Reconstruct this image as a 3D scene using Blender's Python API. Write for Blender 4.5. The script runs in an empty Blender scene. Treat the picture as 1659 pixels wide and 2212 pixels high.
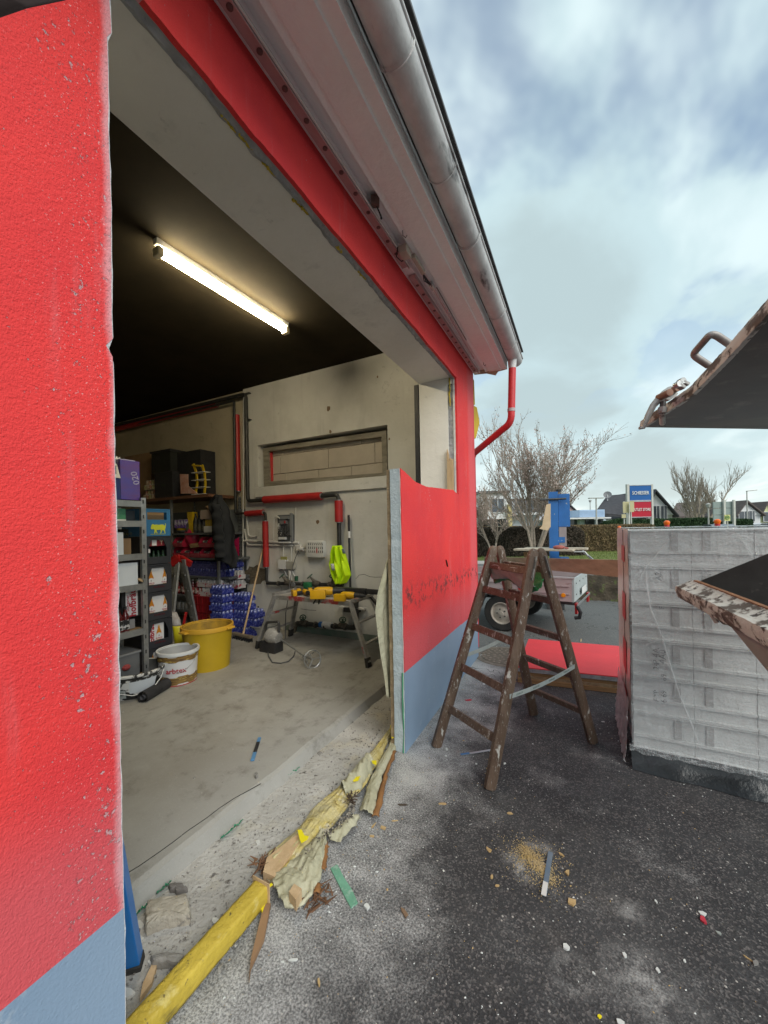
import bpy, bmesh, math, random
from mathutils import Vector, Matrix, Euler, noise
random.seed(7)
S = bpy.context.scene
COL = S.collection
PI = math.pi
V = Vector

# ------------------------------------------------------------------ camera
FPX, PCX, PCY = 821.0, 829.5, 1143.5          # measured on a 1659 x 2212 picture
TH, RO, CAMH = math.radians(27.2), math.radians(1.1), 1.6
_R0 = V((math.cos(TH), math.sin(TH), 0)); FW = V((-math.sin(TH), math.cos(TH), 0)); _U0 = V((0, 0, 1))
CR = _R0 * math.cos(RO) - _U0 * math.sin(RO)
CU = _U0 * math.cos(RO) + _R0 * math.sin(RO)
CC = V((0, 0, CAMH))
cd = bpy.data.cameras.new('camera'); cam = bpy.data.objects.new('camera', cd); COL.objects.link(cam)
m3 = Matrix((CR, CU, -FW)).transposed()
cam.matrix_world = Matrix.Translation(CC) @ m3.to_4x4()
cd.sensor_fit = 'VERTICAL'; cd.sensor_height = 36.0; cd.sensor_width = 27.0
cd.lens = FPX / 2212 * 36.0
cd.shift_y = 37.5 / 2212
cd.clip_start = 0.02; cd.clip_end = 2000
S.camera = cam
S.render.resolution_x = 768; S.render.resolution_y = 1024

# ------------------------------------------------------------------ sky
SUN_EL, SUN_AZ = math.radians(38), math.radians(62)     # soft light from behind the camera on the right
w = bpy.data.worlds.new('World'); S.world = w; w.use_nodes = True
nt = w.node_tree; N = nt.nodes; L = nt.links; N.clear()
out = N.new('ShaderNodeOutputWorld'); bg = N.new('ShaderNodeBackground'); L.new(bg.outputs[0], out.inputs[0])
sky = N.new('ShaderNodeTexSky'); sky.sky_type = 'NISHITA'; sky.sun_disc = False
sky.sun_elevation = SUN_EL; sky.sun_rotation = math.radians(90) + SUN_AZ; sky.air_density = 1.0; sky.dust_density = 1.5
tc = N.new('ShaderNodeTexCoord')
sep = N.new('ShaderNodeSeparateXYZ'); L.new(tc.outputs['Generated'], sep.inputs[0])
def wm(op, a, b=None, c=None, clamp=False):
    n = N.new('ShaderNodeMath'); n.operation = op; n.use_clamp = clamp
    for i, v in enumerate((a, b, c)):
        if v is None: continue
        if isinstance(v, (int, float)): n.inputs[i].default_value = v
        else: L.new(v, n.inputs[i])
    return n.outputs[0]
zz = wm('ADD', wm('MAXIMUM', sep.outputs[2], 0.0), 0.16)
cx = wm('DIVIDE', sep.outputs[0], zz); cy = wm('DIVIDE', sep.outputs[1], zz)
cmb = N.new('ShaderNodeCombineXYZ'); L.new(cx, cmb.inputs[0]); L.new(cy, cmb.inputs[1])
def wnoise(scale, det, rough, loc, st=(1, 1, 1), rot=0, dist=0):
    mp = N.new('ShaderNodeMapping'); mp.inputs['Scale'].default_value = st; mp.inputs['Rotation'].default_value = (0, 0, math.radians(rot)); mp.inputs['Location'].default_value = loc
    L.new(cmb.outputs[0], mp.inputs[0]); n = N.new('ShaderNodeTexNoise'); n.inputs['Scale'].default_value = scale; n.inputs['Detail'].default_value = det; n.inputs['Roughness'].default_value = rough; n.inputs['Distortion'].default_value = dist
    L.new(mp.outputs[0], n.inputs['Vector']); return n.outputs[0]
def wramp(v, stops):
    r = N.new('ShaderNodeValToRGB'); L.new(v, r.inputs[0]); r.color_ramp.interpolation = 'EASE'
    r.color_ramp.elements[0].position, r.color_ramp.elements[0].color = stops[0][0], (*stops[0][1], 1); r.color_ramp.elements[1].position, r.color_ramp.elements[1].color = stops[-1][0], (*stops[-1][1], 1)
    for p, c in stops[1:-1]: e = r.color_ramp.elements.new(p); e.color = (*c, 1)
    return r.outputs[0]
n1 = wnoise(1.0, 6, .5, (2.2, 5.3, 0), (1, .62, 1), 28, .3); n2 = wnoise(1.5, 5, .55, (7.1, 2.6, 0), (1, .8, 1), 40, .2)
r1 = wramp(n1, [(.36, (.35, .44, .46)), (.47, (.42, .54, .57)), (.55, (.54, .65, .67)), (.66, (.78, .84, .82))])
r2 = wramp(n2, [(.38, (.30, .30, .30)), (.53, (1, 1, 1))])
lowc = wm('MULTIPLY', wm('SUBTRACT', .58, sep.outputs[2]), 3.0, clamp=True)      # thin gaps close up towards the horizon
r2 = wm('MAXIMUM', r2, lowc)
skys = N.new('ShaderNodeVectorMath'); skys.operation = 'SCALE'; skys.inputs['Scale'].default_value = 0.13; L.new(sky.outputs[0], skys.inputs[0])
mx = N.new('ShaderNodeMix'); mx.data_type = 'RGBA'; L.new(r2, mx.inputs['Factor']); L.new(skys.outputs[0], mx.inputs['A']); L.new(r1, mx.inputs['B'])
# paler, warmer band of thin cloud close to the horizon
hz = wm('POWER', wm('SUBTRACT', 1.0, wm('MAXIMUM', sep.outputs[2], 0.0), clamp=True), 9.0)
hz = wm('MULTIPLY', hz, 0.62)
mh = N.new('ShaderNodeMix'); mh.data_type = 'RGBA'; L.new(hz, mh.inputs['Factor']); L.new(mx.outputs['Result'], mh.inputs['A']); mh.inputs['B'].default_value = (.60, .63, .57, 1)
L.new(mh.outputs['Result'], bg.inputs[0]); bg.inputs[1].default_value = 0.84

sd = bpy.data.lights.new('sun', 'SUN'); sun = bpy.data.objects.new('sun', sd); COL.objects.link(sun)
sd.energy = 1.5; sd.angle = math.radians(38); sd.color = (1, .955, .89)
sdir = V((math.cos(SUN_EL) * math.sin(SUN_AZ), -math.cos(SUN_EL) * math.cos(SUN_AZ), math.sin(SUN_EL)))
sun.rotation_euler = sdir.to_track_quat('Z', 'Y').to_euler()
S.view_settings.view_transform = 'Standard'; S.view_settings.look = 'None'; S.view_settings.gamma = 1.0
S.view_settings.exposure = 0.85; S.view_settings.use_curve_mapping = False
S.render.engine = 'CYCLES'
S.cycles.max_bounces = 8; S.cycles.transparent_max_bounces = 16; S.cycles.diffuse_bounces = 4

# ------------------------------------------------------------------ measuring helpers
def ray(p): return FW + CR * ((p[0] - PCX) / FPX) + CU * ((PCY - p[1]) / FPX)
def on(p, ax, v):
    d = ray(p); return CC + d * ((v - CC[ax]) / d[ax])
def onx(p, v): return on(p, 0, v)
def ony(p, v): return on(p, 1, v)
def onz(p, v): return on(p, 2, v)
def atw(p, wd): return CC + ray(p) * wd
def reg(x0, y0, k): return lambda x, y: ((x0 + x / k) * .54861, (y0 + y / k) * .54861)
R1 = reg(400, 1350, 2.765); R2 = reg(900, 1450, 2.37); R3 = reg(400, 2000, 2.765); R4 = reg(950, 1950, 2.37)
R5 = reg(1500, 1800, 2.765); R6 = reg(1650, 1600, 2.0738); R7 = reg(2350, 1200, 2.212); R8 = reg(2300, 2000, 1.8439)
S1 = reg(400, 2700, 1.659); S2 = reg(1000, 2700, 1.659); S3 = reg(1600, 2000, 1.8433); S4 = reg(1900, 3000, 1.476)
S5 = reg(500, 0, 1.3825); S6 = reg(1200, 700, 1.659)

# ------------------------------------------------------------------ materials
MATS = {}
def nd(t, n): return t.nodes.new(n)
def mat(name, c1, c2=None, sc=4, rough=.75, metal=0, bump=0, bsc=60, spots=(), stretch=(1, 1, 1), lo=.35, hi=.65,
        spec=.4, alpha=1, trans=0, emit=0, coat=0, rvar=0):
    if name in MATS: return MATS[name]
    m = bpy.data.materials.new(name); m.use_nodes = True; t = m.node_tree; b = t.nodes['Principled BSDF']
    tc = nd(t, 'ShaderNodeTexCoord'); mp = nd(t, 'ShaderNodeMapping'); mp.inputs['Scale'].default_value = stretch
    t.links.new(tc.outputs['Object'], mp.inputs[0])
    def ns(scale, det=6, v=None, r=.6):
        n = nd(t, 'ShaderNodeTexNoise'); n.inputs['Scale'].default_value = scale; n.inputs['Detail'].default_value = det; n.inputs['Roughness'].default_value = r
        t.links.new(v or mp.outputs[0], n.inputs['Vector']); return n
    c2 = c2 or tuple(x * .8 for x in c1)
    n = ns(sc); rp = nd(t, 'ShaderNodeValToRGB'); t.links.new(n.outputs[0], rp.inputs[0])
    rp.color_ramp.elements[0].position = lo; rp.color_ramp.elements[0].color = (*c1, 1)
    rp.color_ramp.elements[1].position = hi; rp.color_ramp.elements[1].color = (*c2, 1)
    col = rp.outputs[0]
    for s in spots:
        v = None
        if len(s) > 4:
            mq = nd(t, 'ShaderNodeMapping'); mq.inputs['Scale'].default_value = s[4]; mq.inputs['Location'].default_value = (3.1, 7.7, 1.9); t.links.new(tc.outputs['Object'], mq.inputs[0]); v = mq.outputs[0]
        k = ns(s[1], 5, v); rr = nd(t, 'ShaderNodeValToRGB'); t.links.new(k.outputs[0], rr.inputs[0])
        rr.color_ramp.elements[0].position = s[2]; rr.color_ramp.elements[0].color = (0, 0, 0, 1)
        rr.color_ramp.elements[1].position = s[3]; rr.color_ramp.elements[1].color = (1, 1, 1, 1)
        x = nd(t, 'ShaderNodeMix'); x.data_type = 'RGBA'; t.links.new(rr.outputs[0], x.inputs['Factor']); t.links.new(col, x.inputs['A']); x.inputs['B'].default_value = (*s[0], 1)
        col = x.outputs['Result']
    t.links.new(col, b.inputs['Base Color'])
    b.inputs['Roughness'].default_value = rough; b.inputs['Metallic'].default_value = metal
    b.inputs['Specular IOR Level'].default_value = spec
    b.inputs['Alpha'].default_value = alpha; b.inputs['Transmission Weight'].default_value = trans
    b.inputs['Coat Weight'].default_value = coat
    if emit: t.links.new(col, b.inputs['Emission Color']); b.inputs['Emission Strength'].default_value = emit
    if rvar:
        mr = nd(t, 'ShaderNodeMapRange'); t.links.new(n.outputs[0], mr.inputs[0]); mr.inputs[1].default_value = .3; mr.inputs[2].default_value = .7
        mr.inputs[3].default_value = rough - rvar; mr.inputs[4].default_value = min(1, rough + rvar); t.links.new(mr.outputs[0], b.inputs['Roughness'])
    if bump:
        k = ns(bsc, 4); bp = nd(t, 'ShaderNodeBump'); bp.inputs['Strength'].default_value = min(1, bump); bp.inputs['Distance'].default_value = .6 / bsc
        t.links.new(k.outputs[0], bp.inputs['Height']); t.links.new(bp.outputs[0], b.inputs['Normal'])
    m['b'] = 1; MATS[name] = m; return m

def nmath(t, op, a, b=None, clamp=False):
    n = nd(t, 'ShaderNodeMath'); n.operation = op; n.use_clamp = clamp
    for i, v in enumerate((a, b)):
        if v is None: continue
        if isinstance(v, (int, float)): n.inputs[i].default_value = v
        else: t.links.new(v, n.inputs[i])
    return n.outputs[0]
def smooth(t, v, a, b):
    n = nd(t, 'ShaderNodeMapRange'); n.interpolation_type = 'SMOOTHSTEP'; n.inputs[1].default_value = a; n.inputs[2].default_value = b
    t.links.new(v, n.inputs[0]); return n.outputs[0]
def tmix(t, f, a, b):
    x = nd(t, 'ShaderNodeMix'); x.data_type = 'RGBA'
    for s, v in (('Factor', f), ('A', a), ('B', b)):
        if isinstance(v, tuple): x.inputs[s].default_value = (*v, 1)
        elif isinstance(v, (int, float)): x.inputs[s].default_value = v
        else: t.links.new(v, x.inputs[s])
    return x.outputs['Result']
def tnoise(t, v, sc, det=5, r=.6, stretch=None):
    if stretch:
        mq = nd(t, 'ShaderNodeMapping'); mq.inputs['Scale'].default_value = stretch; t.links.new(v, mq.inputs[0]); v = mq.outputs[0]
    n = nd(t, 'ShaderNodeTexNoise'); n.inputs['Scale'].default_value = sc; n.inputs['Detail'].default_value = det; n.inputs['Roughness'].default_value = r
    t.links.new(v, n.inputs['Vector']); return n.outputs[0]

def red_render_mat():
    """coarse red stucco paint, chalked and faded near the plinth, chipped to white and grey in places"""
    m = bpy.data.materials.new('red_stucco_paint'); m.use_nodes = True; t = m.node_tree; b = t.nodes['Principled BSDF']
    g = nd(t, 'ShaderNodeNewGeometry'); P = g.outputs['Position']; sp = nd(t, 'ShaderNodeSeparateXYZ'); t.links.new(P, sp.inputs[0])
    y, z = sp.outputs[1], sp.outputs[2]
    big = tnoise(t, P, 1.3, 4)
    col = tmix(t, smooth(t, big, .35, .7), (.80, .052, .050), (.68, .042, .050))
    # chalky splash zone above the plinth, fading at the outer corner; pillar pinker towards low y
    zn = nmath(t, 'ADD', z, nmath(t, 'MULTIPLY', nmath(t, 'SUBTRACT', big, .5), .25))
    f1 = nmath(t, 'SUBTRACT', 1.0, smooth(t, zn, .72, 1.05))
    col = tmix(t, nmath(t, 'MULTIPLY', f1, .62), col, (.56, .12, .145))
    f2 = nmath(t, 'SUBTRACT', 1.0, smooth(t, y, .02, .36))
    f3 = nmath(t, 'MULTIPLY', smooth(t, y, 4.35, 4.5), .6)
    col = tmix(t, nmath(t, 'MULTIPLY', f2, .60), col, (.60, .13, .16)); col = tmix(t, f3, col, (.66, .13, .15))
    streak = tnoise(t, P, 3.0, 6, .65, (1, 4, .35))
    col = tmix(t, nmath(t, 'MULTIPLY', smooth(t, streak, .56, .75), .45), col, (.68, .17, .18))
    # abrasion close to the cut edges: edge mask along y
    e1 = nmath(t, 'MULTIPLY', smooth(t, y, .34, .56), nmath(t, 'SUBTRACT', 1.0, smooth(t, y, .7, .8)))
    e2 = nmath(t, 'MULTIPLY', smooth(t, y, 2.0, 2.2), .35)
    zmask = nmath(t, 'SUBTRACT', 1.0, smooth(t, z, 2.9, 3.3))
    em = nmath(t, 'MULTIPLY', nmath(t, 'MAXIMUM', e1, e2), zmask)
    ch = tnoise(t, P, 62, 6, .65); ch2 = tnoise(t, P, 5.5, 5, .65, (1, 1, .45))
    chv = nmath(t, 'ADD', ch, nmath(t, 'MULTIPLY', nmath(t, 'SUBTRACT', ch2, .5), .55))
    chv = nmath(t, 'ADD', chv, nmath(t, 'MULTIPLY', em, .085))
    col = tmix(t, smooth(t, chv, .715, .75), col, (.60, .34, .36))
    col = tmix(t, smooth(t, chv, .79, .81), col, (.20, .16, .15))
    # spalled, dirty line low on the wall
    zl = nmath(t, 'ABSOLUTE', nmath(t, 'SUBTRACT', zn, 1.08)); bandm = nmath(t, 'MULTIPLY', nmath(t, 'SUBTRACT', 1.0, smooth(t, zl, .0, .14)), smooth(t, y, 2.3, 2.6))
    bn = tnoise(t, P, 17, 6, .7)
    col = tmix(t, nmath(t, 'MULTIPLY', nmath(t, 'MULTIPLY', bandm, smooth(t, bn, .50, .60)), .9), col, (.11, .045, .045))
    gn = tnoise(t, P, 150, 3, .6); gm = tnoise(t, P, 3.2, 5, .65, (1, 1.6, .6)); gmk = nmath(t, 'MULTIPLY', smooth(t, gm, .47, .62), nmath(t, 'ADD', .25, em))
    col = tmix(t, nmath(t, 'MULTIPLY', nmath(t, 'MULTIPLY', smooth(t, gn, .60, .68), gmk), 1.0, True), col, (.16, .06, .06))
    col = tmix(t, nmath(t, 'MULTIPLY', smooth(t, tnoise(t, P, 190, 2, .5), .67, .73), nmath(t, 'ADD', .03, nmath(t, 'MULTIPLY', em, .6)), True), col, (.78, .62, .62))
    w_e = nmath(t, 'MULTIPLY', smooth(t, nmath(t, 'ADD', y, nmath(t, 'MULTIPLY', nmath(t, 'SUBTRACT', tnoise(t, P, 4.5, 6, .65), .5), .06)), .575, .60), nmath(t, 'LESS_THAN', y, .7)); col = tmix(t, nmath(t, 'MULTIPLY', w_e, .55), col, (.70, .52, .56))
    t.links.new(col, b.inputs['Base Color']); b.inputs['Roughness'].default_value = .72; b.inputs['Specular IOR Level'].default_value = .25
    v1 = tnoise(t, P, 210, 3, .6, (1, 1, .8)); v2 = tnoise(t, P, 85, 3, .55, (1, .55, 1))
    hgt = nmath(t, 'ADD', nmath(t, 'MULTIPLY', v1, .9), nmath(t, 'MULTIPLY', v2, .55))
    hgt = nmath(t, 'SUBTRACT', hgt, nmath(t, 'MULTIPLY', smooth(t, chv, .69, .75), .5))
    bp = nd(t, 'ShaderNodeBump'); bp.inputs['Strength'].default_value = .75; bp.inputs['Distance'].default_value = .006
    t.links.new(hgt, bp.inputs['Height']); t.links.new(bp.outputs[0], b.inputs['Normal'])
    return m
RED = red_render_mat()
BLUEP = mat('blue_grey_plinth_paint', (.20, .285, .40), (.235, .32, .43), sc=1.6, rough=.7, bump=.45, bsc=120, spots=[((.42, .47, .52), 9, .66, .78)])

def asphalt_mat():
    m = bpy.data.materials.new('asphalt'); m.use_nodes = True; t = m.node_tree; b = t.nodes['Principled BSDF']
    g = nd(t, 'ShaderNodeNewGeometry'); P = g.outputs['Position']; sp = nd(t, 'ShaderNodeSeparateXYZ'); t.links.new(P, sp.inputs[0])
    x, y = sp.outputs[0], sp.outputs[1]
    big = tnoise(t, P, .9, 5); mid = tnoise(t, P, 4.2, 6, .65); fine = tnoise(t, P, 120, 3, .7)
    col = tmix(t, smooth(t, big, .36, .66), (.034, .034, .037), (.060, .061, .064))
    col = tmix(t, nmath(t, 'MULTIPLY', smooth(t, mid, .5, .7), .45), col, (.095, .090, .086))
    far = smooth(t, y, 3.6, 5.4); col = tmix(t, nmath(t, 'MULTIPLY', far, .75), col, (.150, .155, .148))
    # old damp-looking patch with a soft border behind the pallet side
    # aggregate grain
    vo = nd(t, 'ShaderNodeTexVoronoi'); vo.inputs['Scale'].default_value = 150; t.links.new(P, vo.inputs['Vector'])
    sc2 = nd(t, 'ShaderNodeSeparateColor'); t.links.new(vo.outputs['Color'], sc2.inputs[0])
    gr = smooth(t, sc2.outputs[0], .62, 1.0); col = tmix(t, nmath(t, 'MULTIPLY', gr, .55), col, (.20, .185, .18))
    gr2 = nmath(t, 'SUBTRACT', 1.0, smooth(t, sc2.outputs[1], .0, .4)); col = tmix(t, nmath(t, 'MULTIPLY', gr2, .5), col, (.02, .02, .02))
    # saw dust and plaster dust spread along the wall foot
    d1 = nmath(t, 'SUBTRACT', 1.0, smooth(t, nmath(t, 'ABSOLUTE', nmath(t, 'ADD', x, 1.10)), .0, .80))
    dn = nmath(t, 'ADD', tnoise(t, P, 2.6, 6, .7), nmath(t, 'MULTIPLY', d1, .34)); near = nmath(t, 'MULTIPLY', smooth(t, y, -.2, .6), nmath(t, 'SUBTRACT', 1.0, smooth(t, y, 4.3, 5.1)))
    dm = nmath(t, 'MULTIPLY', nmath(t, 'MULTIPLY', smooth(t, nmath(t, 'ADD', dn, nmath(t, 'MULTIPLY', nmath(t, 'SUBTRACT', fine, .5), .5)), .52, 1.05), near), .9)
    dmf = nmath(t, 'MULTIPLY', dm, nmath(t, 'ADD', .45, nmath(t, 'MULTIPLY', smooth(t, fine, .35, .6), .55)))
    col = tmix(t, dmf, col, (.56, .56, .555))
    # dusty smears where something was cut
    for (c_, r_, st_) in ((onz(S4(235, 610), 0), .11, .8), (onz(S4(330, 520), 0), .10, .6), (onz(S4(520, 1225), 0), .10, .5), (onz(S4(850, 860), 0), .09, .4), (onz(S4(980, 1330), 0), .20, .5), (onz(S4(850, 1200), 0), .12, .4), (V((-.95, 2.3, 0)), .40, .75), (V((-.80, 3.2, 0)), .45, .6)):
        vd = nd(t, 'ShaderNodeVectorMath'); vd.operation = 'DISTANCE'; t.links.new(P, vd.inputs[0]); vd.inputs[1].default_value = tuple(c_)
        mk = nmath(t, 'SUBTRACT', 1.0, smooth(t, vd.outputs['Value'], r_ * .1, r_)); nn_ = tnoise(t, P, 1.3 / r_, 6, .7); mk = nmath(t, 'MULTIPLY', mk, smooth(t, nmath(t, 'ADD', nn_, nmath(t, 'MULTIPLY', nmath(t, 'SUBTRACT', fine, .5), .4)), .38, .68)); col = tmix(t, nmath(t, 'MULTIPLY', mk, st_), col, (.50, .50, .49))
    # scattered crumbs and specks
    v3 = nd(t, 'ShaderNodeTexVoronoi'); v3.inputs['Scale'].default_value = 52; t.links.new(P, v3.inputs['Vector'])
    s3 = nd(t, 'ShaderNodeSeparateColor'); t.links.new(v3.outputs['Color'], s3.inputs[0])
    spk = nmath(t, 'MULTIPLY', nmath(t, 'GREATER_THAN', s3.outputs[0], .945), nmath(t, 'LESS_THAN', v3.outputs['Distance'], .22))
    col = tmix(t, nmath(t, 'MULTIPLY', spk, .8), col, (.46, .44, .41))
    v4 = nd(t, 'ShaderNodeTexVoronoi'); v4.inputs['Scale'].default_value = 1.1; v4.feature = 'DISTANCE_TO_EDGE'
    wv = nd(t, 'ShaderNodeVectorMath'); wv.operation = 'ADD'; nn = nd(t, 'ShaderNodeTexNoise'); nn.inputs['Scale'].default_value = 3; t.links.new(P, nn.inputs['Vector']); t.links.new(nn.outputs['Color'], wv.inputs[0]); t.links.new(P, wv.inputs[1]); t.links.new(wv.outputs[0], v4.inputs['Vector'])
    ck = nmath(t, 'MULTIPLY', nmath(t, 'LESS_THAN', v4.outputs['Distance'], .006), smooth(t, y, 3.8, 4.4))
    col = tmix(t, nmath(t, 'MULTIPLY', ck, .8), col, (.02, .02, .02))
    t.links.new(col, b.inputs['Base Color']); b.inputs['Roughness'].default_value = .82; b.inputs['Specular IOR Level'].default_value = .3
    bp = nd(t, 'ShaderNodeBump'); bp.inputs['Strength'].default_value = .55; bp.inputs['Distance'].default_value = .0025
    t.links.new(nmath(t, 'ADD', vo.outputs['Distance'], fine), bp.inputs['Height']); t.links.new(bp.outputs[0], b.inputs['Normal'])
    return m
ASPH = asphalt_mat()

def floor_mat():
    m = bpy.data.materials.new('garage_concrete'); m.use_nodes = True; t = m.node_tree; b = t.nodes['Principled BSDF']
    g = nd(t, 'ShaderNodeNewGeometry'); P = g.outputs['Position']
    sp = nd(t, 'ShaderNodeSeparateXYZ'); t.links.new(P, sp.inputs[0])
    a = tnoise(t, P, 1.1, 6, .65); c = tnoise(t, P, 6, 6, .7); f = tnoise(t, P, 95, 3, .7)
    col = tmix(t, smooth(t, a, .34, .68), (.33, .32, .285), (.24, .225, .195))
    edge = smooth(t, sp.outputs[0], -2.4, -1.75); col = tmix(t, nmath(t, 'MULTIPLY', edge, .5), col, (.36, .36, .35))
    col = tmix(t, nmath(t, 'MULTIPLY', smooth(t, c, .50, .70), .50), col, (.12, .108, .09))
    col = tmix(t, nmath(t, 'MULTIPLY', smooth(t, f, .55, .75), .35), col, (.42, .41, .38))
    d = tnoise(t, P, 2.2, 7, .75, (1, .35, 1)); col = tmix(t, nmath(t, 'MULTIPLY', smooth(t, d, .54, .68), .48), col, (.09, .08, .065))
    t.links.new(col, b.inputs['Base Color']); b.inputs['Roughness'].default_value = .7; b.inputs['Specular IOR Level'].default_value = .35
    bp = nd(t, 'ShaderNodeBump'); bp.inputs['Strength'].default_value = .5; bp.inputs['Distance'].default_value = .003
    t.links.new(nmath(t, 'ADD', f, c), bp.inputs['Height']); t.links.new(bp.outputs[0], b.inputs['Normal'])
    return m
FLOORM = floor_mat()

def plaster_mat(name, c1, c2, pit=.72):
    m = bpy.data.materials.new(name); m.use_nodes = True; t = m.node_tree; b = t.nodes['Principled BSDF']
    P = nd(t, 'ShaderNodeNewGeometry').outputs['Position']
    a = tnoise(t, P, 1.5, 6, .6); col = tmix(t, smooth(t, a, .36, .66), c1, c2)
    s = tnoise(t, P, 9, 8, .75); s2 = tnoise(t, P, 1.2, 3, .5)
    sv = nmath(t, 'ADD', s, nmath(t, 'MULTIPLY', nmath(t, 'SUBTRACT', s2, .5), .35))
    col = tmix(t, nmath(t, 'MULTIPLY', smooth(t, sv, .60, .72), .40), col, tuple(k * .45 for k in c2))
    col = tmix(t, nmath(t, 'MULTIPLY', smooth(t, sv, pit, pit + .025), .8), col, tuple(k * .22 for k in c2))
    st = tnoise(t, P, 2.0, 6, .6, (3, 3, .35)); col = tmix(t, nmath(t, 'MULTIPLY', smooth(t, st, .55, .75), .3), col, tuple(k * .5 for k in c1))
    t.links.new(col, b.inputs['Base Color']); b.inputs['Roughness'].default_value = .88; b.inputs['Specular IOR Level'].default_value = .2
    bp = nd(t, 'ShaderNodeBump'); bp.inputs['Strength'].default_value = .6; bp.inputs['Distance'].default_value = .008
    t.links.new(nmath(t, 'SUBTRACT', tnoise(t, P, 14, 6, .65), nmath(t, 'MULTIPLY', smooth(t, sv, pit, pit + .03), .6)), bp.inputs['Height']); t.links.new(bp.outputs[0], b.inputs['Normal'])
    return m
PLAST = plaster_mat('dirty_white_plaster', (.62, .61, .57), (.52, .51, .47))
PLASTB = plaster_mat('yellowed_plaster', (.50, .44, .31), (.42, .365, .255))
REVEAL = plaster_mat('reveal_plaster', (.80, .78, .73), (.72, .70, .65), pit=.76)
CEIL = mat('soot_brown_ceiling_paint', (.026, .020, .011), (.018, .014, .008), sc=2.5, rough=.9, spec=.1)

GREYM = mat('grey_mortar', (.40, .405, .42), (.27, .275, .285), sc=9, bump=.7, bsc=30)
EPS = mat('pale_polystyrene', (.55, .62, .645), (.44, .51, .54), sc=14, rough=.9, bump=.8, bsc=60)
WFIB = mat('wood_fibre_board', (.36, .27, .16), (.24, .17, .10), sc=18, rough=.95, bump=.6, bsc=60)
FOAM = mat('yellow_pu_foam', (.62, .47, .05), (.42, .31, .04), sc=30, bump=.7, bsc=60)
WHITE = mat('white_paint', (.70, .70, .68), (.60, .60, .58), sc=3, rough=.55)
ZINC = mat('weathered_zinc', (.66, .66, .65), (.48, .48, .48), sc=6, rough=.6, metal=.1, bump=.15, bsc=30, stretch=(1, .8, 1), spots=[((.10, .10, .10), 7, .60, .68, (1, .25, 1)), ((.58, .58, .57), 30, .62, .8)])
SOFF = mat('pinkish_white_soffit_paint', (.88, .84, .84), (.82, .77, .78), sc=2, rough=.6, bump=.35, bsc=26, stretch=(1, .35, 1), spots=[((.30, .24, .24), 22, .70, .78)])
SOFFL = mat('grey_white_fascia_paint', (.88, .88, .87), (.82, .82, .81), sc=2, rough=.6, bump=.3, bsc=26)
RAILM = mat('dusty_red_brown_rail', (.52, .36, .36), (.44, .30, .30), sc=5, rough=.5, metal=.1)
STEEL = mat('galvanised_steel', (.46, .47, .47), (.32, .33, .33), sc=20, rough=.42, metal=.75, rvar=.1)
DSTEEL = mat('dark_steel', (.10, .10, .10), (.06, .06, .06), sc=20, rough=.5, metal=.6)
BLACK = mat('black_plastic', (.018, .018, .020), (.028, .028, .03), sc=20, rough=.5)
RUBBER = mat('black_rubber', (.02, .02, .02), (.035, .033, .03), sc=12, rough=.85)
PIPEB = mat('black_painted_pipe', (.018, .02, .02), (.04, .038, .034), sc=14, rough=.45)
PIPER = mat('red_pipe_insulation', (.46, .030, .028), (.36, .022, .022), sc=6, rough=.42, spots=[((.75, .6, .55), 12, .72, .75)])
REDP = mat('red_downpipe_paint', (.62, .045, .05), (.50, .035, .04), sc=3, rough=.4, spots=[((.15, .04, .04), 8, .62, .72, (2, 2, .4))])
VALVE = mat('corroded_bronze', (.17, .15, .12), (.09, .08, .065), sc=25, rough=.6, metal=.4, bump=.4, bsc=60)
GREYT = mat('weathered_grey_timber', (.30, .275, .22), (.17, .15, .115), sc=8, bump=.6, bsc=50, stretch=(.4, 1, 2))
BLOCKM = mat('cream_block', (.52, .46, .38), (.44, .385, .315), sc=3, rough=.9, bump=.4, bsc=40)
WOODO = mat('brown_stained_ladder_wood', (.165, .112, .08), (.10, .062, .042), sc=9, rough=.6, bump=.5, bsc=40, stretch=(3, 3, .5), spots=[((.55, .53, .49), 26, .60, .68, (1, 1, .5)), ((.48, .47, .44), 60, .62, .7)])
WOODP = mat('pale_new_timber', (.56, .40, .24), (.45, .31, .17), sc=6, rough=.75, bump=.3, bsc=40, stretch=(3, 3, .6))
PLY = mat('brown_plywood', (.36, .275, .17), (.25, .185, .11), sc=3, rough=.6, bump=.2, bsc=30, stretch=(.6, 3, 5))
CHIPB = mat('board_edge', (.40, .25, .12), (.28, .165, .075), sc=6, rough=.85, bump=.5, bsc=50, stretch=(.4, 2, 6))
CARD = mat('brown_cardboard', (.36, .23, .12), (.29, .18, .09), sc=5, rough=.85)
BLUES = mat('blue_machine_paint', (.030, .15, .42), (.025, .12, .34), sc=4, rough=.42, spots=[((.35, .36, .37), 14, .66, .70)])
YEL = mat('yellow_plastic', (.60, .40, .012), (.52, .34, .010), sc=3, rough=.45)
YELD = mat('yellow_weather_paint', (.58, .43, .06), (.44, .32, .04), sc=5, rough=.5, bump=.5, bsc=40, spots=[((.62, .54, .22), 9, .58, .70), ((.17, .13, .03), 11, .60, .72, (2, .5, 2)), ((.10, .08, .04), 45, .64, .72)])
GREENF = mat('green_foam', (.10, .34, .20), (.07, .26, .15), sc=10, rough=.85, bump=.5, bsc=80)
HIVIS = mat('hi_vis_yellow_fabric', (.56, .82, .0), (.48, .74, .0), sc=6, rough=.7, bump=.2, bsc=60)
CLOTH = mat('black_cloth', (.016, .018, .021), (.03, .032, .036), sc=5, rough=.92, bump=.3, bsc=60)
LCOL = mat('lettering_red', (.45, .01, .03), rough=.6)
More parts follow.
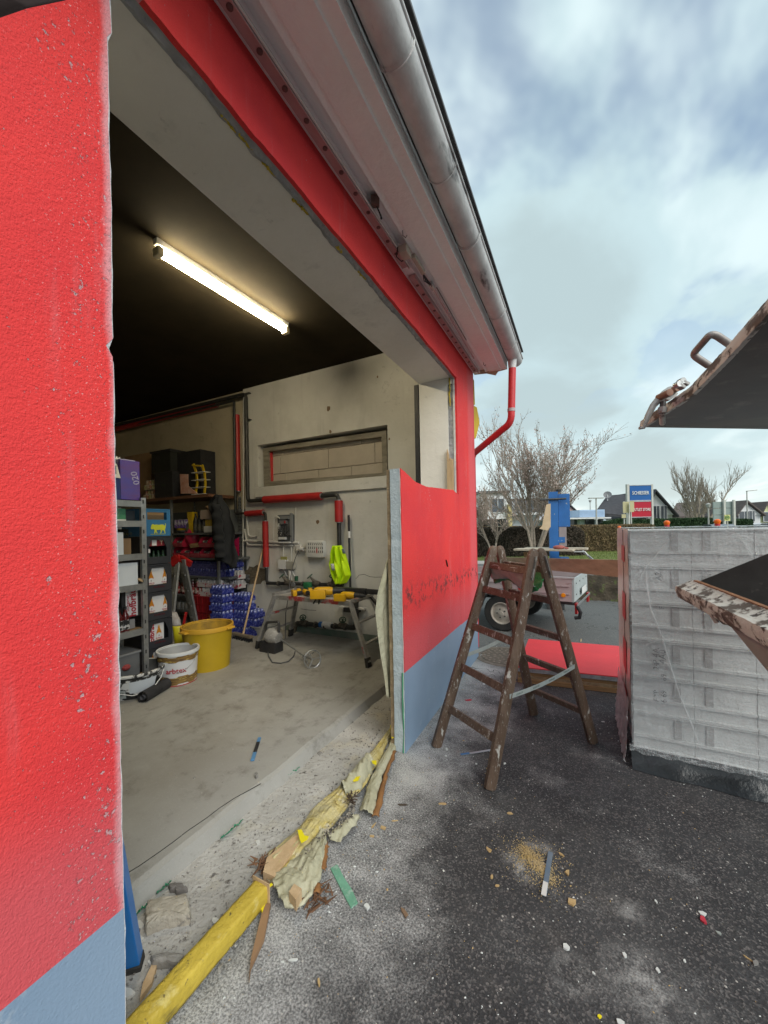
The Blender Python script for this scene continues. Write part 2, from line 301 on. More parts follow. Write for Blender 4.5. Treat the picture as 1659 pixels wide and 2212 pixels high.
MEMB = mat('cream_membrane', (.47, .45, .33), (.36, .34, .23), sc=4, rough=.6, bump=.5, bsc=9, spots=[((.62, .60, .50), 5, .62, .75), ((.20, .13, .06), 16, .68, .72)])
GLUE = mat('orange_brown_board_strip', (.32, .15, .05), (.20, .09, .03), sc=9, rough=.8, bump=.4, bsc=40)

# ------------------------------------------------------------------ mesh helpers
class MB:
    def __init__(s): s.v = []; s.f = []; s.mi = []; s.cm = 0
    def add(s, vs, fs):
        o = len(s.v); s.v += [tuple(x) for x in vs]; s.f += [tuple(i + o for i in f) for f in fs]; s.mi += [s.cm] * len(fs); return s
    def box(s, a, b, m=None):
        x0, y0, z0 = (min(a[i], b[i]) for i in range(3)); x1, y1, z1 = (max(a[i], b[i]) for i in range(3))
        vs = [V(p) for p in ((x0, y0, z0), (x1, y0, z0), (x1, y1, z0), (x0, y1, z0), (x0, y0, z1), (x1, y0, z1), (x1, y1, z1), (x0, y1, z1))]
        if m: vs = [m @ p for p in vs]
        return s.add(vs, [(0, 3, 2, 1), (4, 5, 6, 7), (0, 1, 5, 4), (1, 2, 6, 5), (2, 3, 7, 6), (3, 0, 4, 7)])
    def cbox(s, c, d, rot=None, ch=0):
        """box with centre c, size d, optional rotation and chamfered long edges"""
        m = Matrix.Translation(V(c)) @ (rot.to_4x4() if rot else Matrix.Identity(4))
        h = [k / 2 for k in d]
        if not ch: return s.box((-h[0], -h[1], -h[2]), (h[0], h[1], h[2]), m)
        bm = bmesh.new(); bmesh.ops.create_cube(bm, size=1); bmesh.ops.scale(bm, vec=d, verts=bm.verts)
        bmesh.ops.bevel(bm, geom=bm.edges[:], offset=ch, segments=2, affect='EDGES', profile=.6)
        bm.verts.index_update(); s.add([m @ v.co for v in bm.verts], [[v.index for v in f.verts] for f in bm.faces]); bm.free(); return s
    def bar(s, a, b, wd, ht, up=(0, 0, 1), ch=0):
        a, b = V(a), V(b); d = b - a; z = d.normalized(); x = V(up).cross(z)
        if x.length < 1e-4: x = V((1, 0, 0)).cross(z)
        x.normalize(); y = z.cross(x)
        return s.cbox((a + b) / 2, (wd, ht, d.length), Matrix((x, y, z)).transposed(), ch)
    def tube(s, pts, r, n=10, cap=True):
        pts = [V(p) for p in pts]; rr = r if isinstance(r, (list, tuple)) else [r] * len(pts)
        up = None; rings = []
        for i, p in enumerate(pts):
            d = (pts[min(i + 1, len(pts) - 1)] - pts[max(i - 1, 0)]).normalized()
            if up is None: up = d.orthogonal().normalized()
            up = (up - d * up.dot(d)); up = up.normalized() if up.length > 1e-5 else d.orthogonal().normalized()
            q = d.cross(up); rings.append([p + (up * math.cos(2 * PI * k / n) + q * math.sin(2 * PI * k / n)) * rr[i] for k in range(n)])
        vs = [v for g in rings for v in g]; fs = []
        for i in range(len(pts) - 1):
            for k in range(n): fs.append((i * n + k, i * n + (k + 1) % n, (i + 1) * n + (k + 1) % n, (i + 1) * n + k))
        if cap: fs.append(tuple(range(n))[::-1]); fs.append(tuple((len(pts) - 1) * n + k for k in range(n)))
        return s.add(vs, fs)
    def lathe(s, prof, c=(0, 0, 0), n=24, m=None, sx=1, sy=1, close=False):
        c = V(c); vs = []; fs = []
        for r, z in prof:
            for k in range(n):
                p = V((r * sx * math.cos(2 * PI * k / n), r * sy * math.sin(2 * PI * k / n), z)); vs.append((m @ p if m else p) + c)
        for i in range(len(prof) - 1):
            for k in range(n): fs.append((i * n + k, i * n + (k + 1) % n, (i + 1) * n + (k + 1) % n, (i + 1) * n + k))
        if close:
            if prof[0][0] > 1e-6: fs.append(tuple(range(n))[::-1])
            if prof[-1][0] > 1e-6: fs.append(tuple((len(prof) - 1) * n + k for k in range(n)))
        return s.add(vs, fs)
    def prism(s, poly, ex):
        n = len(poly); poly = [V(p) for p in poly]; ex = V(ex)
        return s.add(poly + [p + ex for p in poly], [tuple(range(n))[::-1], tuple(range(n, 2 * n))] + [(i, (i + 1) % n, n + (i + 1) % n, n + i) for i in range(n)])
    def grid(s, fn, nu, nv, thick=0):
        vs = [V(fn(i / nu, j / nv)) for i in range(nu + 1) for j in range(nv + 1)]
        fs = [(i * (nv + 1) + j, (i + 1) * (nv + 1) + j, (i + 1) * (nv + 1) + j + 1, i * (nv + 1) + j + 1) for i in range(nu) for j in range(nv)]
        return s.add(vs, fs)
    def build(s, name, m, par=None, smooth=False, kind=None, label=None, solid=0, auto=True):
        o0 = V(par['org']) if par and 'org' in par.keys() else V((0, 0, 0))
        me = bpy.data.meshes.new(name); me.from_pydata([V(v) - o0 for v in s.v], [], s.f); me.validate(verbose=False)
        ms = m if isinstance(m, (list, tuple)) else [m]
        for x in ms: me.materials.append(x)
        if len(ms) > 1 and len(me.polygons) == len(s.mi): me.polygons.foreach_set('material_index', s.mi)
        bm = bmesh.new(); bm.from_mesh(me); bmesh.ops.recalc_face_normals(bm, faces=bm.faces); bm.to_mesh(me); bm.free()
        if smooth:
            me.polygons.foreach_set('use_smooth', [True] * len(me.polygons))
            if auto: me.set_sharp_from_angle(angle=math.radians(40))
        o = bpy.data.objects.new(name, me); COL.objects.link(o)
        if par:
            o.parent = par; o['org'] = tuple(o0)
        if kind: o['kind'] = kind
        if label: o['label'] = label
        if solid:
            md = o.modifiers.new('thick', 'SOLIDIFY'); md.thickness = solid; md.offset = 0
        return o

def thing(name, label, cat, loc=(0, 0, 0), group=None):
    o = bpy.data.objects.new(name, None); COL.objects.link(o); o.location = loc; o['org'] = tuple(loc)
    o['label'] = label; o['category'] = cat
    if group: o['group'] = group
    return o
def solo(name, mb, m, label, cat, group=None, smooth=False, kind=None, solid=0):
    lo = [min(v[i] for v in mb.v) for i in range(3)]; hi = [max(v[i] for v in mb.v) for i in range(3)]
    o0 = V(((lo[0] + hi[0]) / 2, (lo[1] + hi[1]) / 2, lo[2]))
    mb.v = [tuple(V(v) - o0) for v in mb.v]
    o = mb.build(name, m, None, smooth, solid=solid); o.location = o0; o['label'] = label; o['category'] = cat; o['org'] = tuple(o0)
    if group: o['group'] = group
    if kind: o['kind'] = kind
    return o
def struct(name, mb, m, par=None, smooth=False):
    o = mb.build(name, m, par, smooth)
    if not par: o['kind'] = 'structure'
    return o
def dup(root, loc, rz=0, label=None, group=None, sc=None):
    r = root.copy(); COL.objects.link(r); r.location = loc; r.rotation_euler = (0, 0, rz)
    if sc: r.scale = sc
    if label: r['label'] = label
    if group: r['group'] = group
    for ch in list(root.children):
        c = ch.copy(); COL.objects.link(c); c.parent = r
        for g in list(ch.children):
            d = g.copy(); COL.objects.link(d); d.parent = c
    return r
def text(body, size, m, par, origin, xdir, zdir, name='lettering', depth=.0015, bold=0, ax='CENTER', wd=0):
    cu = bpy.data.curves.new('t', 'FONT'); cu.body = body; cu.size = size; cu.align_x = ax; cu.align_y = 'CENTER'; cu.extrude = depth; cu.offset = bold; cu.resolution_u = 2
    to = bpy.data.objects.new('t', cu); me = bpy.data.meshes.new_from_object(to)
    if wd:
        xs_t = [v.co.x for v in me.vertices]; me.transform(Matrix.Diagonal((wd / (max(xs_t) - min(xs_t)), 1, 1, 1)))
    x = V(xdir).normalized(); z = V(zdir).normalized(); n = x.cross(z)
    M = Matrix((x, z, n)).transposed().to_4x4(); M.translation = V(origin) - (V(par['org']) if par else V((0, 0, 0))); me.transform(M)
    me.materials.clear(); me.materials.append(m)
    bpy.data.objects.remove(to); bpy.data.curves.remove(cu)
    o = bpy.data.objects.new(name, me); COL.objects.link(o); o.parent = par
    return o
def nz(p, s=1.0, seed=0): return noise.noise(V((p[0] * s + seed * 13.7, p[1] * s + seed * 7.1, p[2] * s - seed * 3.3)))
def lerp(a, b, t): return a + (b - a) * t
def poly_at(pts, t):
    n = len(pts) - 1; k = min(int(t * n), n - 1); return V(pts[k]).lerp(V(pts[k + 1]), t * n - k)
def bent(a, c, b, n=6):
    a, b, c = V(a), V(b), V(c); return [(a.lerp(c, i / n)).lerp(c.lerp(b, i / n), i / n) for i in range(n + 1)]

# ------------------------------------------------------------------ main dimensions (metres)
FX = -1.14            # red facade plane
OY0, OY1 = .597, 3.98 # door opening along the facade
LZ = 3.22             # underside of the lintel
SZ = 3.52             # underside of the eaves
CYN = 4.72            # outer corner of the building
IX = -1.57            # inner face of the facade wall
WY = 4.45             # garage side wall with the pipes
CZ = 3.91             # garage ceiling
FZ = .10              # garage floor
ORD = ['first', 'second', 'third', 'fourth', 'fifth', 'sixth', 'seventh', 'eighth', 'ninth', 'tenth', 'eleventh', 'twelfth']
def ordl(k): return ORD[k]

# ================================================================== SETTING: ground
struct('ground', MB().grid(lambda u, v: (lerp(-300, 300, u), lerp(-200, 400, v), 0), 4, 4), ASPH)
def lawn_y(x): return 17.2 + (x + 3) * .25
GRASS = mat('lawn', (.10, .135, .030), (.14, .16, .045), sc=2.2, rough=.95, bump=.8, bsc=30, spots=[((.19, .17, .07), 5, .55, .7)])
struct('lawn', MB().grid(lambda u, v: (lerp(-60, 60, u), lerp(lawn_y(lerp(-60, 60, u)), 60, v), .09 + .02 * nz((u * 60, v * 40, 0))), 60, 6), GRASS)
mb = MB(); mb.prism([(-60, lawn_y(-60) - .14, 0), (60, lawn_y(60) - .14, 0), (60, lawn_y(60) + .01, 0), (-60, lawn_y(-60) + .01, 0)], (0, 0, .12))
struct('kerb', mb, mat('kerb_stone', (.50, .50, .48), (.40, .40, .38), sc=3, bump=.3))
mb = MB(); mb.prism([(-40, 13.0, .004), (12, 13.0, .004), (12, 17.0, .004), (-40, 13.4, .004)], (0, 0, .003))
random.seed(3)
tb = MB()
for i in range(9000):
    x = random.uniform(-6, 4); y = random.uniform(lawn_y(x) + .05, 26); h = random.uniform(.03, .09); a = random.uniform(0, PI); q = V((math.cos(a), math.sin(a), 0)) * .012
    b = V((x, y, .09)); tb.add([b - q, b + q, b + V((random.uniform(-.03, .03), random.uniform(-.03, .03), h))], [(0, 1, 2)])
o = tb.build('grass', mat('grass_blades', (.13, .20, .04), (.20, .23, .07), sc=3, rough=.9)); o['kind'] = 'stuff'

# ================================================================== SETTING: garage interior shell
# floor slab with a broken, slightly wavy edge at x = -1.70
def slab_x(y): return -1.70 + .012 * nz((0, y * 3, 0)) + .006 * nz((0, y * 14, 3))
mb = MB(); ys = [lerp(-3.2, 4.6, i / 120) for i in range(121)]
for i in range(120):
    a, b = ys[i], ys[i + 1]; xa, xb = slab_x(a), slab_x(b)
    mb.add([(-9, a, FZ), (xa - .035, a, FZ), (xa - .008, a, FZ - .012), (xa + .025, a, .012), (-9, b, FZ), (xb - .035, b, FZ), (xb - .008, b, FZ - .012), (xb + .025, b, .012)],
           [(0, 1, 5, 4), (1, 2, 6, 5), (2, 3, 7, 6)])
struct('garage_floor', mb, FLOORM)
SILLM = mat('dusty_threshold_concrete', (.50, .49, .47), (.33, .32, .30), sc=3, rough=.9, bump=.8, bsc=45, spots=[((.50, .45, .34), 2.2, .52, .68), ((.10, .09, .08), 13, .62, .70), ((.12, .11, .10), 55, .60, .68)])
mb = MB(); 
def sill_edge(y): return -1.25 + .05 * nz((1, y * 2.2, 0)) + .025 * nz((5, y * 9, 1))
mb.grid(lambda u, v: (lerp(-1.72, sill_edge(lerp(-1, 4.6, v)), u), lerp(-1, 4.6, v), .016 * (1 - u) ** .5 + .006 + .008 * nz((u * 9, v * 40, 0)) * (1 - u)), 10, 160)
struct('threshold_strip', mb, SILLM)

# ---------------------------------------------------------------- the building
G = thing('garage_building', 'red painted garage with its big wall opening cut open and pale interior', 'garage', (-1.4, 4.72, 0))
def wob(y, a=.008, s=9, seed=0): return a * nz((seed, y * s, 2)) + a * .5 * nz((seed, y * s * 4, 7))
# red pillar left of the opening (outline in y/z, worn edge)
def pillar_edge(z): return OY0 + .006 * nz((4, z * 3, 0)) + .003 * nz((9, z * 17, 0)) + (.012 if z > 3.0 else 0) * (1) - (.02 * max(0, 1 - abs(z - 2.12) / .02))
def strip_prism(name, z0, z1, m, y0=-3.0, x0=FX, x1=-1.22, n=120):
    pts = [(x0, y0, z0)] + [(x0, pillar_edge(lerp(z0, z1, i / n)), lerp(z0, z1, i / n)) for i in range(n + 1)] + [(x0, y0, z1)]
    mb = MB().prism(pts, (x1 - x0, 0, 0)); return mb.build(name, m, G)
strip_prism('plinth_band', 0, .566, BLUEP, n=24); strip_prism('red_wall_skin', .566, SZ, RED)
mb = MB(); n = 90
pts = [(-1.141, pillar_edge(lerp(0, LZ, i / n)) + .002 + .004 * abs(nz((2, i * .9, 0))), lerp(0, LZ, i / n)) for i in range(n + 1)] + [(-1.141, .55, LZ), (-1.141, .55, 0)]
mb.prism(pts, (-.085, 0, 0)); mb.build('cut_insulation_edge', mat('white_cut_edge', (.66, .66, .66), (.5, .5, .52), sc=20, bump=.8, bsc=60), G)
MB().box((-1.222, -3, 0), (IX, OY0 - .01, CZ)).build('inner_wall', PLAST, G)
# lintel
n = 130; lint = lambda y: LZ - .012 + .008 * nz((3, y * 4, 0)) + .005 * nz((3, y * 19, 0))
pts = [(FX, OY0, SZ)] + [(FX, lerp(OY0, OY1, i / n), lint(lerp(OY0, OY1, i / n))) for i in range(n + 1)] + [(FX, OY1, SZ)]
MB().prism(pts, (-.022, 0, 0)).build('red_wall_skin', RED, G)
pts = [(-1.163, OY0, SZ)] + [(-1.163, lerp(OY0, OY1, i / n), LZ - .004 + .004 * nz((8, i * .7, 0))) for i in range(n + 1)] + [(-1.163, OY1, SZ)]
MB().prism(pts, (-.045, 0, 0)).build('insulation_edge', mat('grey_insulation', (.40, .41, .42), (.30, .31, .32), sc=12, bump=.5), G)
MB().box((-1.209, OY0 - .01, LZ), (IX, OY1 + .01, CZ)).build('lintel', REVEAL, G)
# broken grey mortar strip beneath the lintel edge
mb = MB()
def ms(u, v):
    y = lerp(OY0, OY1, u); e = .038 + .022 * nz((2, y * 3.1, 5)) + .014 * nz((2, y * 17, 5)); x = -1.172 - e * v
    return (x, y, LZ - .003 - .009 * (1 - abs(2 * v - 1)) * (1 + nz((x * 30, y * 25, 0))))
mb.grid(ms, 260, 6); mb.build('broken_mortar_strip', GREYM, G)
for (pa, pb, nn) in ((S5(512, 625), S5(690, 825), 12), (S5(735, 885), S5(810, 960), 5), (S5(905, 1090), S5(985, 1170), 6), (S5(1140, 1340), S5(1165, 1375), 3), (S6(215, 450), S6(245, 490), 3), (S6(350, 610), S6(398, 668), 4)):
    a = onz(pa, LZ - .01); b = onz(pb, LZ - .01); mb = MB()
    for i in range(nn * 2):
        c = a.lerp(b, (i + .5) / (nn * 2)); mb.cbox((c.x + random.uniform(-.004, .004), c.y, LZ - .006), (random.uniform(.003, .014), (b - a).length / nn * random.uniform(.5, .9), random.uniform(.006, .014)), Euler((0, 0, random.uniform(-.7, .3))).to_matrix(), .002)
    mb.build('foam_remnant', FOAM, G)
# right jamb and corner: red skin, blue band, reveal
jy = lambda z: OY1 + .005 * nz((6, z * 5, 0)) + .004 * nz((6, z * 22, 0))
def jamb(name, z0, z1, m):
    n = 80; pts = [(FX, CYN, z0), (FX, CYN, z1)] + [(FX, jy(lerp(z1, z0, i / n)), lerp(z1, z0, i / n)) for i in range(n + 1)]
    return MB().prism(pts, (-.022, 0, 0)).build(name, m, G)
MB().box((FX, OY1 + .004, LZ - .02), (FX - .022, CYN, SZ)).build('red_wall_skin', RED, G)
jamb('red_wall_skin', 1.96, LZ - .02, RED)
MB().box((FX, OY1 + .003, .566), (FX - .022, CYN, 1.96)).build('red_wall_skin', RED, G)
MB().box((FX, OY1 + .003, 0), (FX - .022, CYN, .566)).build('plinth_band', BLUEP, G)
pts = [(-1.163, OY1 + .05, 1.9), (-1.163, OY1 + .05, LZ)] + [(-1.163, jy(lerp(LZ, 1.9, i / 60)) - .002 + .004 * nz((4, i * 1.1, 9)), lerp(LZ, 1.9, i / 60)) for i in range(61)]
MB().prism(pts, (-.02, 0, 0)).build('insulation_edge', WHITE, G)
pts = [(-1.184, OY1 + .05, 1.9), (-1.184, OY1 + .05, LZ - .08)] + [(-1.184, OY1 + .008 + .006 * nz((4, i * .8, 2)), lerp(LZ - .08, 1.9, i / 60)) for i in range(61)]
MB().prism(pts, (-.055, 0, 0)).build('mortar_edge', GREYM, G)
MB().box((-1.24, OY1, 0), (IX, CYN - .002, CZ)).build('jamb_pier', REVEAL, G)
MB().box((-1.163, OY1 + .052, 0), (-1.24, CYN - .001, SZ)).build('wall_core', REVEAL, G)
MB().box((-1.24, OY1 - .002, LZ - .07), (-1.19, OY1 + .05, LZ)).build('lintel_corner_block', REVEAL, G)
a = ony(S6(948, 1290), OY1 - .004); b = ony(S6(948, 1490), OY1 - .004); mb = MB()
for i in range(9):
    c = a.lerp(b, (i + .4) / 9); mb.cbox((c.x + random.uniform(-.006, .006), OY1 - .006, c.z), (random.uniform(.008, .02), .012, .05), None, .003)
mb.build('foam_remnant', FOAM, G)
# splintered timber left in the jamb
a = [ony(S6(*p), OY1 - .008) for p in ((934, 1775), (944, 1810), (946, 1860), (954, 1830), (962, 1845), (972, 1838), (976, 2055), (936, 2040))]
MB().prism(a, (0, -.03, 0)).build('splintered_timber', WOODP, G)
# black post strip at the inner jamb corner
MB().box((-1.585, OY1 + .01, FZ), (-1.635, OY1 + .07, LZ)).build('black_edge_strip', BLACK, G)
# rear, ceiling, side wall with the blocked window
W1 = ony(R2(270, 720), WY); W2 = ony(R2(1478, 1015), WY); wx0, wx1, wz0, wz1 = W1.x, W2.x + .02, W2.z, W1.z
STEPX = -4.80
sw = MB(); sw.box((STEPX, WY, 0), (wx0, CYN - .003, CZ)); sw.box((wx1, WY, 0), (IX, CYN - .003, CZ)); sw.box((wx0, WY, 0), (wx1, CYN - .003, wz0)); sw.box((wx0, WY, wz1), (wx1, CYN - .003, CZ))
sw.build('side_wall', PLAST, G)
MB().box((-9, WY + .05, 0), (STEPX, CYN - .003, CZ)).build('side_wall', PLASTB, G)
MB().box((-9.2, -3.2, 0), (-9, CYN, CZ)).build('rear_wall', PLASTB, G)
MB().box((-9.2, -3.4, 0), (FX, -3.2, CZ)).build('side_wall', PLASTB, G)
MB().box((-9.2, -3.4, CZ), (-1.21, CYN - .001, CZ + .15)).build('ceiling', CEIL, G)
MB().box((-9.4, -3.6, CZ + .15), (-.74, CYN + .12, CZ + .19)).build('roof', DSTEEL, G)
# green painted foot strip and the grey-blue lower paint behind the shelves
MB().box((-4.0, WY - .012, FZ), (-1.9, WY - .001, FZ + .09)).build('skirting_strip', mat('green_grey_skirting', (.13, .19, .15), (.20, .22, .19), sc=6, bump=.5), G)
MB().box((-8.9, WY + .038, FZ), (STEPX - .002, WY + .049, 1.98)).build('painted_dado', mat('grey_blue_dado', (.16, .18, .19), (.21, .22, .22), sc=3), G)
# window: timber frame, block infill, sill
win = thing('window', 'garage window filled in with cream blocks inside a grey timber frame', 'window'); 
del win['category']; win.parent = G; win.location = (1.4, -4.72, 0); win['org'] = (0, 0, 0)
def q4(pts, f, y): return [ony(R2(*p), y) for p in pts]
fy = WY + .075
O = q4([(322, 745), (1472, 580), (1482, 1003), (332, 1105)], 0, fy); I = q4([(367, 775), (1426, 636), (1436, 975), (377, 1098 - 35)], 0, fy)
I[3].z = O[3].z + .075
mb = MB()
for i in range(4):
    j = (i + 1) % 4; mb.prism([O[i], O[j], I[j], I[i]], (0, .09, 0))
mb.build('window_frame', GREYT, win)
by = WY + .16
x0, x1, z0, z1 = I[0].x - .02, I[1].x + .03, I[2].z - .06, I[0].z + .05
rows = [(z0, z0 + .21), (z0 + .218, z0 + .50), (z0 + .508, z1)]
for ri, (za, zb) in enumerate(rows):
    x = x0 - (.18 if ri == 0 else .02 if ri == 1 else .28)
    wds = [(.5, .62, .58, .5, .7), (.22, .92, .78, .2, .5), (.55, .4, .5, .52, .6)][ri]
    for wd in wds:
        a, b = max(x, x0), min(x + wd, x1)
        if b - a > .03: MB().cbox(((a + b) / 2 - .002, by + .05 + random.uniform(-.004, .004), (za + zb) / 2), (b - a - .008, .1, zb - za), None, .004).build('block', BLOCKM, win)
        x += wd
MB().box((x0 - .3, by + .045, z0 - .1), (x1 + .3, by + .1, z1 + .1)).build('mortar', mat('dark_joint_mortar', (.16, .13, .10), sc=8, bump=.5), win)
p = ony(R2(380, 780), WY + .13); p2 = ony(R2(408, 1062), WY + .13)
MB().box((p.x, WY + .12, p2.z), (p2.x, WY + .155, p.z)).build('red_strip', REDP, win)
s0 = ony(R2(245, 1120), WY - .03); s1 = ony(R2(1485, 1085), WY - .03)
MB().cbox(((s0.x + s1.x) / 2, WY - .02, (s0.z + s1.z) / 2 - .015), (s1.x - s0.x, .04, abs(s0.z - s1.z) + .05), None, .008).build('window_sill', PLAST, win)
# plaster wound low on the wall (bare masonry patch), crack
mb = MB(); c = ony(R4(130, 760), WY - .004); r = [(random.uniform(.75, 1.15)) for _ in range(18)]
mb.prism([(c.x + .26 * r[k] * math.cos(2 * PI * k / 18), WY - .003, c.z + .17 * r[k] * math.sin(2 * PI * k / 18) + .02) for k in range(18)], (0, .01, 0))
mb.build('bare_masonry_patch', mat('bare_masonry', (.20, .165, .115), (.14, .115, .08), sc=12, bump=1, bsc=30), G)
for pts in ([(1070, 780), (1100, 745), (1150, 738), (1200, 760), (1260, 765), (1330, 762)], [(555, 1060), (640, 1072), (700, 1075)], [(370, 915), (375, 870), (350, 800)]):
    MB().tube([ony(R4(*q), WY + .001) for q in pts], .0035, 5).build('wall_crack', DSTEEL, G)
for q, rr in ((R2(930, 375), .034), (R2(948, 592), .022), (R2(1500, 660), .014), (R4(712, 250), .03), (R2(1390, 80), .014)):
    c = ony(q, WY - .003); MB().prism([(c.x + rr * random.uniform(.6, 1.1) * math.cos(k * PI / 5), c.y, c.z + rr * 1.2 * random.uniform(.7, 1.2) * math.sin(k * PI / 5)) for k in range(10)], (0, .006, 0)).build('plaster_hole', mat('bare_brown', (.20, .13, .075), sc=8), G)

# ---------------------------------------------------------------- eaves
ey0, ey1 = -3.5, CYN + .05
def profile_strip(name, pts, m, y0=ey0, y1=ey1, par=G, smooth=False):
    """open x/z profile swept along the eaves"""
    k = len(pts); nseg = 24; vs = []; fs = []
    for i in range(nseg + 1):
        y = lerp(y0, y1, i / nseg); vs += [(x, y, z) for x, z in pts]
    for i in range(nseg):
        for j in range(k - 1): fs.append((i * k + j, i * k + j + 1, (i + 1) * k + j + 1, (i + 1) * k + j))
    return MB().add(vs, fs).build(name, m, par, smooth)
profile_strip('soffit_board', [(-1.14, SZ), (-1.065, SZ), (-1.065, SZ + .035), (-.995, SZ + .035), (-.995, SZ - .004)], SOFF)
profile_strip('soffit_board', [(-.995, SZ - .005), (-.962, SZ + .006), (-.958, SZ - .006), (-.815, SZ - .018), (-.81, SZ - .008), (-.745, SZ - .014), (-.742, SZ + .18)], SOFFL)
profile_strip('eaves_lining', [(-.742, SZ + .18), (-.60, SZ + .21)], SOFF)
MB().box((-1.14, ey0, SZ + .04), (-.745, ey1, SZ + .10)).build('eaves_core', SOFF, G)
MB().box((-1.21, ey0, SZ + .10), (-.70, ey1 + .06, CZ + .15)).build('eaves_fill', DSTEEL, G)
MB().box((-.72, ey0, SZ + .170), (-.562, ey1 + .06, SZ + .180)).build('roof_edge', DSTEEL, G)
MB().box((-.565, ey0, SZ + .165), (-.560, ey1 + .06, SZ + .182)).build('roof_edge_trim', mat('dark_lead', (.12, .12, .125), (.07, .07, .07), sc=5, rough=.6), G)
# eaves end boards with a drip point
MB().prism([(-1.14, ey1, SZ + .2), (-1.14, ey1, SZ), (-.99, ey1, SZ - .015), (-.88, ey1, SZ - .06), (-.85, ey1, SZ - .02), (-.742, ey1, SZ - .012), (-.742, ey1, SZ + .2)], (0, .018, 0)).build('eaves_end_board', mat('cream_board', (.58, .50, .38), sc=4), G)
# rail with round bolt heads
rl = MB(); rl.box((-1.118, ey0, SZ - .018), (-1.062, 2.55, SZ - .003)); rl.box((-1.066, ey0, SZ - .04), (-1.062, 2.55, SZ - .017)); 
rail = rl.build('track_rail', RAILM, G)
rl = MB(); rl.box((-1.118, 2.66, SZ - .018), (-1.062, CYN - .05, SZ - .003)); rl.box((-1.066, 2.66, SZ - .04), (-1.062, CYN - .05, SZ - .017)); rail2 = rl.build('track_rail', RAILM, G)
HB = mat('bolt_head_brown', (.17, .10, .095), sc=20, rough=.5)
y = .55
while y < 4.6:
    if not 2.5 < y < 2.72: MB().lathe([(.0, 0), (.008, 0), (.0125, .003), (.0125, .008)], (-1.093, y, SZ - .024), 12).build('bolt', HB, rail if y < 2.6 else rail2, True)
    y += .145 if y < 1.9 else .13
MB().box((-1.058, ey0, SZ - .034), (-1.052, 2.55, SZ - .024)).build('edge_trim', WHITE, G)
# motor box and cables beneath the eaves
c = atw(S6(655, 500), 1); bx = onz(S6(655, 500), SZ - .06)
jb = thing('cable_box', 'small cream junction box with loose black wires under the eaves beside the rail', 'junction box', (bx.x, bx.y, SZ - .06))
CREAM = mat('aged_cream_plastic', (.48, .43, .36), (.38, .34, .28), sc=6, rough=.5)
MB().cbox((bx.x, bx.y, SZ - .045), (.06, .09, .05), None, .006).build('housing', CREAM, jb)
MB().cbox((bx.x + .03, bx.y + .17, SZ - .035), (.03, .2, .03), None, .004).build('relay_strip', CREAM, jb)
MB().tube([(bx.x - .03, bx.y - .05, SZ - .03), (bx.x - .055, bx.y - .02, SZ - .07), (bx.x - .05, bx.y + .05, SZ - .06), (bx.x - .01, bx.y + .06, SZ - .05)], .004, 6).build('wire', BLACK, jb, True)
for k in range(4): MB().tube([(bx.x + .02, bx.y + .28, SZ - .03), (bx.x + .01 + .01 * k, bx.y + .33 + .02 * k, SZ - .055), (bx.x + .02, bx.y + .40 + .03 * k, SZ - .03)], .004, 6).build('wire', BLACK, jb, True)
MB().cbox((bx.x + .03, bx.y + .45, SZ - .03), (.03, .08, .03), None, .005).build('cable_gland', STEEL, jb)
MB().tube([(bx.x + .03, bx.y + .49, SZ - .03), (-1.02, CYN - .45, SZ - .02)], .008, 8).build('conduit', RAILM, jb, True)
MB().tube([(bx.x + .05, bx.y + .5, SZ - .02), (-.985, CYN - .9, SZ - .02)], .0035, 6).build('wire', BLACK, jb, True)
h = onz(S6(460, 175), SZ - .02)
br = thing('rail_bracket', 'rusty broken bracket hanging from the soffit beside the bolted rail', 'bracket', (h.x, h.y, SZ))
MB().cbox((h.x, h.y, SZ + .0), (.05, .05, .05), Euler((.3, 0, .5)).to_matrix(), .006).build('clamp', mat('rust', (.16, .10, .08), (.09, .06, .05), sc=20, bump=.5), br)
MB().tube(bent((h.x, h.y, SZ - .01), (h.x + .02, h.y + .07, SZ - .08), (h.x - .01, h.y + .09, SZ - .03)), .005, 6).build('hook', RUBBER, br)
for q in ((640, 365), (1168, 1215)):
    h = onz(S6(*q), SZ - .02)
    MB().tube([(h.x, h.y, SZ + .01), (h.x, h.y, SZ - .03), (h.x + .015, h.y + .01, SZ - .045), (h.x + .02, h.y + .02, SZ - .025)], .003, 6).build('ceiling_hook', DSTEEL, G)

# gutter, brackets, downpipe
gx, gz, gr = -.648, SZ + .085, .078
gut = thing('gutter', 'weathered zinc half round gutter running along the eaves', 'gutter', (gx, 1, gz))
segs = [(-3.6, 1.46), (1.46, 2.62), (2.62, 3.62), (3.62, CYN + .10)]
for i, (a, b) in enumerate(segs):
    vs = []; fs = []; k = 14; ns = 10
    for s_ in range(ns + 1):
        y = lerp(a - .02, b, s_ / ns); rr = gr + (.0025 if s_ == 0 else 0) - .0008 * (i % 2)
        for j in range(k + 1):
            t_ = PI + PI * j / k; vs.append((gx + rr * math.cos(t_), y, gz + rr * math.sin(t_)))
    for s_ in range(ns):
        for j in range(k): fs.append((s_ * (k + 1) + j, s_ * (k + 1) + j + 1, (s_ + 1) * (k + 1) + j + 1, (s_ + 1) * (k + 1) + j))
    MB().add(vs, fs).build('gutter_length', ZINC, gut, True)
MB().tube([(gx + gr, -3.6, gz + .004), (gx + gr, CYN + .1, gz + .004)], .009, 10).build('bead', ZINC, gut, True)
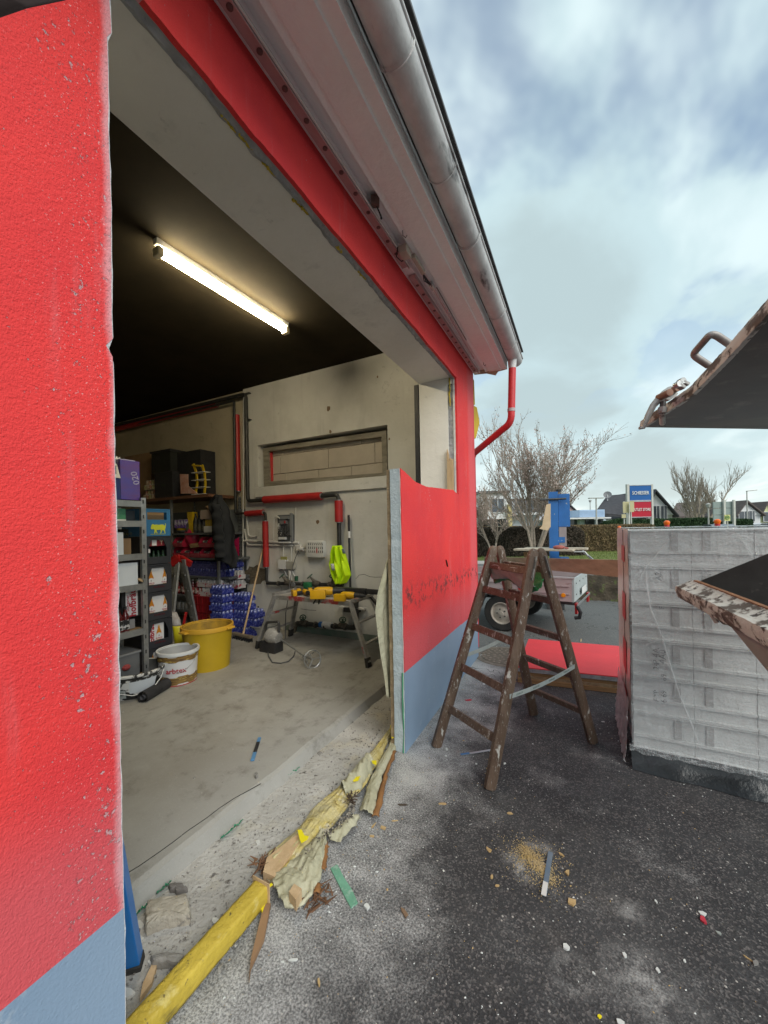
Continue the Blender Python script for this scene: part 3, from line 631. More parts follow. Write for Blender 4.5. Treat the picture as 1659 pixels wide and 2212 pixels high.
for yb in (1.46, 2.62, 3.62, 4.3, 2.05, .9):
    MB().tube([(gx + (gr + .003) * math.cos(PI + PI * j / 12), yb, gz + (gr + .003) * math.sin(PI + PI * j / 12)) for j in range(13)], .0045 if yb in (1.46, 2.62, 3.62) else .003, 6).build('joint_ring', ZINC, gut, True)
mb = MB(); mb.prism([(gx + gr * math.cos(PI + PI * j / 14), CYN + .1, gz + gr * math.sin(PI + PI * j / 14)) for j in range(15)], (0, .004, 0)); mb.build('end_cap', ZINC, gut)
mb = MB().lathe([(.05, .0), (.047, -.05), (.042, -.1)], (-.66, 4.62, gz - gr + .01), 18); mb.build('outlet', ZINC, gut, True)
dp = thing('downpipe', 'red painted downpipe bending back from the gutter end towards the wall corner', 'downpipe', (-.66, 4.62, 2.8))
top = V((-.66, 4.62, gz - gr - .08)); el = V((-.68, 4.62, 2.82)); wl = V((-1.20, 4.92, 2.56))
MB().tube([top, el + V((0, 0, .12))], .042, 16).build('pipe', REDP, dp, True)
MB().tube([el + V((0, 0, .125))] + bent(el + V((0, 0, .1)), el + V((0, 0, -.02)), el + (wl - el).normalized() * .12, 8) + [wl], .0405, 16).build('bend', REDP, dp, True)
MB().tube([el + V((0, 0, .12)), el + V((0, 0, .155))], .0445, 16).build('socket', mat('scuffed_pipe_band', (.45, .40, .40), sc=9), dp, True)
MB().tube([wl, wl + V((-.02, 0, -.06)), wl + V((-.02, 0, -2.5))], .0405, 12).build('pipe', REDP, dp, True)
# yellow box sign on the side of the building beyond the corner
ys_ = thing('wall_box', 'yellow faceted box mounted on the far side wall beyond the corner', 'wall box', (-1.24, CYN + .5, 2.9))
a = [atw(S6(*p), 4.75) for p in ((1090, 1480), (1125, 1500), (1142, 1600), (1118, 1702), (1094, 1695))]
b_ = [p + V((-.25, .18, 0)) for p in a]; mb = MB(); mb.prism(a, (-.25, .18, 0)); mb.build('lower_housing', mat('yellow_sign_paint', (.72, .58, .03), (.62, .50, .03), sc=3, rough=.4), ys_)
a = [atw(S6(*p), 4.75) for p in ((1084, 1278), (1106, 1325), (1112, 1482), (1088, 1480))]
MB().prism(a, (-.2, .15, 0)).build('upper_housing', MATS['yellow_sign_paint'], ys_)
# dark sloping board above the camera at the top left
MB().prism([atw(p, .25) for p in ((-80, -60), (-80, 66), (60, 18), (165, -4), (200, -60))], (.0, .0, .03)).build('canopy_board', mat('dark_brown_board', (.02, .012, .010), sc=4), G)

# remaining facade panel in the opening
PY0 = 2.475
pn = thing('insulated_facade', 'cut off red and blue insulated facade panel standing in the garage opening', 'wall panel', (-1.14, 2.6, 0))
def ptop(y):
    t = (y - PY0) / (OY1 - PY0); pts = [(0, 2.035), (.05, 2.02), (.18, 1.968), (.35, 1.952), (.55, 1.968), (.80, 1.985), (.86, 1.993), (.92, 1.975), (1, 1.96)]
    for (a, za), (b, zb) in zip(pts, pts[1:]):
        if t <= b: return lerp(za, zb, (t - a) / (b - a)) + .004 * nz((1, y * 25, 0))
    return 1.96
def pfx(y, z):                       # the free edge leans a little
    return FX + .012 * (1 - (y - PY0) / (OY1 - PY0)) * 1.0
def pedge(z): return PY0 + .004 * nz((7, z * 11, 0)) + .003 * nz((7, z * 31, 0)) - .010 * (z < .25) * (.25 - z) * 4
def panel_layer(name, xa, xb, z0, z1, m, off=0, top=True, amp=1, lab=None):
    nn = 70; pts = []
    for i in range(41): z = lerp(z0, z1 if not top else ptop(PY0), i / 40); pts.append((0, pedge(z) + off + amp * .004 * nz((xa * 90, z * 19, 0)), z))
    if top: pts += [(0, lerp(PY0 + off, OY1, i / nn), ptop(lerp(PY0, OY1, i / nn)) - .002 * amp) for i in range(1, nn + 1)] + [(0, OY1, z0)]
    else: pts += [(0, OY1, z1), (0, OY1, z0)]
    f1 = [(xa + (pfx(p[1], p[2]) - FX), p[1], p[2]) for p in pts]
    return MB().prism(f1, (xb - xa, 0, 0)).build(name, m, pn, label=lab)
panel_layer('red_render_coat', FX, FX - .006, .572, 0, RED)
panel_layer('blue_plinth_coat', FX, FX - .006, .0, .570, BLUEP, top=False)
panel_layer('white_render_edge', FX - .0065, FX - .011, 0, 0, WHITE, off=-.003, amp=1.6)
panel_layer('insulation_layer', FX - .0115, FX - .088, 0, 0, EPS, off=.0, amp=.6)
panel_layer('wood_fibre_layer', FX - .089, FX - .120, .02, 0, WFIB, off=.008, amp=1.5)
mb = MB(); mb.tube([(FX - .003, PY0 - .002, .57), (FX - .005, PY0 - .008, .35), (FX, PY0 - .003, .12), (FX - .006, PY0 - .01, 0.0)], .006, 6); mb.build('green_mesh_strip', GREENF, pn)
# small gouge with a splinter sticking out of the red face
g0 = onx(R5(705, 1150), FX); MB().prism([g0 + V((.004, -.02, .03)), g0 + V((.004, .012, .0)), g0 + V((.004, .03, -.04)), g0 + V((.004, .01, -.02))], (.012, 0, 0)).build('splinter', mat('dark_splinter', (.10, .03, .02), sc=8), pn)
# loose membrane behind the free edge
L0 = [R4(1395, 560), R4(1340, 700), R4(1285, 900), R4(1262, 1090), R4(1285, 1300), R4(1310, 1500), R4(1340, 1700), R4(1358, 1890)]
Rr = [R4(1400, 540), R4(1398, 700), R4(1400, 900), R4(1403, 1090), R4(1410, 1300), R4(1418, 1500), R4(1430, 1700), R4(1440, 1890)]
def memb(u, v):
    a = poly_at([V((*p, 0)) for p in L0], v); b = poly_at([V((*p, 0)) for p in Rr], v); q = a.lerp(b, u)
    bul = .10 * math.sin(PI * min(1, v * 1.1)); pt = onx((q.x, q.y), FX - .125 - bul * (1 - u) * 0); 
    return pt + V((-.010 * math.sin(u * 9 + v * 3) - .012 * math.sin(PI * u), 0, 0))
MB().grid(memb, 14, 40).build('loose_membrane', MEMB, pn, True, solid=.002)


# ================================================================== INSIDE THE GARAGE
# ---- fluorescent batten light (lit in the photograph)
ta, tb_ = onz((335, 541), CZ - .10), onz((620, 717), CZ - .10)
lt = thing('tube_light', 'lit fluorescent batten light on the dark garage ceiling', 'ceiling light', ((ta.x + tb_.x) / 2, (ta.y + tb_.y) / 2, CZ))
dv = (tb_ - ta).normalized()
MB().bar(ta + V((0, 0, .075)), tb_ + V((0, 0, .075)), .05, .05, ch=.004).build('housing', WHITE, lt)
tm = bpy.data.materials.new('lit_tube'); tm.use_nodes = True; b = tm.node_tree.nodes['Principled BSDF']; b.inputs['Base Color'].default_value = (1, .95, .8, 1); b.inputs['Emission Color'].default_value = (1, .86, .58, 1); b.inputs['Emission Strength'].default_value = 55
MB().bar(ta + dv * .05 + V((0, 0, .015)), tb_ - dv * .05 + V((0, 0, .015)), .075, .05, ch=.018).build('diffuser', tm, lt, True)
CAPM = mat('lamp_end_cap', (.8, .72, .5), sc=5)
for p, s_ in ((ta, 1), (tb_, -1)): MB().bar(p, p + dv * .05 * s_, .082, .07, ch=.012).build('end_cap', CAPM, lt)

# ---- pipes on the side wall
py = WY - .07
def pipe_thing(name, label, runs, sleeves, r=.022, rs=.045, clamps=()):
    t = thing(name, label, 'pipe', tuple(runs[0][0]))
    for k in runs: MB().tube(k, r, 12).build('pipe', PIPEB, t, True)
    for a, b in sleeves:
        s = MB().tube([a, b], rs, 16).build('insulation_sleeve', PIPER, t, True)
        d = (V(b) - V(a)).normalized()
        for p, sg in ((V(a), -1), (V(b), 1)): MB().tube([p, p + d * sg * .012], rs * .72, 14).build('collar', STEEL, s, True)
    for p in clamps:
        MB().cbox(p, (.10, .05, .014)).build('wall_clamp', DSTEEL, t)
    return t
def w2(x, y, dy=0): return ony(R2(x, y), py + dy)
def w1(x, y, dy=0): return ony(R1(x, y), WY + .05 - .06 + dy)
def w4(x, y, dy=0): return ony(R4(x, y), py + dy)
# high run: large black pipe dropping at the step and going right as red sleeve, ending in the lower black drop
def rnd(pts, r=.07):
    pts = [V(p) for p in pts]; o = [pts[0]]
    for i in range(1, len(pts) - 1):
        a = pts[i] + (pts[i - 1] - pts[i]).normalized() * r; b = pts[i] + (pts[i + 1] - pts[i]).normalized() * r; o += bent(a, pts[i], b, 5)
    return o + [pts[-1]]
A = w2(160, 240); Bp = w2(175, 1240)
far = ony((200, 925), py); hp = V((-8.9, py, A.z + .02))
pipe_thing('heating_pipe', 'thick black pipe crossing under the blocked window in a red sleeve', [rnd([hp, A, V((A.x, py, Bp.z)), w2(640, 1212), V((w2(1025, 1180).x, py, w2(1000, 1182).z)), V((w2(1025, 1180).x, py, 1.25))])],
           [(w2(335, 1228), w2(865, 1192)), (w2(1027, 1236), w2(1030, 1434))], r=.03, rs=.058, clamps=(V((A.x, py + .04, A.z - .4)), V((A.x, py + .04, A.z + .02))))
pz1 = w2(78, 300); 
xs_ = w2(82, 500).x
a_ = w1(1475, 640); z_e = w2(90, 1355).z
pipe_thing('heating_pipe', 'slimmer black pipe with a tall red sleeve beside the perforated strut', [rnd([V((-8.9, py, a_.z + .0)), V((a_.x, py, a_.z)), V((w1(1490, 1800).x, py, z_e)), w2(345, 1348), V((w2(345, 1500).x, py, w4(235, 815).z)), w4(500, 830)], .05)],
           [(V((-8.8, py, a_.z - .0)), w1(1255, 672)), (w1(1470, 785), w1(1487, 1610)), (w2(165, 1358), w2(325, 1345)), (w2(342, 1428), w4(232, 668))], r=.021, rs=.046)
# manifold with hand-wheel valves
def manifold(name, label, pts, valves, r=.026, blue=None):
    t = thing(name, label, 'pipe', tuple(pts[0]))
    MB().tube(rnd(pts, .05), r, 12).build('pipe', PIPEB if blue is None else VALVE, t, True)
    for i, (p, up) in enumerate(valves):
        p = V(p); up = V(up).normalized(); ax = V((1, 0, 0))
        v = MB().tube([p - ax * .06, p - ax * .03, p, p + ax * .03, p + ax * .06], [.034, .04, .046, .04, .034], 10).build('valve_body', VALVE, t, True)
        MB().tube([p, p + up * .05, p + up * .09, p + up * .13], [.034, .026, .018, .010], 8).build('valve_neck', VALVE, v, True)
        q = p + up * .14; m = up.to_track_quat('Z', 'Y').to_matrix(); w_ = MB()
        w_.tube([q + m @ V((.042 * math.cos(k * PI / 8), .042 * math.sin(k * PI / 8), 0)) for k in range(17)], .008, 6)
        for k in range(3): w_.tube([q + m @ V((.04 * math.cos(k * PI / 3), .04 * math.sin(k * PI / 3), 0)), q - m @ V((.04 * math.cos(k * PI / 3), .04 * math.sin(k * PI / 3), 0))], .005, 5)
        w_.build('hand_wheel', GREENF if i == 9 else mat('green_black_wheel', (.05, .10, .07), sc=9), v, True)
    for k in range(1, 6):
        p = V(pts[0]).lerp(V(pts[1]), k / 6); MB().tube([p - V((.012, 0, 0)), p + V((.012, 0, 0))], r + .012, 8).build('pipe_nut', VALVE, t, True)
    return t
m1 = manifold('valve_manifold', 'upper pipe manifold with green hand wheel valves above the work platform', [w4(240, 820), w4(950, 838)], [(w4(440, 815), (-.5, -.3, .6)), (w4(700, 825), (-.45, -.3, .65)), (w4(860, 830), (.2, -.4, .8))])
MB().cbox(w4(622, 840, -.05), (.11, .09, .09), None, .02).build('green_actuator', mat('green_plastic', (.02, .16, .06), sc=5), m1, True)
MB().tube([w4(514, 800), w4(514, 755)], .026, 10).build('green_cap', mat('dark_green_plastic', (.02, .10, .05), sc=5), m1, True)
pg = w4(487, 832, -.05); MB().lathe([(0, .02), (.035, .02), (.037, 0), (0, 0)], pg, 16, Matrix.Rotation(PI / 2, 3, 'X')).build('pressure_gauge', STEEL, m1, True)
m2 = manifold('valve_manifold', 'lower pipe manifold near the floor behind the work platform', [w4(520, 1195), w4(1070, 1238), V((w4(1078, 1230).x, py, w4(1078, 980).z))], [(w4(585, 1190), (.3, -.5, .6)), (w4(950, 1215), (.3, -.5, .6))], r=.034)
MB().tube([w4(520, 1195), w4(500, 1230), w4(480, 1345)], .035, 10).build('pipe', VALVE, m2, True)
MB().tube([w4(765, 1208), w4(845, 1215)], .045, 12).build('white_bandage', WHITE, m2, True)
MB().tube([w4(735, 1206), w4(763, 1208)], .043, 12).build('blue_collar', BLUES, m2, True)
MB().cbox(w4(1040, 1050, .02), (.40, .07, .02)).build('bracket_plate', PLAST, m2)
MB().cbox(w4(1035, 1068, .0), (.22, .10, .06)).build('black_bracket', BLACK, m2)
# perforated strut
def strut(name, label, x, y, z0, z1, par=None, w_=.035):
    t = par or thing(name, label, 'strut', (x, y, z0))
    mb = MB(); mb.box((x - w_ / 2, y - .003, z0), (x + w_ / 2, y, z1)); mb.box((x - w_ / 2, y - .003, z0), (x - w_ / 2 + .003, y + .03, z1))
    s = mb.build('rail' if not par else 'rear_post', STEEL, t)
    hl = MB(); z = z0 + .04
    while z < z1 - .02: hl.cbox((x + .004, y - .0045, z), (.011, .002, .022)); z += .05
    hl.build('slots', BLACK, s)
    return t
sp_ = ony(R2(112, 1200), WY + .03); strut('wall_strut', 'grey perforated steel strut standing on the side wall beside the red sleeved pipe', ony(R2(112, 1300), WY + .02).x, WY + .02, FZ, sp_.z)
MB().tube([ony(R2(140, 200), WY - .012), ony(R4(15, 780), WY - .012)], .011, 8).build('wall_conduit', PLAST, G, True)
MB().tube(rnd([w2(150, 1500, .05), w2(165, 1600, .05), w2(180, 1650, .05), w2(600, 1655, .05)], .03), .014, 8).build('wall_conduit', PLAST, G, True)
MB().tube(rnd([w2(150, 1610, .05), w2(655, 1630, .05)], .03), .02, 8).build('wall_conduit', PLAST, G, True)
MB().tube(rnd([w2(620, 1700, .05), w2(625, 1300, .05)], .03), .009, 8).build('wall_conduit', PLAST, G, True)
MB().tube(rnd([w2(165, 1370, .05), w2(185, 1570, .05), w2(262, 1575, .05), w2(275, 1540, .05)], .06), .014, 8).build('wall_conduit', PLAST, G, True)
# small white wall junction box (left of the fuse box)
solo('junction_box', MB().cbox(w2(297, 1556, .045), (.10, .045, .20), None, .008), PLAST, 'painted over junction box left of the open meter board', 'junction box')
# open meter board
mbp = [ony(R2(460, 1370), WY - .03), ony(R2(608, 1618), WY - .03)]
mbx = thing('meter_board', 'open grey electrical meter board with loose black wires on the white wall', 'meter board', ((mbp[0].x + mbp[1].x) / 2, WY, mbp[1].z))
c = (mbp[0] + mbp[1]) / 2; wd = mbp[1].x - mbp[0].x; hh = mbp[0].z - mbp[1].z
GP = mat('grey_panel', (.115, .12, .125), (.08, .085, .09), sc=5, rough=.6)
MB().cbox((c.x, WY - .02, c.z), (wd, .04, hh), None, .004).build('back_plate', GP, mbx)
LG = mat('grey_metal_strip', (.24, .25, .255), sc=5, rough=.5)
MB().cbox((c.x + wd * .44, WY - .052, c.z + .01), (wd * .14, .025, hh * 1.04)).build('side_rail', LG, mbx)
MB().cbox((c.x + wd * .03, WY - .055, c.z + hh * .39), (wd * .55, .03, hh * .11)).build('terminal_cover', LG, mbx)
MB().cbox((c.x - wd * .02, WY - .065, c.z + hh * .22), (wd * .38, .05, hh * .14)).build('switch_block', mat('grey_switch', (.16, .16, .165), sc=5), mbx)
MB().cbox((c.x + wd * .14, WY - .095, c.z + hh * .23), (.016, .012, .035)).build('red_switch', mat('red_plastic', (.50, .02, .02), sc=5, rough=.4), mbx)
MB().cbox((c.x - wd * .12, WY - .06, c.z - hh * .37), (wd * .42, .05, hh * .09)).build('white_terminal', WHITE, mbx)
MB().cbox((c.x + wd * .05, WY - .06, c.z - hh * .52), (wd * .7, .05, .02)).build('cable_duct', WHITE, mbx)
for k in range(7):
    x = c.x - wd * .3 + k * .03; MB().tube([(x, WY - .07, c.z + hh * .1), (x + random.uniform(-.04, .04), WY - .10, c.z - hh * .1), (x + random.uniform(-.05, .06), WY - .09, c.z - hh * .2), (x + .05, WY - .07, c.z - hh * .3)], .006, 6).build('black_wire', BLACK, mbx, True)
for k in range(3):
    MB().tube(bent((c.x - wd * .3, WY - .05, c.z + hh * .35), (c.x - wd * (.8 + .1 * k), WY - .03, c.z + hh * .75), (c.x - wd * .85, WY - .02, c.z - hh * .1 * k - .1), 8), .008, 6).build('white_wire', PLAST, mbx, True)
for k in range(5): MB().cbox((c.x - wd * .35 + .012 * k, WY - .07, c.z + hh * (.12 - .08 * k)), (.014, .02, .05), Euler((0, .3, 0)).to_matrix()).build('plug', WHITE, mbx)
# fan heater / wall unit
a, b = ony(R4(600, 425), WY - .09), ony(R4(765, 585), WY - .09)
ht = thing('wall_heater', 'white vented wall heater with a small red mark', 'heater', ((a.x + b.x) / 2, WY, b.z))
HW = mat('heater_white', (.60, .60, .57), (.54, .54, .50), sc=3, rough=.5)
MB().cbox(((a.x + b.x) / 2, WY - .05, (a.z + b.z) / 2), (b.x - a.x, .10, a.z - b.z), None, .03).build('housing', HW, ht, True)
for r_ in range(3):
    for k in range(8): MB().cbox((a.x + .06 + k * .034 + r_ * .003, WY - .1, a.z - .045 - r_ * .055), (.009, .006, .036), Euler((0, -.2, 0)).to_matrix()).build('vent_slot', BLACK, ht)
MB().cbox((b.x - .10, WY - .102, b.z + .10), (.014, .004, .07)).build('red_mark', MATS['red_plastic'], ht)
# socket pair and cable left of the heater
c = ony(R4(540, 490), WY - .03)
so = thing('wall_socket', 'painted socket with a round plug beside the white heater', 'socket', tuple(c))
MB().cbox(c, (.09, .05, .09), None, .01).build('socket_box', PLAST, so); MB().tube([c + V((.04, -.02, -.01)), c + V((.10, -.02, -.02))], .03, 10).build('plug', PLAST, so, True)
MB().tube(bent(c + V((.02, -.02, -.03)), c + V((-.12, -.03, -.2)), ony(R4(440, 940), WY - .25), 8) + [ony(R4(415, 1100), 4.0), ony(R4(410, 1340), 3.95)], .006, 6).build('cable', mat('grey_cable', (.10, .10, .10), sc=5), so, True)
MB().tube(bent(c + V((.14, -.03, 0)), c + V((.2, -.04, -.05)), ony(R4(600, 530), WY - .04), 6), .006, 6).build('cable', MATS['grey_cable'], so, True)
# two boxes beneath
for (q0, q1, m_, lab) in (((352, 600), (424, 690), WHITE, 'small white square junction box below the meter board'), ((426, 615), (497, 692), mat('beige_box', (.40, .385, .33), sc=4, rough=.5), 'small beige junction box beside the white one')):
    a, b = ony(R4(*q0), WY - .04), ony(R4(*q1), WY - .04); t = thing('junction_box', lab, 'junction box', ((a.x + b.x) / 2, WY, b.z))
    MB().cbox(((a.x + b.x) / 2, WY - .035, (a.z + b.z) / 2), (b.x - a.x, .07, a.z - b.z), None, .006).build('box', m_, t)
    MB().tube([((a.x + b.x) / 2, WY - .03, b.z), ((a.x + b.x) / 2 + .05, WY - .02, b.z - .10), ((a.x + b.x) / 2 + .1, WY - .02, b.z - .12)], .008, 6).build('conduit', WHITE, t, True)
    MB().tube([((a.x + b.x) / 2, WY - .03, a.z), ((a.x + b.x) / 2, WY - .02, a.z + .25)], .007, 6).build('conduit', PLAST, t, True)
a = ony(R4(398, 588), WY - .045); MB().cbox(a, (.12, .015, .05)).build('yellow_note', mat('olive_note', (.35, .34, .12), sc=4), G)
MB().tube([ony(R4(455, 700), WY - .03), ony(R4(462, 920), WY - .03)], .03, 10).build('wall_conduit', PLAST, G, True)
# black rod leaning on the wall
a, b = ony(R4(1002, 185), WY - .05), ony(R4(1022, 1040), WY - .12)
rd = thing('rod', 'thin black rod with a pale sticker leaning on the wall beside the yellow vest', 'rod', tuple(b))
MB().tube([a, b], .016, 10).build('shaft', BLACK, rd, True); q = a.lerp(b, .18); MB().tube([q, q + (b - a).normalized() * .09], .0175, 10).build('sticker', WHITE, rd, True)

# hi-vis vest hanging on the pipe
vp = [(860, 470), (905, 462), (945, 480), (960, 520), (985, 600), (1000, 680), (1018, 735), (985, 790), (965, 828), (875, 822), (858, 760), (850, 700), (832, 712), (822, 660), (835, 570), (842, 500)]
vy = WY - .17
vt = thing('safety_vest', 'bright yellow hi vis vest hanging in folds on the black pipe', 'vest', tuple(ony(R4(930, 828), vy)))
vb = MB()
def vest_f(u, v):
    Lx = [(862, 470), (840, 540), (828, 640), (845, 700), (855, 760), (872, 825)]; Rx = [(940, 468), (962, 530), (985, 600), (1004, 680), (1016, 745), (968, 826)]
    a = poly_at([V((*p, 0)) for p in Lx], v); b = poly_at([V((*p, 0)) for p in Rx], v); q = a.lerp(b, u)
    return ony(R4(q.x, q.y), vy) + V((0, -.03 * math.sin(u * 15 + v * 3.2) - .03 * math.sin(PI * u) - .012 * math.sin(u * 31 - v * 7), 0))
vb.grid(vest_f, 44, 44); vb.build('fabric', HIVIS, vt, True, solid=.004)
vb = MB().grid(lambda u, v: ony(R4(lerp(832, 862, u) + 12 * v, lerp(640, 700, v)), vy - .055) , 3, 3); vb.build('reflective_strip', mat('reflective_grey', (.55, .58, .60), sc=5, rough=.3), vt, True, solid=.003)
vb = MB().grid(lambda u, v: ony(R4(lerp(935, 958, u) + 14 * v, lerp(500, 545, v)), vy - .05), 3, 3); vb.build('reflective_strip', mat('blue_grey_strip', (.14, .20, .26), sc=5), vt, True, solid=.003)

# ---- work platform (folding trestle) with power tools on it
tz = .76; ty0, ty1 = 3.72, 4.12
ALU = mat('paint_spattered_aluminium', (.42, .41, .39), (.28, .27, .255), sc=9, rough=.5, metal=.5, spots=[((.40, .07, .07), 3, .57, .62, (1, 1, 1)), ((.55, .53, .50), 40, .6, .7)])
tx0, tx1 = ony(R4(420, 935), 3.9).x, ony(R4(1105, 960), 3.9).x
tr = thing('work_platform', 'paint spattered aluminium folding work platform against the wall carrying yellow power tools', 'work platform', ((tx0 + tx1) / 2, 3.9, FZ))
MB().cbox(((tx0 + tx1) / 2, (ty0 + ty1) / 2, tz), (tx1 - tx0, ty1 - ty0, .035), None, .005).build('platform_board', mat('dusty_platform_top', (.40, .385, .36), (.28, .26, .24), sc=9, spots=[((.38, .12, .11), 9, .66, .70)]), tr)
for y in (ty0 - .012, ty1 + .012): MB().cbox(((tx0 + tx1) / 2, y, tz - .005), (tx1 - tx0 + .02, .022, .055), None, .004).build('side_rail', ALU, tr)
for sx, x, dx in ((-1, tx0, -.22), (1, tx1, .28)):
    for y, yy in ((ty0 - .03, ty0 - .12), (ty1 + .03, ty1 + .10)):
        lg = MB().bar((x, y, tz + .02), (x + dx, yy, FZ + .05), .03, .065, up=(0, 1, 0), ch=.004).build('leg', ALU, tr)
        MB().bar((x + dx * .93, lerp(y, yy, .93), FZ + .10), (x + dx, yy, FZ), .04, .075, up=(0, 1, 0), ch=.004).build('foot', RUBBER, lg)
    for k in (.33, .68): MB().bar((x + dx * k, lerp(ty0 - .03, ty0 - .12, k), lerp(tz, FZ, k)), (x + dx * k, lerp(ty1 + .03, ty1 + .1, k), lerp(tz, FZ, k)), .04, .022).build('rung', ALU, tr)
    MB().bar((x + sx * .03, ty0 - .03, tz + .03), (x + sx * .03, ty1 + .03, tz + .03), .05, .03).build('top_bar', ALU, tr)
p0 = V((tx1, ty0 - .03, tz)); 
MB().bar((tx1 + .02, ty1, tz + .02), (tx1 + .22, ty1 - .1, tz - .12), .03, .03).build('hinge_arm', DSTEEL, tr)
TY = mat('tool_yellow', (.72, .40, .01), sc=4, rough=.4); TB = BLACK
def drill(loc, rz, label, big=1.0, name='cordless_drill'):
    t = thing(name, label, 'power tool', (0, 0, 0)); s = big
    MB().tube([(-.10 * s, 0, .04 * s), (-.08 * s, 0, .04 * s), (.02 * s, 0, .04 * s), (.05 * s, 0, .04 * s)], [.028 * s, .036 * s, .036 * s, .03 * s], 12).build('motor_body', TY, t, True)
    MB().tube([(.05 * s, 0, .04 * s), (.10 * s, 0, .04 * s), (.14 * s, 0, .04 * s), (.17 * s, 0, .04 * s)], [.03 * s, .026 * s, .02 * s, .008 * s], 12).build('chuck', TB, t, True)
    MB().cbox((-.06 * s, -.07 * s, .035 * s), (.045 * s, .13 * s, .04 * s), Euler((0, 0, .2)).to_matrix(), .008).build('grip', TB, t, True)
    MB().cbox((-.05 * s, -.145 * s, .04 * s), (.12 * s, .05 * s, .07 * s), None, .008).build('battery', TY, t, True)
    t.location = loc; t.rotation_euler = (0, 0, rz); return t
zt = tz + .02
def tp(px, y=3.9): return ony(R4(px, 900), y).x
drill((tp(545), 3.88, zt), 2.3, 'small yellow impact driver at the left end of the platform', 1.0, 'impact_driver')
drill((tp(640), 3.83, zt), -.6, 'yellow and black drill lying left of the platform middle', 1.0)
drill((tp(820), 3.85, zt + .01), .5, 'largest yellow power tool with an upright battery in the middle of the platform', 1.5, 'hammer_drill')
drill((tp(1050), 3.82, zt), .15, 'yellow drill at the right end of the platform', 1.15)
# reciprocating saw, black
rs = thing('reciprocating_saw', 'long black saw lying behind the yellow tools at the right of the platform', 'power tool', (tp(1000), 3.98, zt))
x = tp(960); MB().cbox((x + .10, 3.98, zt + .07), (.34, .07, .08), None, .02).build('body', TB, rs, True); MB().cbox((x + .36, 3.98, zt + .075), (.18, .05, .06), None, .015).build('nose', RUBBER, rs, True)
MB().cbox((x + .52, 3.98, zt + .08), (.15, .02, .05)).build('blade_guard', DSTEEL, rs); MB().tube([(x - .05, 3.98, zt + .06), (x - .16, 3.95, zt + .02)], .022, 10).build('handle', TB, rs, True)
pr_ = thing('pliers', 'dark pliers hanging over the front of the platform board', 'pliers', (tp(800), ty0 - .02, zt))
for d in (-.02, .03): MB().tube([(tp(830), ty0 - .02, zt + .015), (tp(805) + d, ty0 - .035, zt - .0), (tp(790) + d * 1.6, ty0 - .035, zt - .06)], .009, 6).build('handle', RUBBER, pr_, True)

# ---- paddle mixer on the floor
mx_ = thing('paddle_mixer', 'dusty handheld paddle mixer lying on the garage floor with its cable', 'mixer', tuple(onz(R4(290, 1450), FZ)))
MG = mat('dusty_grey_housing', (.34, .33, .31), (.22, .215, .20), sc=14, spots=[((.48, .47, .45), 30, .58, .7)]); mzp = onz(R4(290, 1455), FZ); my = mzp.y
def mq(x, y, dy=0): return ony(R4(x, y), my + dy)
MB().cbox(mq(280, 1420), (.26, .16, .16), None, .02).build('base_block', BLACK, mx_, True)
MB().tube([mq(262, 1300), mq(300, 1315), mq(350, 1335)], [.09, .10, .07], 14).build('motor', MG, mx_, True)
MB().tube(rnd([mq(235, 1440), mq(230, 1200), mq(250, 1185), mq(350, 1180), mq(350, 1280)], .03), .016, 8).build('handle', DSTEEL, mx_, True)
MB().tube(rnd([mq(200, 1230, .12), mq(205, 1200, .12), mq(250, 1185, .02)], .02), .014, 8).build('handle', DSTEEL, mx_, True)
e1 = onz(R4(600, 1510), FZ + .06)
MB().tube([mq(370, 1345), e1], .011, 8).build('shaft', STEEL, mx_, True)
e2 = onz(R4(665, 1530), FZ + .09); dd = (e2 - e1).normalized(); m_ = dd.to_track_quat('Z', 'Y').to_matrix(); pb = MB()
pb.tube([e1, e2], .011, 8); pb.tube([e2 + m_ @ V((.095 * math.cos(k * PI / 12), .095 * math.sin(k * PI / 12), 0)) for k in range(25)], .008, 6)
for k in range(3):
    a = k * 2 * PI / 3; pb.tube([e2, e2 + m_ @ V((.095 * math.cos(a), .095 * math.sin(a), 0))], .007, 6)
    pb.tube([e1 + m_ @ V((.0, .0, 0)), e1 + m_ @ V((.07 * math.cos(a + .5), .07 * math.sin(a + .5), .05)), e2 + m_ @ V((.095 * math.cos(a + 1), .095 * math.sin(a + 1), 0))], .007, 6)
pb.build('paddle', STEEL, mx_, True)
MB().tube([onz(R4(*q), FZ + .01) for q in ((245, 1440), (255, 1500), (290, 1560), (370, 1568), (440, 1550), (490, 1500), (505, 1450))], .007, 6).build('cable', MATS['grey_cable'], mx_, True)

# ---- broom, dustpan, basin
bh = onz(R3(1530, 1400), FZ + .05)
bm_ = thing('broom', 'push broom with a long pale handle leaning on the side wall', 'broom', tuple(bh))
top = ony(R4(200, 510), WY - .03)
MB().tube([bh + V((.02, 0, .03)), top], .013, 10).build('handle', WOODP, bm_, True)
hd = Euler((0, 0, -.12)).to_matrix()
MB().cbox(bh + V((0, 0, .02)), (.42, .06, .035), hd, .008).build('head', mat('dusty_broom_wood', (.20, .16, .11), sc=5), bm_)
bb = MB()
for k in range(150):
    q = bh + hd @ V((random.uniform(-.2, .2), random.uniform(-.03, .03), 0)); bb.tube([q, q + V((random.uniform(-.015, .015), random.uniform(-.015, .015), -.05))], .004, 3)
bb.build('bristles', BLACK, bm_)
dpn = thing('dustpan', 'steel dustpan leaning against the wall right of the broom', 'dustpan', tuple(ony(R4(110, 1250), WY - .2)))
P4 = lambda x, y, d=.0: ony(R4(x, y), WY - .15 - d)
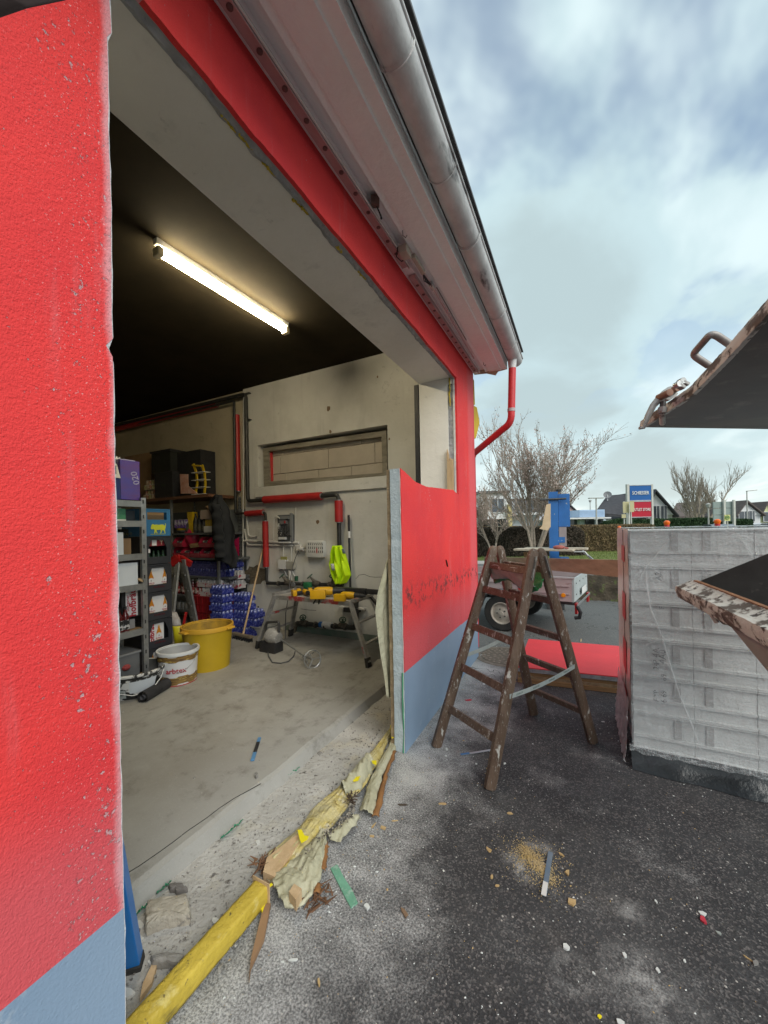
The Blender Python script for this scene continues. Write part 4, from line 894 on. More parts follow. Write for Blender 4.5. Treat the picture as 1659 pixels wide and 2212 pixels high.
MB().prism([P4(120, 1140), P4(185, 1160), P4(130, 1225, .1), P4(42, 1265, .12)], (0, .01, .0)).build('pan', STEEL, dpn)
MB().prism([P4(120, 1140), P4(42, 1265, .12), P4(42, 1250, .17), P4(118, 1125, .05)], (0, .006, .0)).build('pan_side', STEEL, dpn)
MB().tube([P4(150, 1150), P4(158, 1035)], .011, 8).build('handle', DSTEEL, dpn, True)
bc = onz(R4(160, 1300), FZ)
ba = thing('basin', 'small grey plastic basin on the floor beneath the dustpan', 'basin', tuple(bc))
MB().lathe([(.0, .006), (.15, .006), (.19, .13), (.215, .135), (.215, .125), (.195, .12), (.155, 0), (0, 0)], bc + V((0, .12, 0)), 28).build('bowl', mat('grey_white_plastic', (.42, .43, .43), sc=4), ba, True)
# white plastic connector hanging at the strut foot
c = ony(R3(1545, 820), WY - .06); sk = thing('extension_socket', 'white double socket block hanging by the strut above the stacked blue packs', 'socket', tuple(c))
MB().cbox(c, (.10, .05, .08), Euler((0, -.5, 0)).to_matrix(), .01).build('socket_block', WHITE, sk); MB().cbox(ony(R3(1590, 780), WY - .05), (.07, .05, .06), Euler((0, .6, 0)).to_matrix(), .01).build('plug', GP, sk)
MB().tube([c, ony(R3(1500, 740), WY - .05), ony(R3(1490, 690), WY - .05)], .007, 6).build('cable', BLACK, sk, True)

# ---- steel rack near the pillar (faces the opening)
RX = -3.75; ry1 = 2.235; ry0 = 1.05
rk = thing('steel_rack', 'galvanised steel rack nearest the pillar with white boxes and dark bottles on its shelves', 'rack', (RX - .2, 1.6, FZ))
BEAM = mat('rack_beam_steel', (.36, .37, .37), (.27, .28, .28), sc=10, rough=.4, metal=.55)
for y in (ry0, ry1 - .045):
    for x in (RX, RX - .42):
        u = MB().box((x, y, FZ), (x - .035, y + .045, 1.95)).build('upright', STEEL, rk)
        if x == RX and y > 2:
            k = .3
            while k < 1.9: MB().box((x + .001, y + .012, k), (x + .003, y + .024, k + .035)).build('slot_tab', DSTEEL, u); k += .145
shz = [1.905, 1.715, 1.40, 1.11, .68, .24]
for z in shz:
    MB().box((RX + .004, ry0 + .045, z - .045), (RX - .03, ry1 - .047, z + .012)).build('beam', BEAM, rk)
    MB().box((RX - .032, ry0 + .01, z - .012), (RX - .41, ry1 - .01, z)).build('shelf', CHIPB, rk)
    MB().box((RX - .03, ry1 - .04, z - .035), (RX - .40, ry1 - .02, z - .01)).build('side_beam', BEAM, rk)
def boxat(name, m, label, cat, x, y0, y1, z0, h, d=.3, ch=.004, group=None):
    t = thing(name, label, cat, (x - d / 2, (y0 + y1) / 2, z0), group)
    MB().cbox((x - d / 2, (y0 + y1) / 2, z0 + h / 2), (d, y1 - y0, h), None, ch).build('carton', m, t); return t
def rxy(p): return onx(R3(*p), RX)
y_ = lambda px: rxy((px, 500)).y
WB = mat('white_carton', (.62, .66, .70), (.56, .60, .64), sc=2, rough=.7)
t = boxat('box', WB, 'small white carton on the third rack shelf beside the pillar', 'box', RX - .02, 1.80, y_(255), 1.405, .215)
MB().box((RX - .1, y_(258), 1.405), (RX - .3, y_(290), 1.45)).build('folded_flap', WB, t)
t = boxat('box', WB, 'wide plain white carton on the fourth rack shelf', 'box', RX - .015, 1.83, y_(402), 1.115, .215)
boxat('box', CARD, 'shallow brown carton behind the small white carton', 'box', RX - .16, y_(280), y_(430), 1.40, .16)
t = boxat('pack', mat('green_print_film', (.03, .20, .10), (.10, .28, .16), sc=14, rough=.3), 'green wrapped pack on the upper rack shelf', 'pack', RX - .03, 1.84, y_(292), 1.72, .12)
MB().box((RX - .031, 1.84, 1.722), (RX - .027, y_(292), 1.74)).build('white_band', WHITE, t)
for k in range(4): MB().tube([(RX - .022, 1.86 + k * .03, 1.76), (RX - .022, 1.90 + k * .03, 1.81)], .004, 5).build('printed_stripe', mat('pale_green', (.35, .5, .36), sc=4), t)
t = boxat('box', mat('dark_print_carton', (.03, .04, .05), (.05, .06, .07), sc=9), 'dark flat carton beside the green pack', 'box', RX - .08, y_(300), y_(425), 1.72, .11)
t = boxat('box', mat('black_green_carton', (.012, .02, .015), sc=9), 'black carton with faint yellow print at the back of the second rack gap', 'box', RX - .20, y_(150), y_(430), 1.41, .24)
text('HERBSTCRAFT', .035, mat('olive_print', (.10, .10, .03)), t, (RX - .198, (y_(150) + y_(430)) / 2 + .03, 1.60), (0, 1, 0), (0, 0, 1))
b_ = thing('box', 'small wooden wedge lying on the edge of the rack shelf', 'wood offcut', tuple(rxy((430, 770)))); MB().cbox(rxy((432, 775)) + V((-.02, 0, -.01)), (.04, .055, .018), Euler((-.6, 0, 0)).to_matrix()).build('offcut', WOODP, b_); b_.name = 'wood_offcut'
# bottles on the fifth shelf
DRED = mat('dark_red_bottle', (.10, .008, .010), (.07, .006, .008), sc=4, rough=.12, coat=.4)
def bottle(name, label, group, glass=DRED, capm=None, h=.24, r=.033, lab_m=None):
    t = thing(name, label, 'bottle', (0, 0, 0), group)
    MB().lathe([(0, 0), (r * .95, 0), (r, .01), (r, h * .58), (r * .85, h * .66), (r * .4, h * .80), (r * .36, h * .93), (0, h * .93)], n=14).build('glass', glass, t, True)
    MB().lathe([(r * .42, h * .90), (r * .42, h), (0, h)], n=10).build('cap', capm or BLACK, t, True)
    if lab_m: MB().lathe([(r * 1.015, h * .12), (r * 1.015, h * .5)], n=14).build('paper_label', lab_m, t, True)
    return t
LB = mat('white_black_label', (.55, .55, .56), (.02, .02, .02), sc=26, lo=.44, hi=.5)
b0 = bottle('bottle', 'dark red bottle with a white label in the front row on the rack', 'dark red bottles on the rack', lab_m=LB)
b0.location = (RX - .06, y_(215), .68)
k = 0
for x, y, lab in ((RX - .06, y_(285), 'dark red bottle beside another at the front right of the rack shelf'), (RX - .06, y_(150), 'dark red bottle closest to the pillar edge'), (RX - .14, y_(185), 'dark red bottle standing in the second row'), (RX - .14, y_(255), 'dark red bottle in the second row on the right'), (RX - .22, y_(230), 'rearmost dark red bottle in the middle of the shelf')):
    dup(b0, (x, y, .68), 0, lab)
HOFR = mat('hofbrau_red', (.42, .012, .03), rough=.6); PAPER = mat('printed_white_paper', (.66, .66, .67), (.6, .6, .61), sc=3, rough=.6)
def word_panel(par, x, y, z, wd, h, size, up=True):
    MB().box((x - .003, y - wd / 2, z - h / 2), (x, y + wd / 2, z + h / 2)).build('printed_panel', PAPER, par)
    text('hofbräu', size, HOFR, par, (x + .002, y + wd * .08, z), (0, 0, 1), (0, -1, 0), bold=.002)
    text('Stuttgarter', size * .42, HOFR, par, (x + .002, y - wd * .34, z), (0, 0, 1), (0, -1, 0))
for (yc, z, h, lab) in ((y_(395), .80, .28, 'tall dark crate with red hofbräu lettering behind the bottles'), (y_(395), .12 + FZ, .24, 'dark crate with red hofbräu lettering at the rack foot')):
    t = thing('beer_crate', lab, 'crate', (RX - .2, yc, z)); 
    MB().cbox((RX - .24, yc, z + h / 2), (.28, .20, h), None, .006).build('crate_shell', BLACK, t); word_panel(t, RX - .096, yc - .01, z + h / 2, .11, h * .92, .085)
t = thing('storage_box', 'grey translucent plastic storage box low in the rack', 'storage box', (RX - .2, y_(240), .25))
MB().cbox((RX - .18, y_(215), .36), (.30, .33, .22), None, .012).build('tub', mat('smoky_plastic', (.15, .155, .16), (.10, .105, .11), sc=4, rough=.3), t, True)
MB().cbox((RX - .18, y_(215), .475), (.32, .35, .02), None, .006).build('lid', mat('smoky_lid', (.22, .23, .24), sc=4, rough=.3), t)
MB().lathe([(0, 0), (.03, 0), (.02, .02), (0, .03)], (RX - .022, y_(260), .36), 10, Matrix.Rotation(PI / 2, 3, 'Y'), sy=1.3).build('red_sticker', mat('dull_red', (.3, .05, .05)), t)
boxat('box', mat('grey_white_carton', (.30, .30, .30), sc=5), 'pale shrink wrapped pack under the bottle shelf', 'pack', RX - .12, y_(330), y_(430), .685, .09)
# things on top of the rack
def y1(px, x=RX): return onx(R1(px, 1600), x).y
def z1(py, x=RX): return onx(R1(200, py), x).z
t = thing('box', 'blue carton with a white roof printed headset picture beside the pillar on the rack top', 'box', (RX - .1, 1.9, 1.915)); t.name = 'lamp_carton'
NAVY = mat('navy_carton', (.015, .03, .14), (.02, .04, .17), sc=4, rough=.4)
ya, yb = 1.78, y1(218); 
MB().box((RX - .02, ya, 1.917), (RX - .2, yb, z1(1470))).build('carton', NAVY, t)
MB().prism([(RX - .012, ya, z1(1470)), (RX - .012, yb, z1(1470)), (RX - .03, y1(190), z1(1315)), (RX - .03, ya, z1(1305))], (-.17, 0, 0)).build('white_roof', WHITE, t)
MB().box((RX - .008, ya, z1(1430)), (RX - .011, y1(170), z1(1340))).build('picture', BLACK, t)
text('78696', .045, WHITE, t, (RX - .017, lerp(ya, yb, .6), z1(1490)), (0, 1, 0), (0, 0, 1))
MB().tube([(RX - .016, lerp(ya, yb, .6) + .03 * math.cos(k * PI / 8), 1.99 + .045 * math.sin(k * PI / 8)) for k in range(17)], .004, 5).build('printed_ring', mat('pale_blue', (.3, .36, .5)), t)
t = thing('purple_box', 'tall purple blue translucent plastic box scrawled 020 on the rack top', 'storage box', (RX - .15, y1(330), 1.94))
PUR = mat('purple_plastic', (.09, .018, .19), (.045, .022, .30), sc=5, rough=.25, coat=.5, stretch=(1, 1, 3))
MB().cbox((RX - .16, (y1(228) + y1(440)) / 2, (1.93 + z1(1262)) / 2), (.26, y1(440) - y1(228), z1(1262) - 1.92), None, .006).build('shell', PUR, t)
MB().box((RX - .03, y1(228), z1(1262)), (RX - .28, y1(392), z1(1262) + .008)).build('rim', mat('lilac_edge', (.4, .38, .6), rough=.3), t)
text('020', .085, mat('lilac_ink', (.42, .38, .60)), t, (RX - .029, y1(390), (z1(1380) + z1(1520)) / 2), (0, -.25, 1), (0, -1, -.25), bold=.001)
t = thing('card_star', 'white jagged paper star sticking up behind the purple box', 'paper star', (RX - .25, y1(238), z1(1290)))
MB().prism([(RX - .10, y1(245) + (.05 if k % 2 else .032) * math.cos(k * PI / 9), z1(1270) + (.05 if k % 2 else .032) * math.sin(k * PI / 9)) for k in range(18)], (-.003, 0, 0)).build('star', WHITE, t)
boxat('box', CARD, 'open brown cardboard box behind the lamp carton on the rack top', 'box', RX - .30, 1.80, y1(300, RX - .3), 1.92, .36, .25)

# ---- stack of beer crates beside the rack
CXx = -4.0; cy0, cy1 = 2.345, 2.645; cp = .295; cz0 = FZ
DGC = mat('dark_grey_crate_plastic', (.028, .030, .036), (.036, .038, .045), sc=4, rough=.5)
BOTG = mat('amber_drink', (.62, .26, .03), (.48, .18, .02), sc=5, rough=.2)
def crate(z, m, label, kind):
    t = thing('beer_crate', label, 'crate', (CXx - .2, (cy0 + cy1) / 2, z), 'beer crates stacked beside the rack')
    h = cp - .006; x = CXx; yc = (cy0 + cy1) / 2
    hy0, hy1, hz0, hz1 = cy0 + .055, cy1 - .045, z + .075, z + h - .035
    if kind == 'blue': hz0 = z + h - .115; hy0 = cy0 + .05; hy1 = cy1 - .04
    mb = MB(); mb.box((x, cy0, z), (x - .014, cy1, hz0)); mb.box((x, cy0, hz1), (x - .014, cy1, z + h)); mb.box((x, cy0, hz0), (x - .014, hy0, hz1)); mb.box((x, hy1, hz0), (x - .014, cy1, hz1))
    if kind != 'blue':
        for s_, yy in ((1, hy0), (-1, hy1)): mb.prism([(x, yy, hz1), (x, yy + s_ * .035, hz1), (x, yy, hz1 - .09)], (-.013, 0, 0))
    mb.build('crate_front', m, t)
    MB().box((x - .0145, cy0, z), (x - .38, cy0 + .012, z + h)).build('crate_side', m, t); MB().box((x - .0145, cy1 - .012, z), (x - .38, cy1, z + h)).build('crate_side', m, t)
    MB().box((x - .0145, cy0 + .0125, z), (x - .38, cy1 - .0125, z + .01)).build('crate_floor', m, t); MB().box((x - .37, cy0 + .0125, z + .0105), (x - .38, cy1 - .0125, z + h)).build('crate_rear', m, t)
    MB().box((x + .0005, cy0 + .004, z + h - .012), (x + .004, cy1 - .004, z + h)).build('rim', m, t)
    if kind == 'blue':
        # yellow bull emblem, built as a flat raised shape
        o = V((x + .001, yc + .01, z + .075)); k = .00105
        bull = [(-72, 18), (-66, 40), (-52, 52), (-40, 42), (-20, 46), (10, 42), (40, 48), (62, 44), (72, 30), (76, 40), (80, 52), (70, 56), (82, 58), (84, 40), (78, 12), (74, 0), (72, -20), (78, -44), (70, -46), (62, -22), (50, -8), (40, -22), (30, -46), (22, -46), (28, -20), (24, -6), (0, -10), (-16, -8), (-14, -28), (-4, -46), (-14, -46), (-26, -24), (-30, -46), (-40, -46), (-36, -12), (-48, 2), (-60, -4), (-74, 4)]
        MB().prism([o + V((0, a * k, b * k)) for a, b in bull], (.002, 0, 0)).build('bull_emblem', mat('emblem_yellow', (.62, .66, .05), rough=.5), t)
        MB().box((x + .001, yc - .07, z + .018), (x + .003, yc + .09, z + .022)).build('emblem_line', MATS['emblem_yellow'], t)
        MB().box((x - .05, hy0, hz0 - .01), (x - .06, hy1, hz1)).build('bottle_row', CARD, t)
    elif kind == 'ty':
        MB().box((x - .02, hy0 - .02, hz1 - .065), (x - .10, hy1 + .02, hz1 + .01)).build('red_carton', mat('dark_red_carton', (.20, .01, .02), sc=5), t)
        text('TY', .06, mat('cream_print', (.6, .5, .35)), t, (x - .018, hy1 - .03, hz1 - .033), (0, 1, 0), (0, 0, 1)); MB().box((x - .0195, hy0 + .05, hz1 - .06), (x - .018, hy0 + .10, hz1)).build('printed_panel', PAPER, t)
        for q in range(4): MB().lathe([(.026, 0), (.026, .04), (.012, .08), (.012, .11), (0, .11)], (x - .05, hy0 + .03 + q * .052, z + .03), 10).build('bottle', mat('dark_green_glass', (.01, .03, .012), rough=.15), t, True)
        MB().box((x - .0195, hy0, z + .12), (x - .018, hy0 + .03, z + .16)).build('printed_panel', PAPER, t)
    else:
        # printed cardboard strips with amber bottle pictures showing through the handle opening
        sh = {'a': 0, 'b': -.05, 'c': .0}[kind]
        MB().box((x - .018, hy0 - .01, hz0), (x - .022, hy1 + .01 if kind != 'b' else hy1 - .04, hz1)).build('printed_panel', PAPER, t)
        spots_ = ((hy0 + .032, 1.0), (hy1 - .022, .75)) if kind == 'a' else ((hy0 + .105, 1.0),)
        for yy, s_ in spots_:
            r = .026 * s_; H = .155
            MB().prism([(x - .0178, yy + a * r, hz0 + .002 + b * H) for a, b in ((-1, 0), (1, 0), (1, .5), (.75, .62), (.4, .78), (.34, .98), (-.34, .98), (-.4, .78), (-.75, .62), (-1, .5))], (.002, 0, 0)).build('bottle_picture', BOTG, t)
            MB().prism([(x - .0155, yy + a * r, hz0 + .004 + b * H) for a, b in ((-1.02, .02), (1.02, .02), (1.02, .36), (.5, .44), (0, .46), (-.5, .44), (-1.02, .36))], (.001, 0, 0)).build('bottle_label', PAPER, t)
            text('Hofbräu', .021, HOFR, t, (x - .0142, yy, hz0 + .02), (0, 1, 0), (0, 0, 1)); MB().lathe([(0, 0), (.007, 0)], (x - .0142, yy, hz0 + .045), 10, Matrix.Rotation(PI / 2, 3, 'Y')).build('crest', mat('grey_print', (.25, .25, .25)), t)
            MB().prism([(x - .0153, yy + a * r, hz0 + b * H) for a, b in ((-.36, .9), (.36, .9), (.36, 1.0), (-.36, 1.0))], (.001, 0, 0)).build('crown_cap', mat('gold_foil', (.7, .5, .2), rough=.35), t)
        if kind == 'b': text('hofbräu', .075, HOFR, t, (x - .0165, hy0 + .03, (hz0 + hz1) / 2 - .02), (0, 0, 1), (0, -1, 0), bold=.002)
        text('Hofbräu', .035, mat('dark_red_emboss', (.12, .012, .02)), t, (x + .001, yc + .01, z + .05), (0, 1, 0), (0, 0, 1))
    return t
crate(cz0, DGC, 'bottom dark crate of the stack, partly hidden by the white bucket', 'a')
crate(cz0 + cp, DGC, 'second dark crate from the floor with vertical red hofbräu lettering', 'b')
crate(cz0 + 2 * cp, DGC, 'third dark crate from the floor with two amber bottle pictures', 'a')
crate(cz0 + 3 * cp, DGC, 'fourth dark crate from the floor with two amber bottle pictures', 'a')
crate(cz0 + 4 * cp, DGC, 'fifth dark crate holding real bottles right below the blue crate', 'ty')
crate(cz0 + 5 * cp, mat('sky_blue_crate_plastic', (.035, .17, .36), (.03, .15, .32), sc=4, rough=.5), 'topmost crate, light blue with a yellow bull emblem', 'blue')

# ---- shelf unit against the side wall
SY = 4.0; ux0, ux1 = -6.05, ony(R3(1280, 600), SY).x
su = thing('shelf_unit', 'grey metal shelf unit in the garage corner with tins, red bins and drink packs', 'shelf unit', ((ux0 + ux1) / 2, 4.2, FZ))
sz = [ony(R3(1100, q), SY).z for q in (270, 545, 745, 965)] ; sz.append(ony(R3(900, 1110), SY).z); sz.append(FZ + .06)
SH = mat('grey_shelf_board', (.13, .14, .14), (.09, .095, .10), sc=9, rough=.6)
for z in sz: MB().box((ux0, SY, z - .03), (ux1, WY + .03, z)).build('shelf', SH, su)
topz = ony(R1(1060, 1655), SY).z
for x, y in ((ux0, SY), (ux1 - .03, SY - .012)): MB().box((x, y - .004, FZ), (x + .032, y + .03, topz - .02)).build('post', STEEL, su)
strut('post', '', ony(R3(1510, 500), WY).x, WY - .01, FZ, ony(R1(1510, 1670), WY).z, su)
strut('post', '', ony(R1(1000, 1800), WY).x, WY + .02, FZ, topz, su)
bx0, bx1 = -7.2, ony(R1(1165, 1680), SY - .05).x
tbm = MB().box((bx0, SY - .05, topz - .045), (bx1, WY + .03, topz)).build('top_board', mat('brown_veneer', (.16, .075, .04), (.12, .055, .03), sc=3, rough=.5, stretch=(1, 5, 5)), su)
# black crates etc. on the top board
TS = lambda x, y, yy=SY: ony(R1(x, y), yy)
def topbox(name, label, cat, p0, p1, m, yy, d, z0=None):
    a, b = TS(*p0, yy), TS(*p1, yy); z0 = topz + .001 if z0 is None else z0
    t = thing(name, label, cat, ((a.x + b.x) / 2, yy + d / 2, z0)); MB().cbox(((a.x + b.x) / 2, yy + d / 2, (z0 + a.z) / 2), (b.x - a.x, d, a.z - z0), None, .005).build('shell', m, t); return t, a, b
DBX = mat('dark_green_black_box', (.022, .024, .018), (.014, .015, .012), sc=5, rough=.55)
t, a, b = topbox('storage_box', 'lower black box on the top board with a faint label', 'storage box', (575, 1420), (775, 1650), BLACK, SY, .3)
zt2 = a.z + .001; MB().box(((a.x + b.x) / 2 - .06, SY - .003, a.z - .24), ((a.x + b.x) / 2 + .05, SY - .001, a.z - .20)).build('faint_label', mat('dim_grey_green', (.05, .06, .045)), t)
t, a, b = topbox('storage_box', 'upper dark lidded box with a handle hole on the top board', 'storage box', (540, 1205), (752, 1415), DBX, SY, .32, zt2)
MB().box((a.x - .02, SY - .015, a.z - .01), (b.x + .02, SY + .34, a.z + .025)).build('lid', BLACK, t); MB().box((a.x + .12, SY - .002, a.z - .12), (a.x + .24, SY + .001, a.z - .07)).build('handle_hole', BLACK, t)
t, a, b = topbox('storage_box', 'widest black box standing behind the yellow rack on the top board', 'storage box', (755, 1210), (1085, 1650), BLACK, SY + .12, .28)
t, a, b = topbox('box', 'brown cardboard box hidden in the dark left of the black boxes', 'box', (250, 1240), (545, 1650), CARD, SY + .15, .25)
# yellow curved bottle rack
t = thing('bottle_rack', 'small yellow curved display rack with white shelves on the top board', 'display rack', tuple(TS(1090, 1645)))
for L in ([(1000, 1320), (1035, 1420), (1042, 1530), (1020, 1650)], [(1095, 1330), (1122, 1420), (1130, 1530), (1120, 1650)]):
    for p, q in zip(L, L[1:]): MB().bar(TS(*p), TS(*q), .035, .018, up=(0, 1, 0)).build('side_strip', YEL, t)
MB().bar(TS(1000, 1335), TS(1095, 1340), .018, .06, up=(0, 1, 0)).build('top_strip', YEL, t)
for y in (1410, 1492, 1573, 1648): MB().cbox(TS(1062, y) + V((0, .03, 0)), (.30, .12, .008)).build('rack_shelf', WHITE, t)
t = thing('card_stand', 'pink and orange printed cardboard figure leaning on the top board', 'cardboard display', tuple(TS(900, 1640)))
MB().prism([TS(852, 1428, SY - .02), TS(938, 1430, SY - .02), TS(945, 1640, SY - .02), TS(862, 1642, SY - .02)], (0, .01, 0)).build('card', mat('pink_orange_print', (.50, .22, .15), (.62, .40, .32), sc=9), t)
MB().prism([TS(945, 1560, SY - .03), TS(1050, 1645, SY - .03), TS(945, 1640, SY - .03)], (0, .01, 0)).build('card_foot', MATS['pink_orange_print'], t)
# cans and small jars beside (left of the black boxes)
CANM = [mat('pale_can', (.50, .42, .30), (.3, .2, .12), sc=30), mat('red_cream_can', (.40, .10, .06), (.5, .42, .3), sc=30), mat('olive_can', (.22, .24, .08), (.45, .4, .25), sc=30)]
def tin(label, m, r=.035, h=.075, group=None, cat='tin', name='tin'):
    t = thing(name, label, cat, (0, 0, 0), group)
    MB().lathe([(0, 0), (r, 0), (r, h), (r * .92, h + .003), (0, h + .003)], n=14).build('body', m, t, True); MB().lathe([(0, h + .004), (r * .9, h + .004), (r * .9, h + .008), (0, h + .008)], n=14).build('lid', STEEL, t, True); return t
base = TS(445, 1650, SY + .02).x
protos = [tin('small printed tin in the pile left of the lower black box', m, group='printed tins piled on the top board') for m in CANM]
first = [True] * 3
for r_ in range(4):
    for k in range(5):
        i = (r_ + k) % 3; loc = (base + .04 + k * .078 + .01 * r_, SY + .05 + .03 * (r_ % 2), topz + .001 + r_ * .085)
        lb = ordl(k) + ' printed tin from the left in the ' + ('bottom', 'second', 'third', 'top')[r_] + ' row beside the black boxes'
        if first[i]: protos[i].location = loc; first[i] = False; protos[i]['label'] = lb
        else: dup(protos[i], loc, label=lb)
# shelf 1: tins, bottles
def cx(px, py, yy=SY): return ony(R3(px, py), yy)
z = sz[0] + .001
tw = tin('white and purple can standing on the upper shelf', mat('white_purple_can', (.45, .43, .5), (.12, .06, .25), sc=18, lo=.45, hi=.5), .05, .13, 'white and purple cans on the upper shelf', 'can', 'can')
for i, px in enumerate((790, 825, 862, 890)):
    loc = (cx(px, 250).x, SY + .06, z + .085)
    lb = ordl(i) + ' white and purple can from the left on the round yellow tray'
    if i == 0: tw.location = loc; tw['label'] = lb
    else: dup(tw, loc, label=lb)
t = thing('tray', 'round yellow and grey tray under the white and purple cans', 'tray', (cx(835, 250).x, SY + .12, z)); MB().lathe([(0, 0), (.17, 0), (.20, .03), (.20, .045), (0, .045)], (cx(835, 250).x, SY + .2, z), 24).build('grey_base', GP, t, True); MB().lathe([(.185, .046), (.19, .08), (0, .08)], (cx(835, 250).x, SY + .2, z), 24).build('yellow_rim', YEL, t, True)
t = thing('carton', 'narrow upright yellow carton on the upper shelf', 'carton', (cx(930, 250).x, SY + .1, z)); MB().cbox((cx(930, 250).x, SY + .1, z + .17), (.12, .1, .34), None, .004).build('carton_body', YEL, t)
dk = bottle('bottle', 'dark bottle in the row on the upper shelf', 'dark bottles on the upper shelf', glass=BLACK, lab_m=mat('dim_label', (.12, .11, .08), (.02, .02, .02), sc=20)); 
for i, px in enumerate((905, 965, 990, 1012, 1035, 1060, 1080)):
    loc = (cx(px, 250).x, SY + .06 + .05 * (i % 2), z)
    lb = ordl(i) + ' dark bottle from the left on the upper shelf of the corner unit'
    if i == 0: dk.location = loc; dk['label'] = lb
    else: dup(dk, loc, label=lb, sc=(1.1, 1.1, 1 + .15 * (i % 3)))
gt = tin('brass coloured can in the white tray on the upper shelf', mat('brass_can', (.50, .36, .06), (.4, .28, .05), sc=5, rough=.3, metal=.5), .045, .16, 'brass coloured cans in the white tray', 'can', 'can')
for i, px in enumerate((1120, 1150, 1178)):
    loc = (cx(px, 250).x, SY + .07, z + .04)
    lb = ordl(i) + ' brass coloured can from the left in the white tray'
    if i == 0: gt.location = loc; gt['label'] = lb
    else: dup(gt, loc, label=lb)
t = thing('tray', 'white cardboard tray holding brass coloured cans', 'tray', (cx(1150, 250).x, SY + .1, z)); a, b = cx(1100, 215), cx(1190, 262); MB().box((a.x, SY + .02, z), (b.x, SY + .026, z + .10)).build('front', WHITE, t); MB().box((a.x, SY + .02, z), (b.x, SY + .25, z + .008)).build('bottom', WHITE, t)
t = thing('carton', 'flat beige carton lying on the brass coloured cans', 'carton', (cx(1140, 120).x, SY + .1, z + .2)); MB().cbox((cx(1138, 120).x, SY + .12, z + .28), (.30, .22, .14), None, .004).build('carton_body', mat('beige_carton', (.42, .33, .27), sc=4), t)
t = thing('carton', 'crumpled brown paper bag on top of the flat beige carton', 'paper bag', (cx(1140, 80).x, SY + .15, z + .36)); t.name = 'paper_bag'
mb = MB(); bm = bmesh.new(); bmesh.ops.create_icosphere(bm, subdivisions=3, radius=.1)
mb.add([V((v.co.x * 1.4, v.co.y, v.co.z * .6)) * (1 + .3 * noise.noise(v.co * 12)) + V((cx(1145, 80).x, SY + .14, z + .39)) for v in bm.verts], [[v.index for v in f.verts] for f in bm.faces]); bm.free(); mb.build('bag', CARD, t)
# shelf 2: red open fronted bins in two layers
BINM = mat('red_bin_plastic', (.50, .025, .065), (.42, .02, .05), sc=4, rough=.4); CONT = mat('mixed_small_parts', (.55, .5, .45), (.10, .09, .10), sc=22, lo=.42, hi=.5)
def rbin(label):
    t = thing('storage_bin', label, 'storage bin', (0, 0, 0), 'red storage bins on the second shelf'); w_, d, h = .24, .3, .16
    MB().box((-w_ / 2, 0, 0), (w_ / 2, d, .006)).build('bottom', BINM, t)
    for s_ in (-1, 1): MB().prism([(s_ * w_ / 2, 0, 0), (s_ * w_ / 2, -.02, .07), (s_ * w_ / 2, .05, h), (s_ * w_ / 2, d, h), (s_ * w_ / 2, d, 0)], (-s_ * .006, 0, 0)).build('side', BINM, t)
    MB().prism([(-w_ / 2, 0, 0), (w_ / 2, 0, 0), (w_ / 2, -.02, .07), (-w_ / 2, -.02, .07)], (0, .006, 0)).build('front', BINM, t)
    MB().box((-w_ / 2, d - .006, 0), (w_ / 2, d, h)).build('rear', BINM, t); MB().cbox((0, .15, .06), (w_ - .03, .22, .09), None, .02).build('contents', CONT, t)
    for q in range(3): MB().box((-w_ / 2 + .02, -.012 - .006 * q, .014 + .018 * q), (w_ / 2 - .02, -.004 - .006 * q, .020 + .018 * q)).build('label_rib', mat('pale_red_rib', (.58, .16, .18)), t)
    return t
rb = rbin('red open fronted storage bin on the second shelf'); i = 0
for lay, yq in ((0, 530), (1, 455)):
    for px in ((815, 905, 1010, 1120, 1235) if lay == 0 else (835, 1120, 1215)):
        loc = (cx(px, yq).x, SY + .02 - .02 * lay, sz[1] + .002 + lay * .165)
        lb = ordl(i if lay == 0 else i - 5) + ' red bin from the left in the ' + ('lower', 'upper')[lay] + ' row of the second shelf'
        if i == 0: rb.location = loc; rb['label'] = lb
        else: dup(rb, loc, label=lb)
        i += 1
    
t = thing('bag', 'round pink red bag resting on the red bins', 'bag', (cx(920, 400).x, SY + .1, sz[1] + .17)); mb = MB(); bm = bmesh.new(); bmesh.ops.create_icosphere(bm, subdivisions=3, radius=.15)
mb.add([V((v.co.x * .9, v.co.y * .8, v.co.z * 1.15)) * (1 + .12 * noise.noise(v.co * 9)) + V((cx(920, 400).x, SY + .13, sz[1] + .34)) for v in bm.verts], [[v.index for v in f.verts] for f in bm.faces]); bm.free(); mb.build('sack', mat('crimson_film', (.48, .03, .08), (.40, .02, .06), sc=4, rough=.35), t, True)
t = thing('carton', 'torn brown carton flap lying between the red bins', 'carton', (cx(1010, 420).x, SY, sz[1] + .2)); MB().prism([cx(955, 395), cx(1050, 400), cx(1065, 425), cx(965, 435)], (0, .12, .02)).build('flap', CARD, t); MB().cbox(cx(1000, 370) + V((0, .2, 0)), (.2, .1, .18)).build('carton_body', CARD, t)
bp = bottle('bottle', 'dark bottle behind the red bins', 'dark bottles behind the red bins', glass=BLACK, lab_m=None)
for k, px in enumerate(range(785, 960, 20)):
    loc = (cx(px, 310, SY + .3).x, SY + .32, sz[1] + .33)
    lb = ordl(k) + ' dark bottle from the left in the row above the red bins'
    if k == 0: bp.location = loc; bp['label'] = lb
    else: dup(bp, loc, label=lb)
MB().box((cx(770, 500).x, SY + .25, sz[1] + .001), (cx(970, 500).x, SY + .42, sz[1] + .325)).build('red_carton_row', BINM, su)
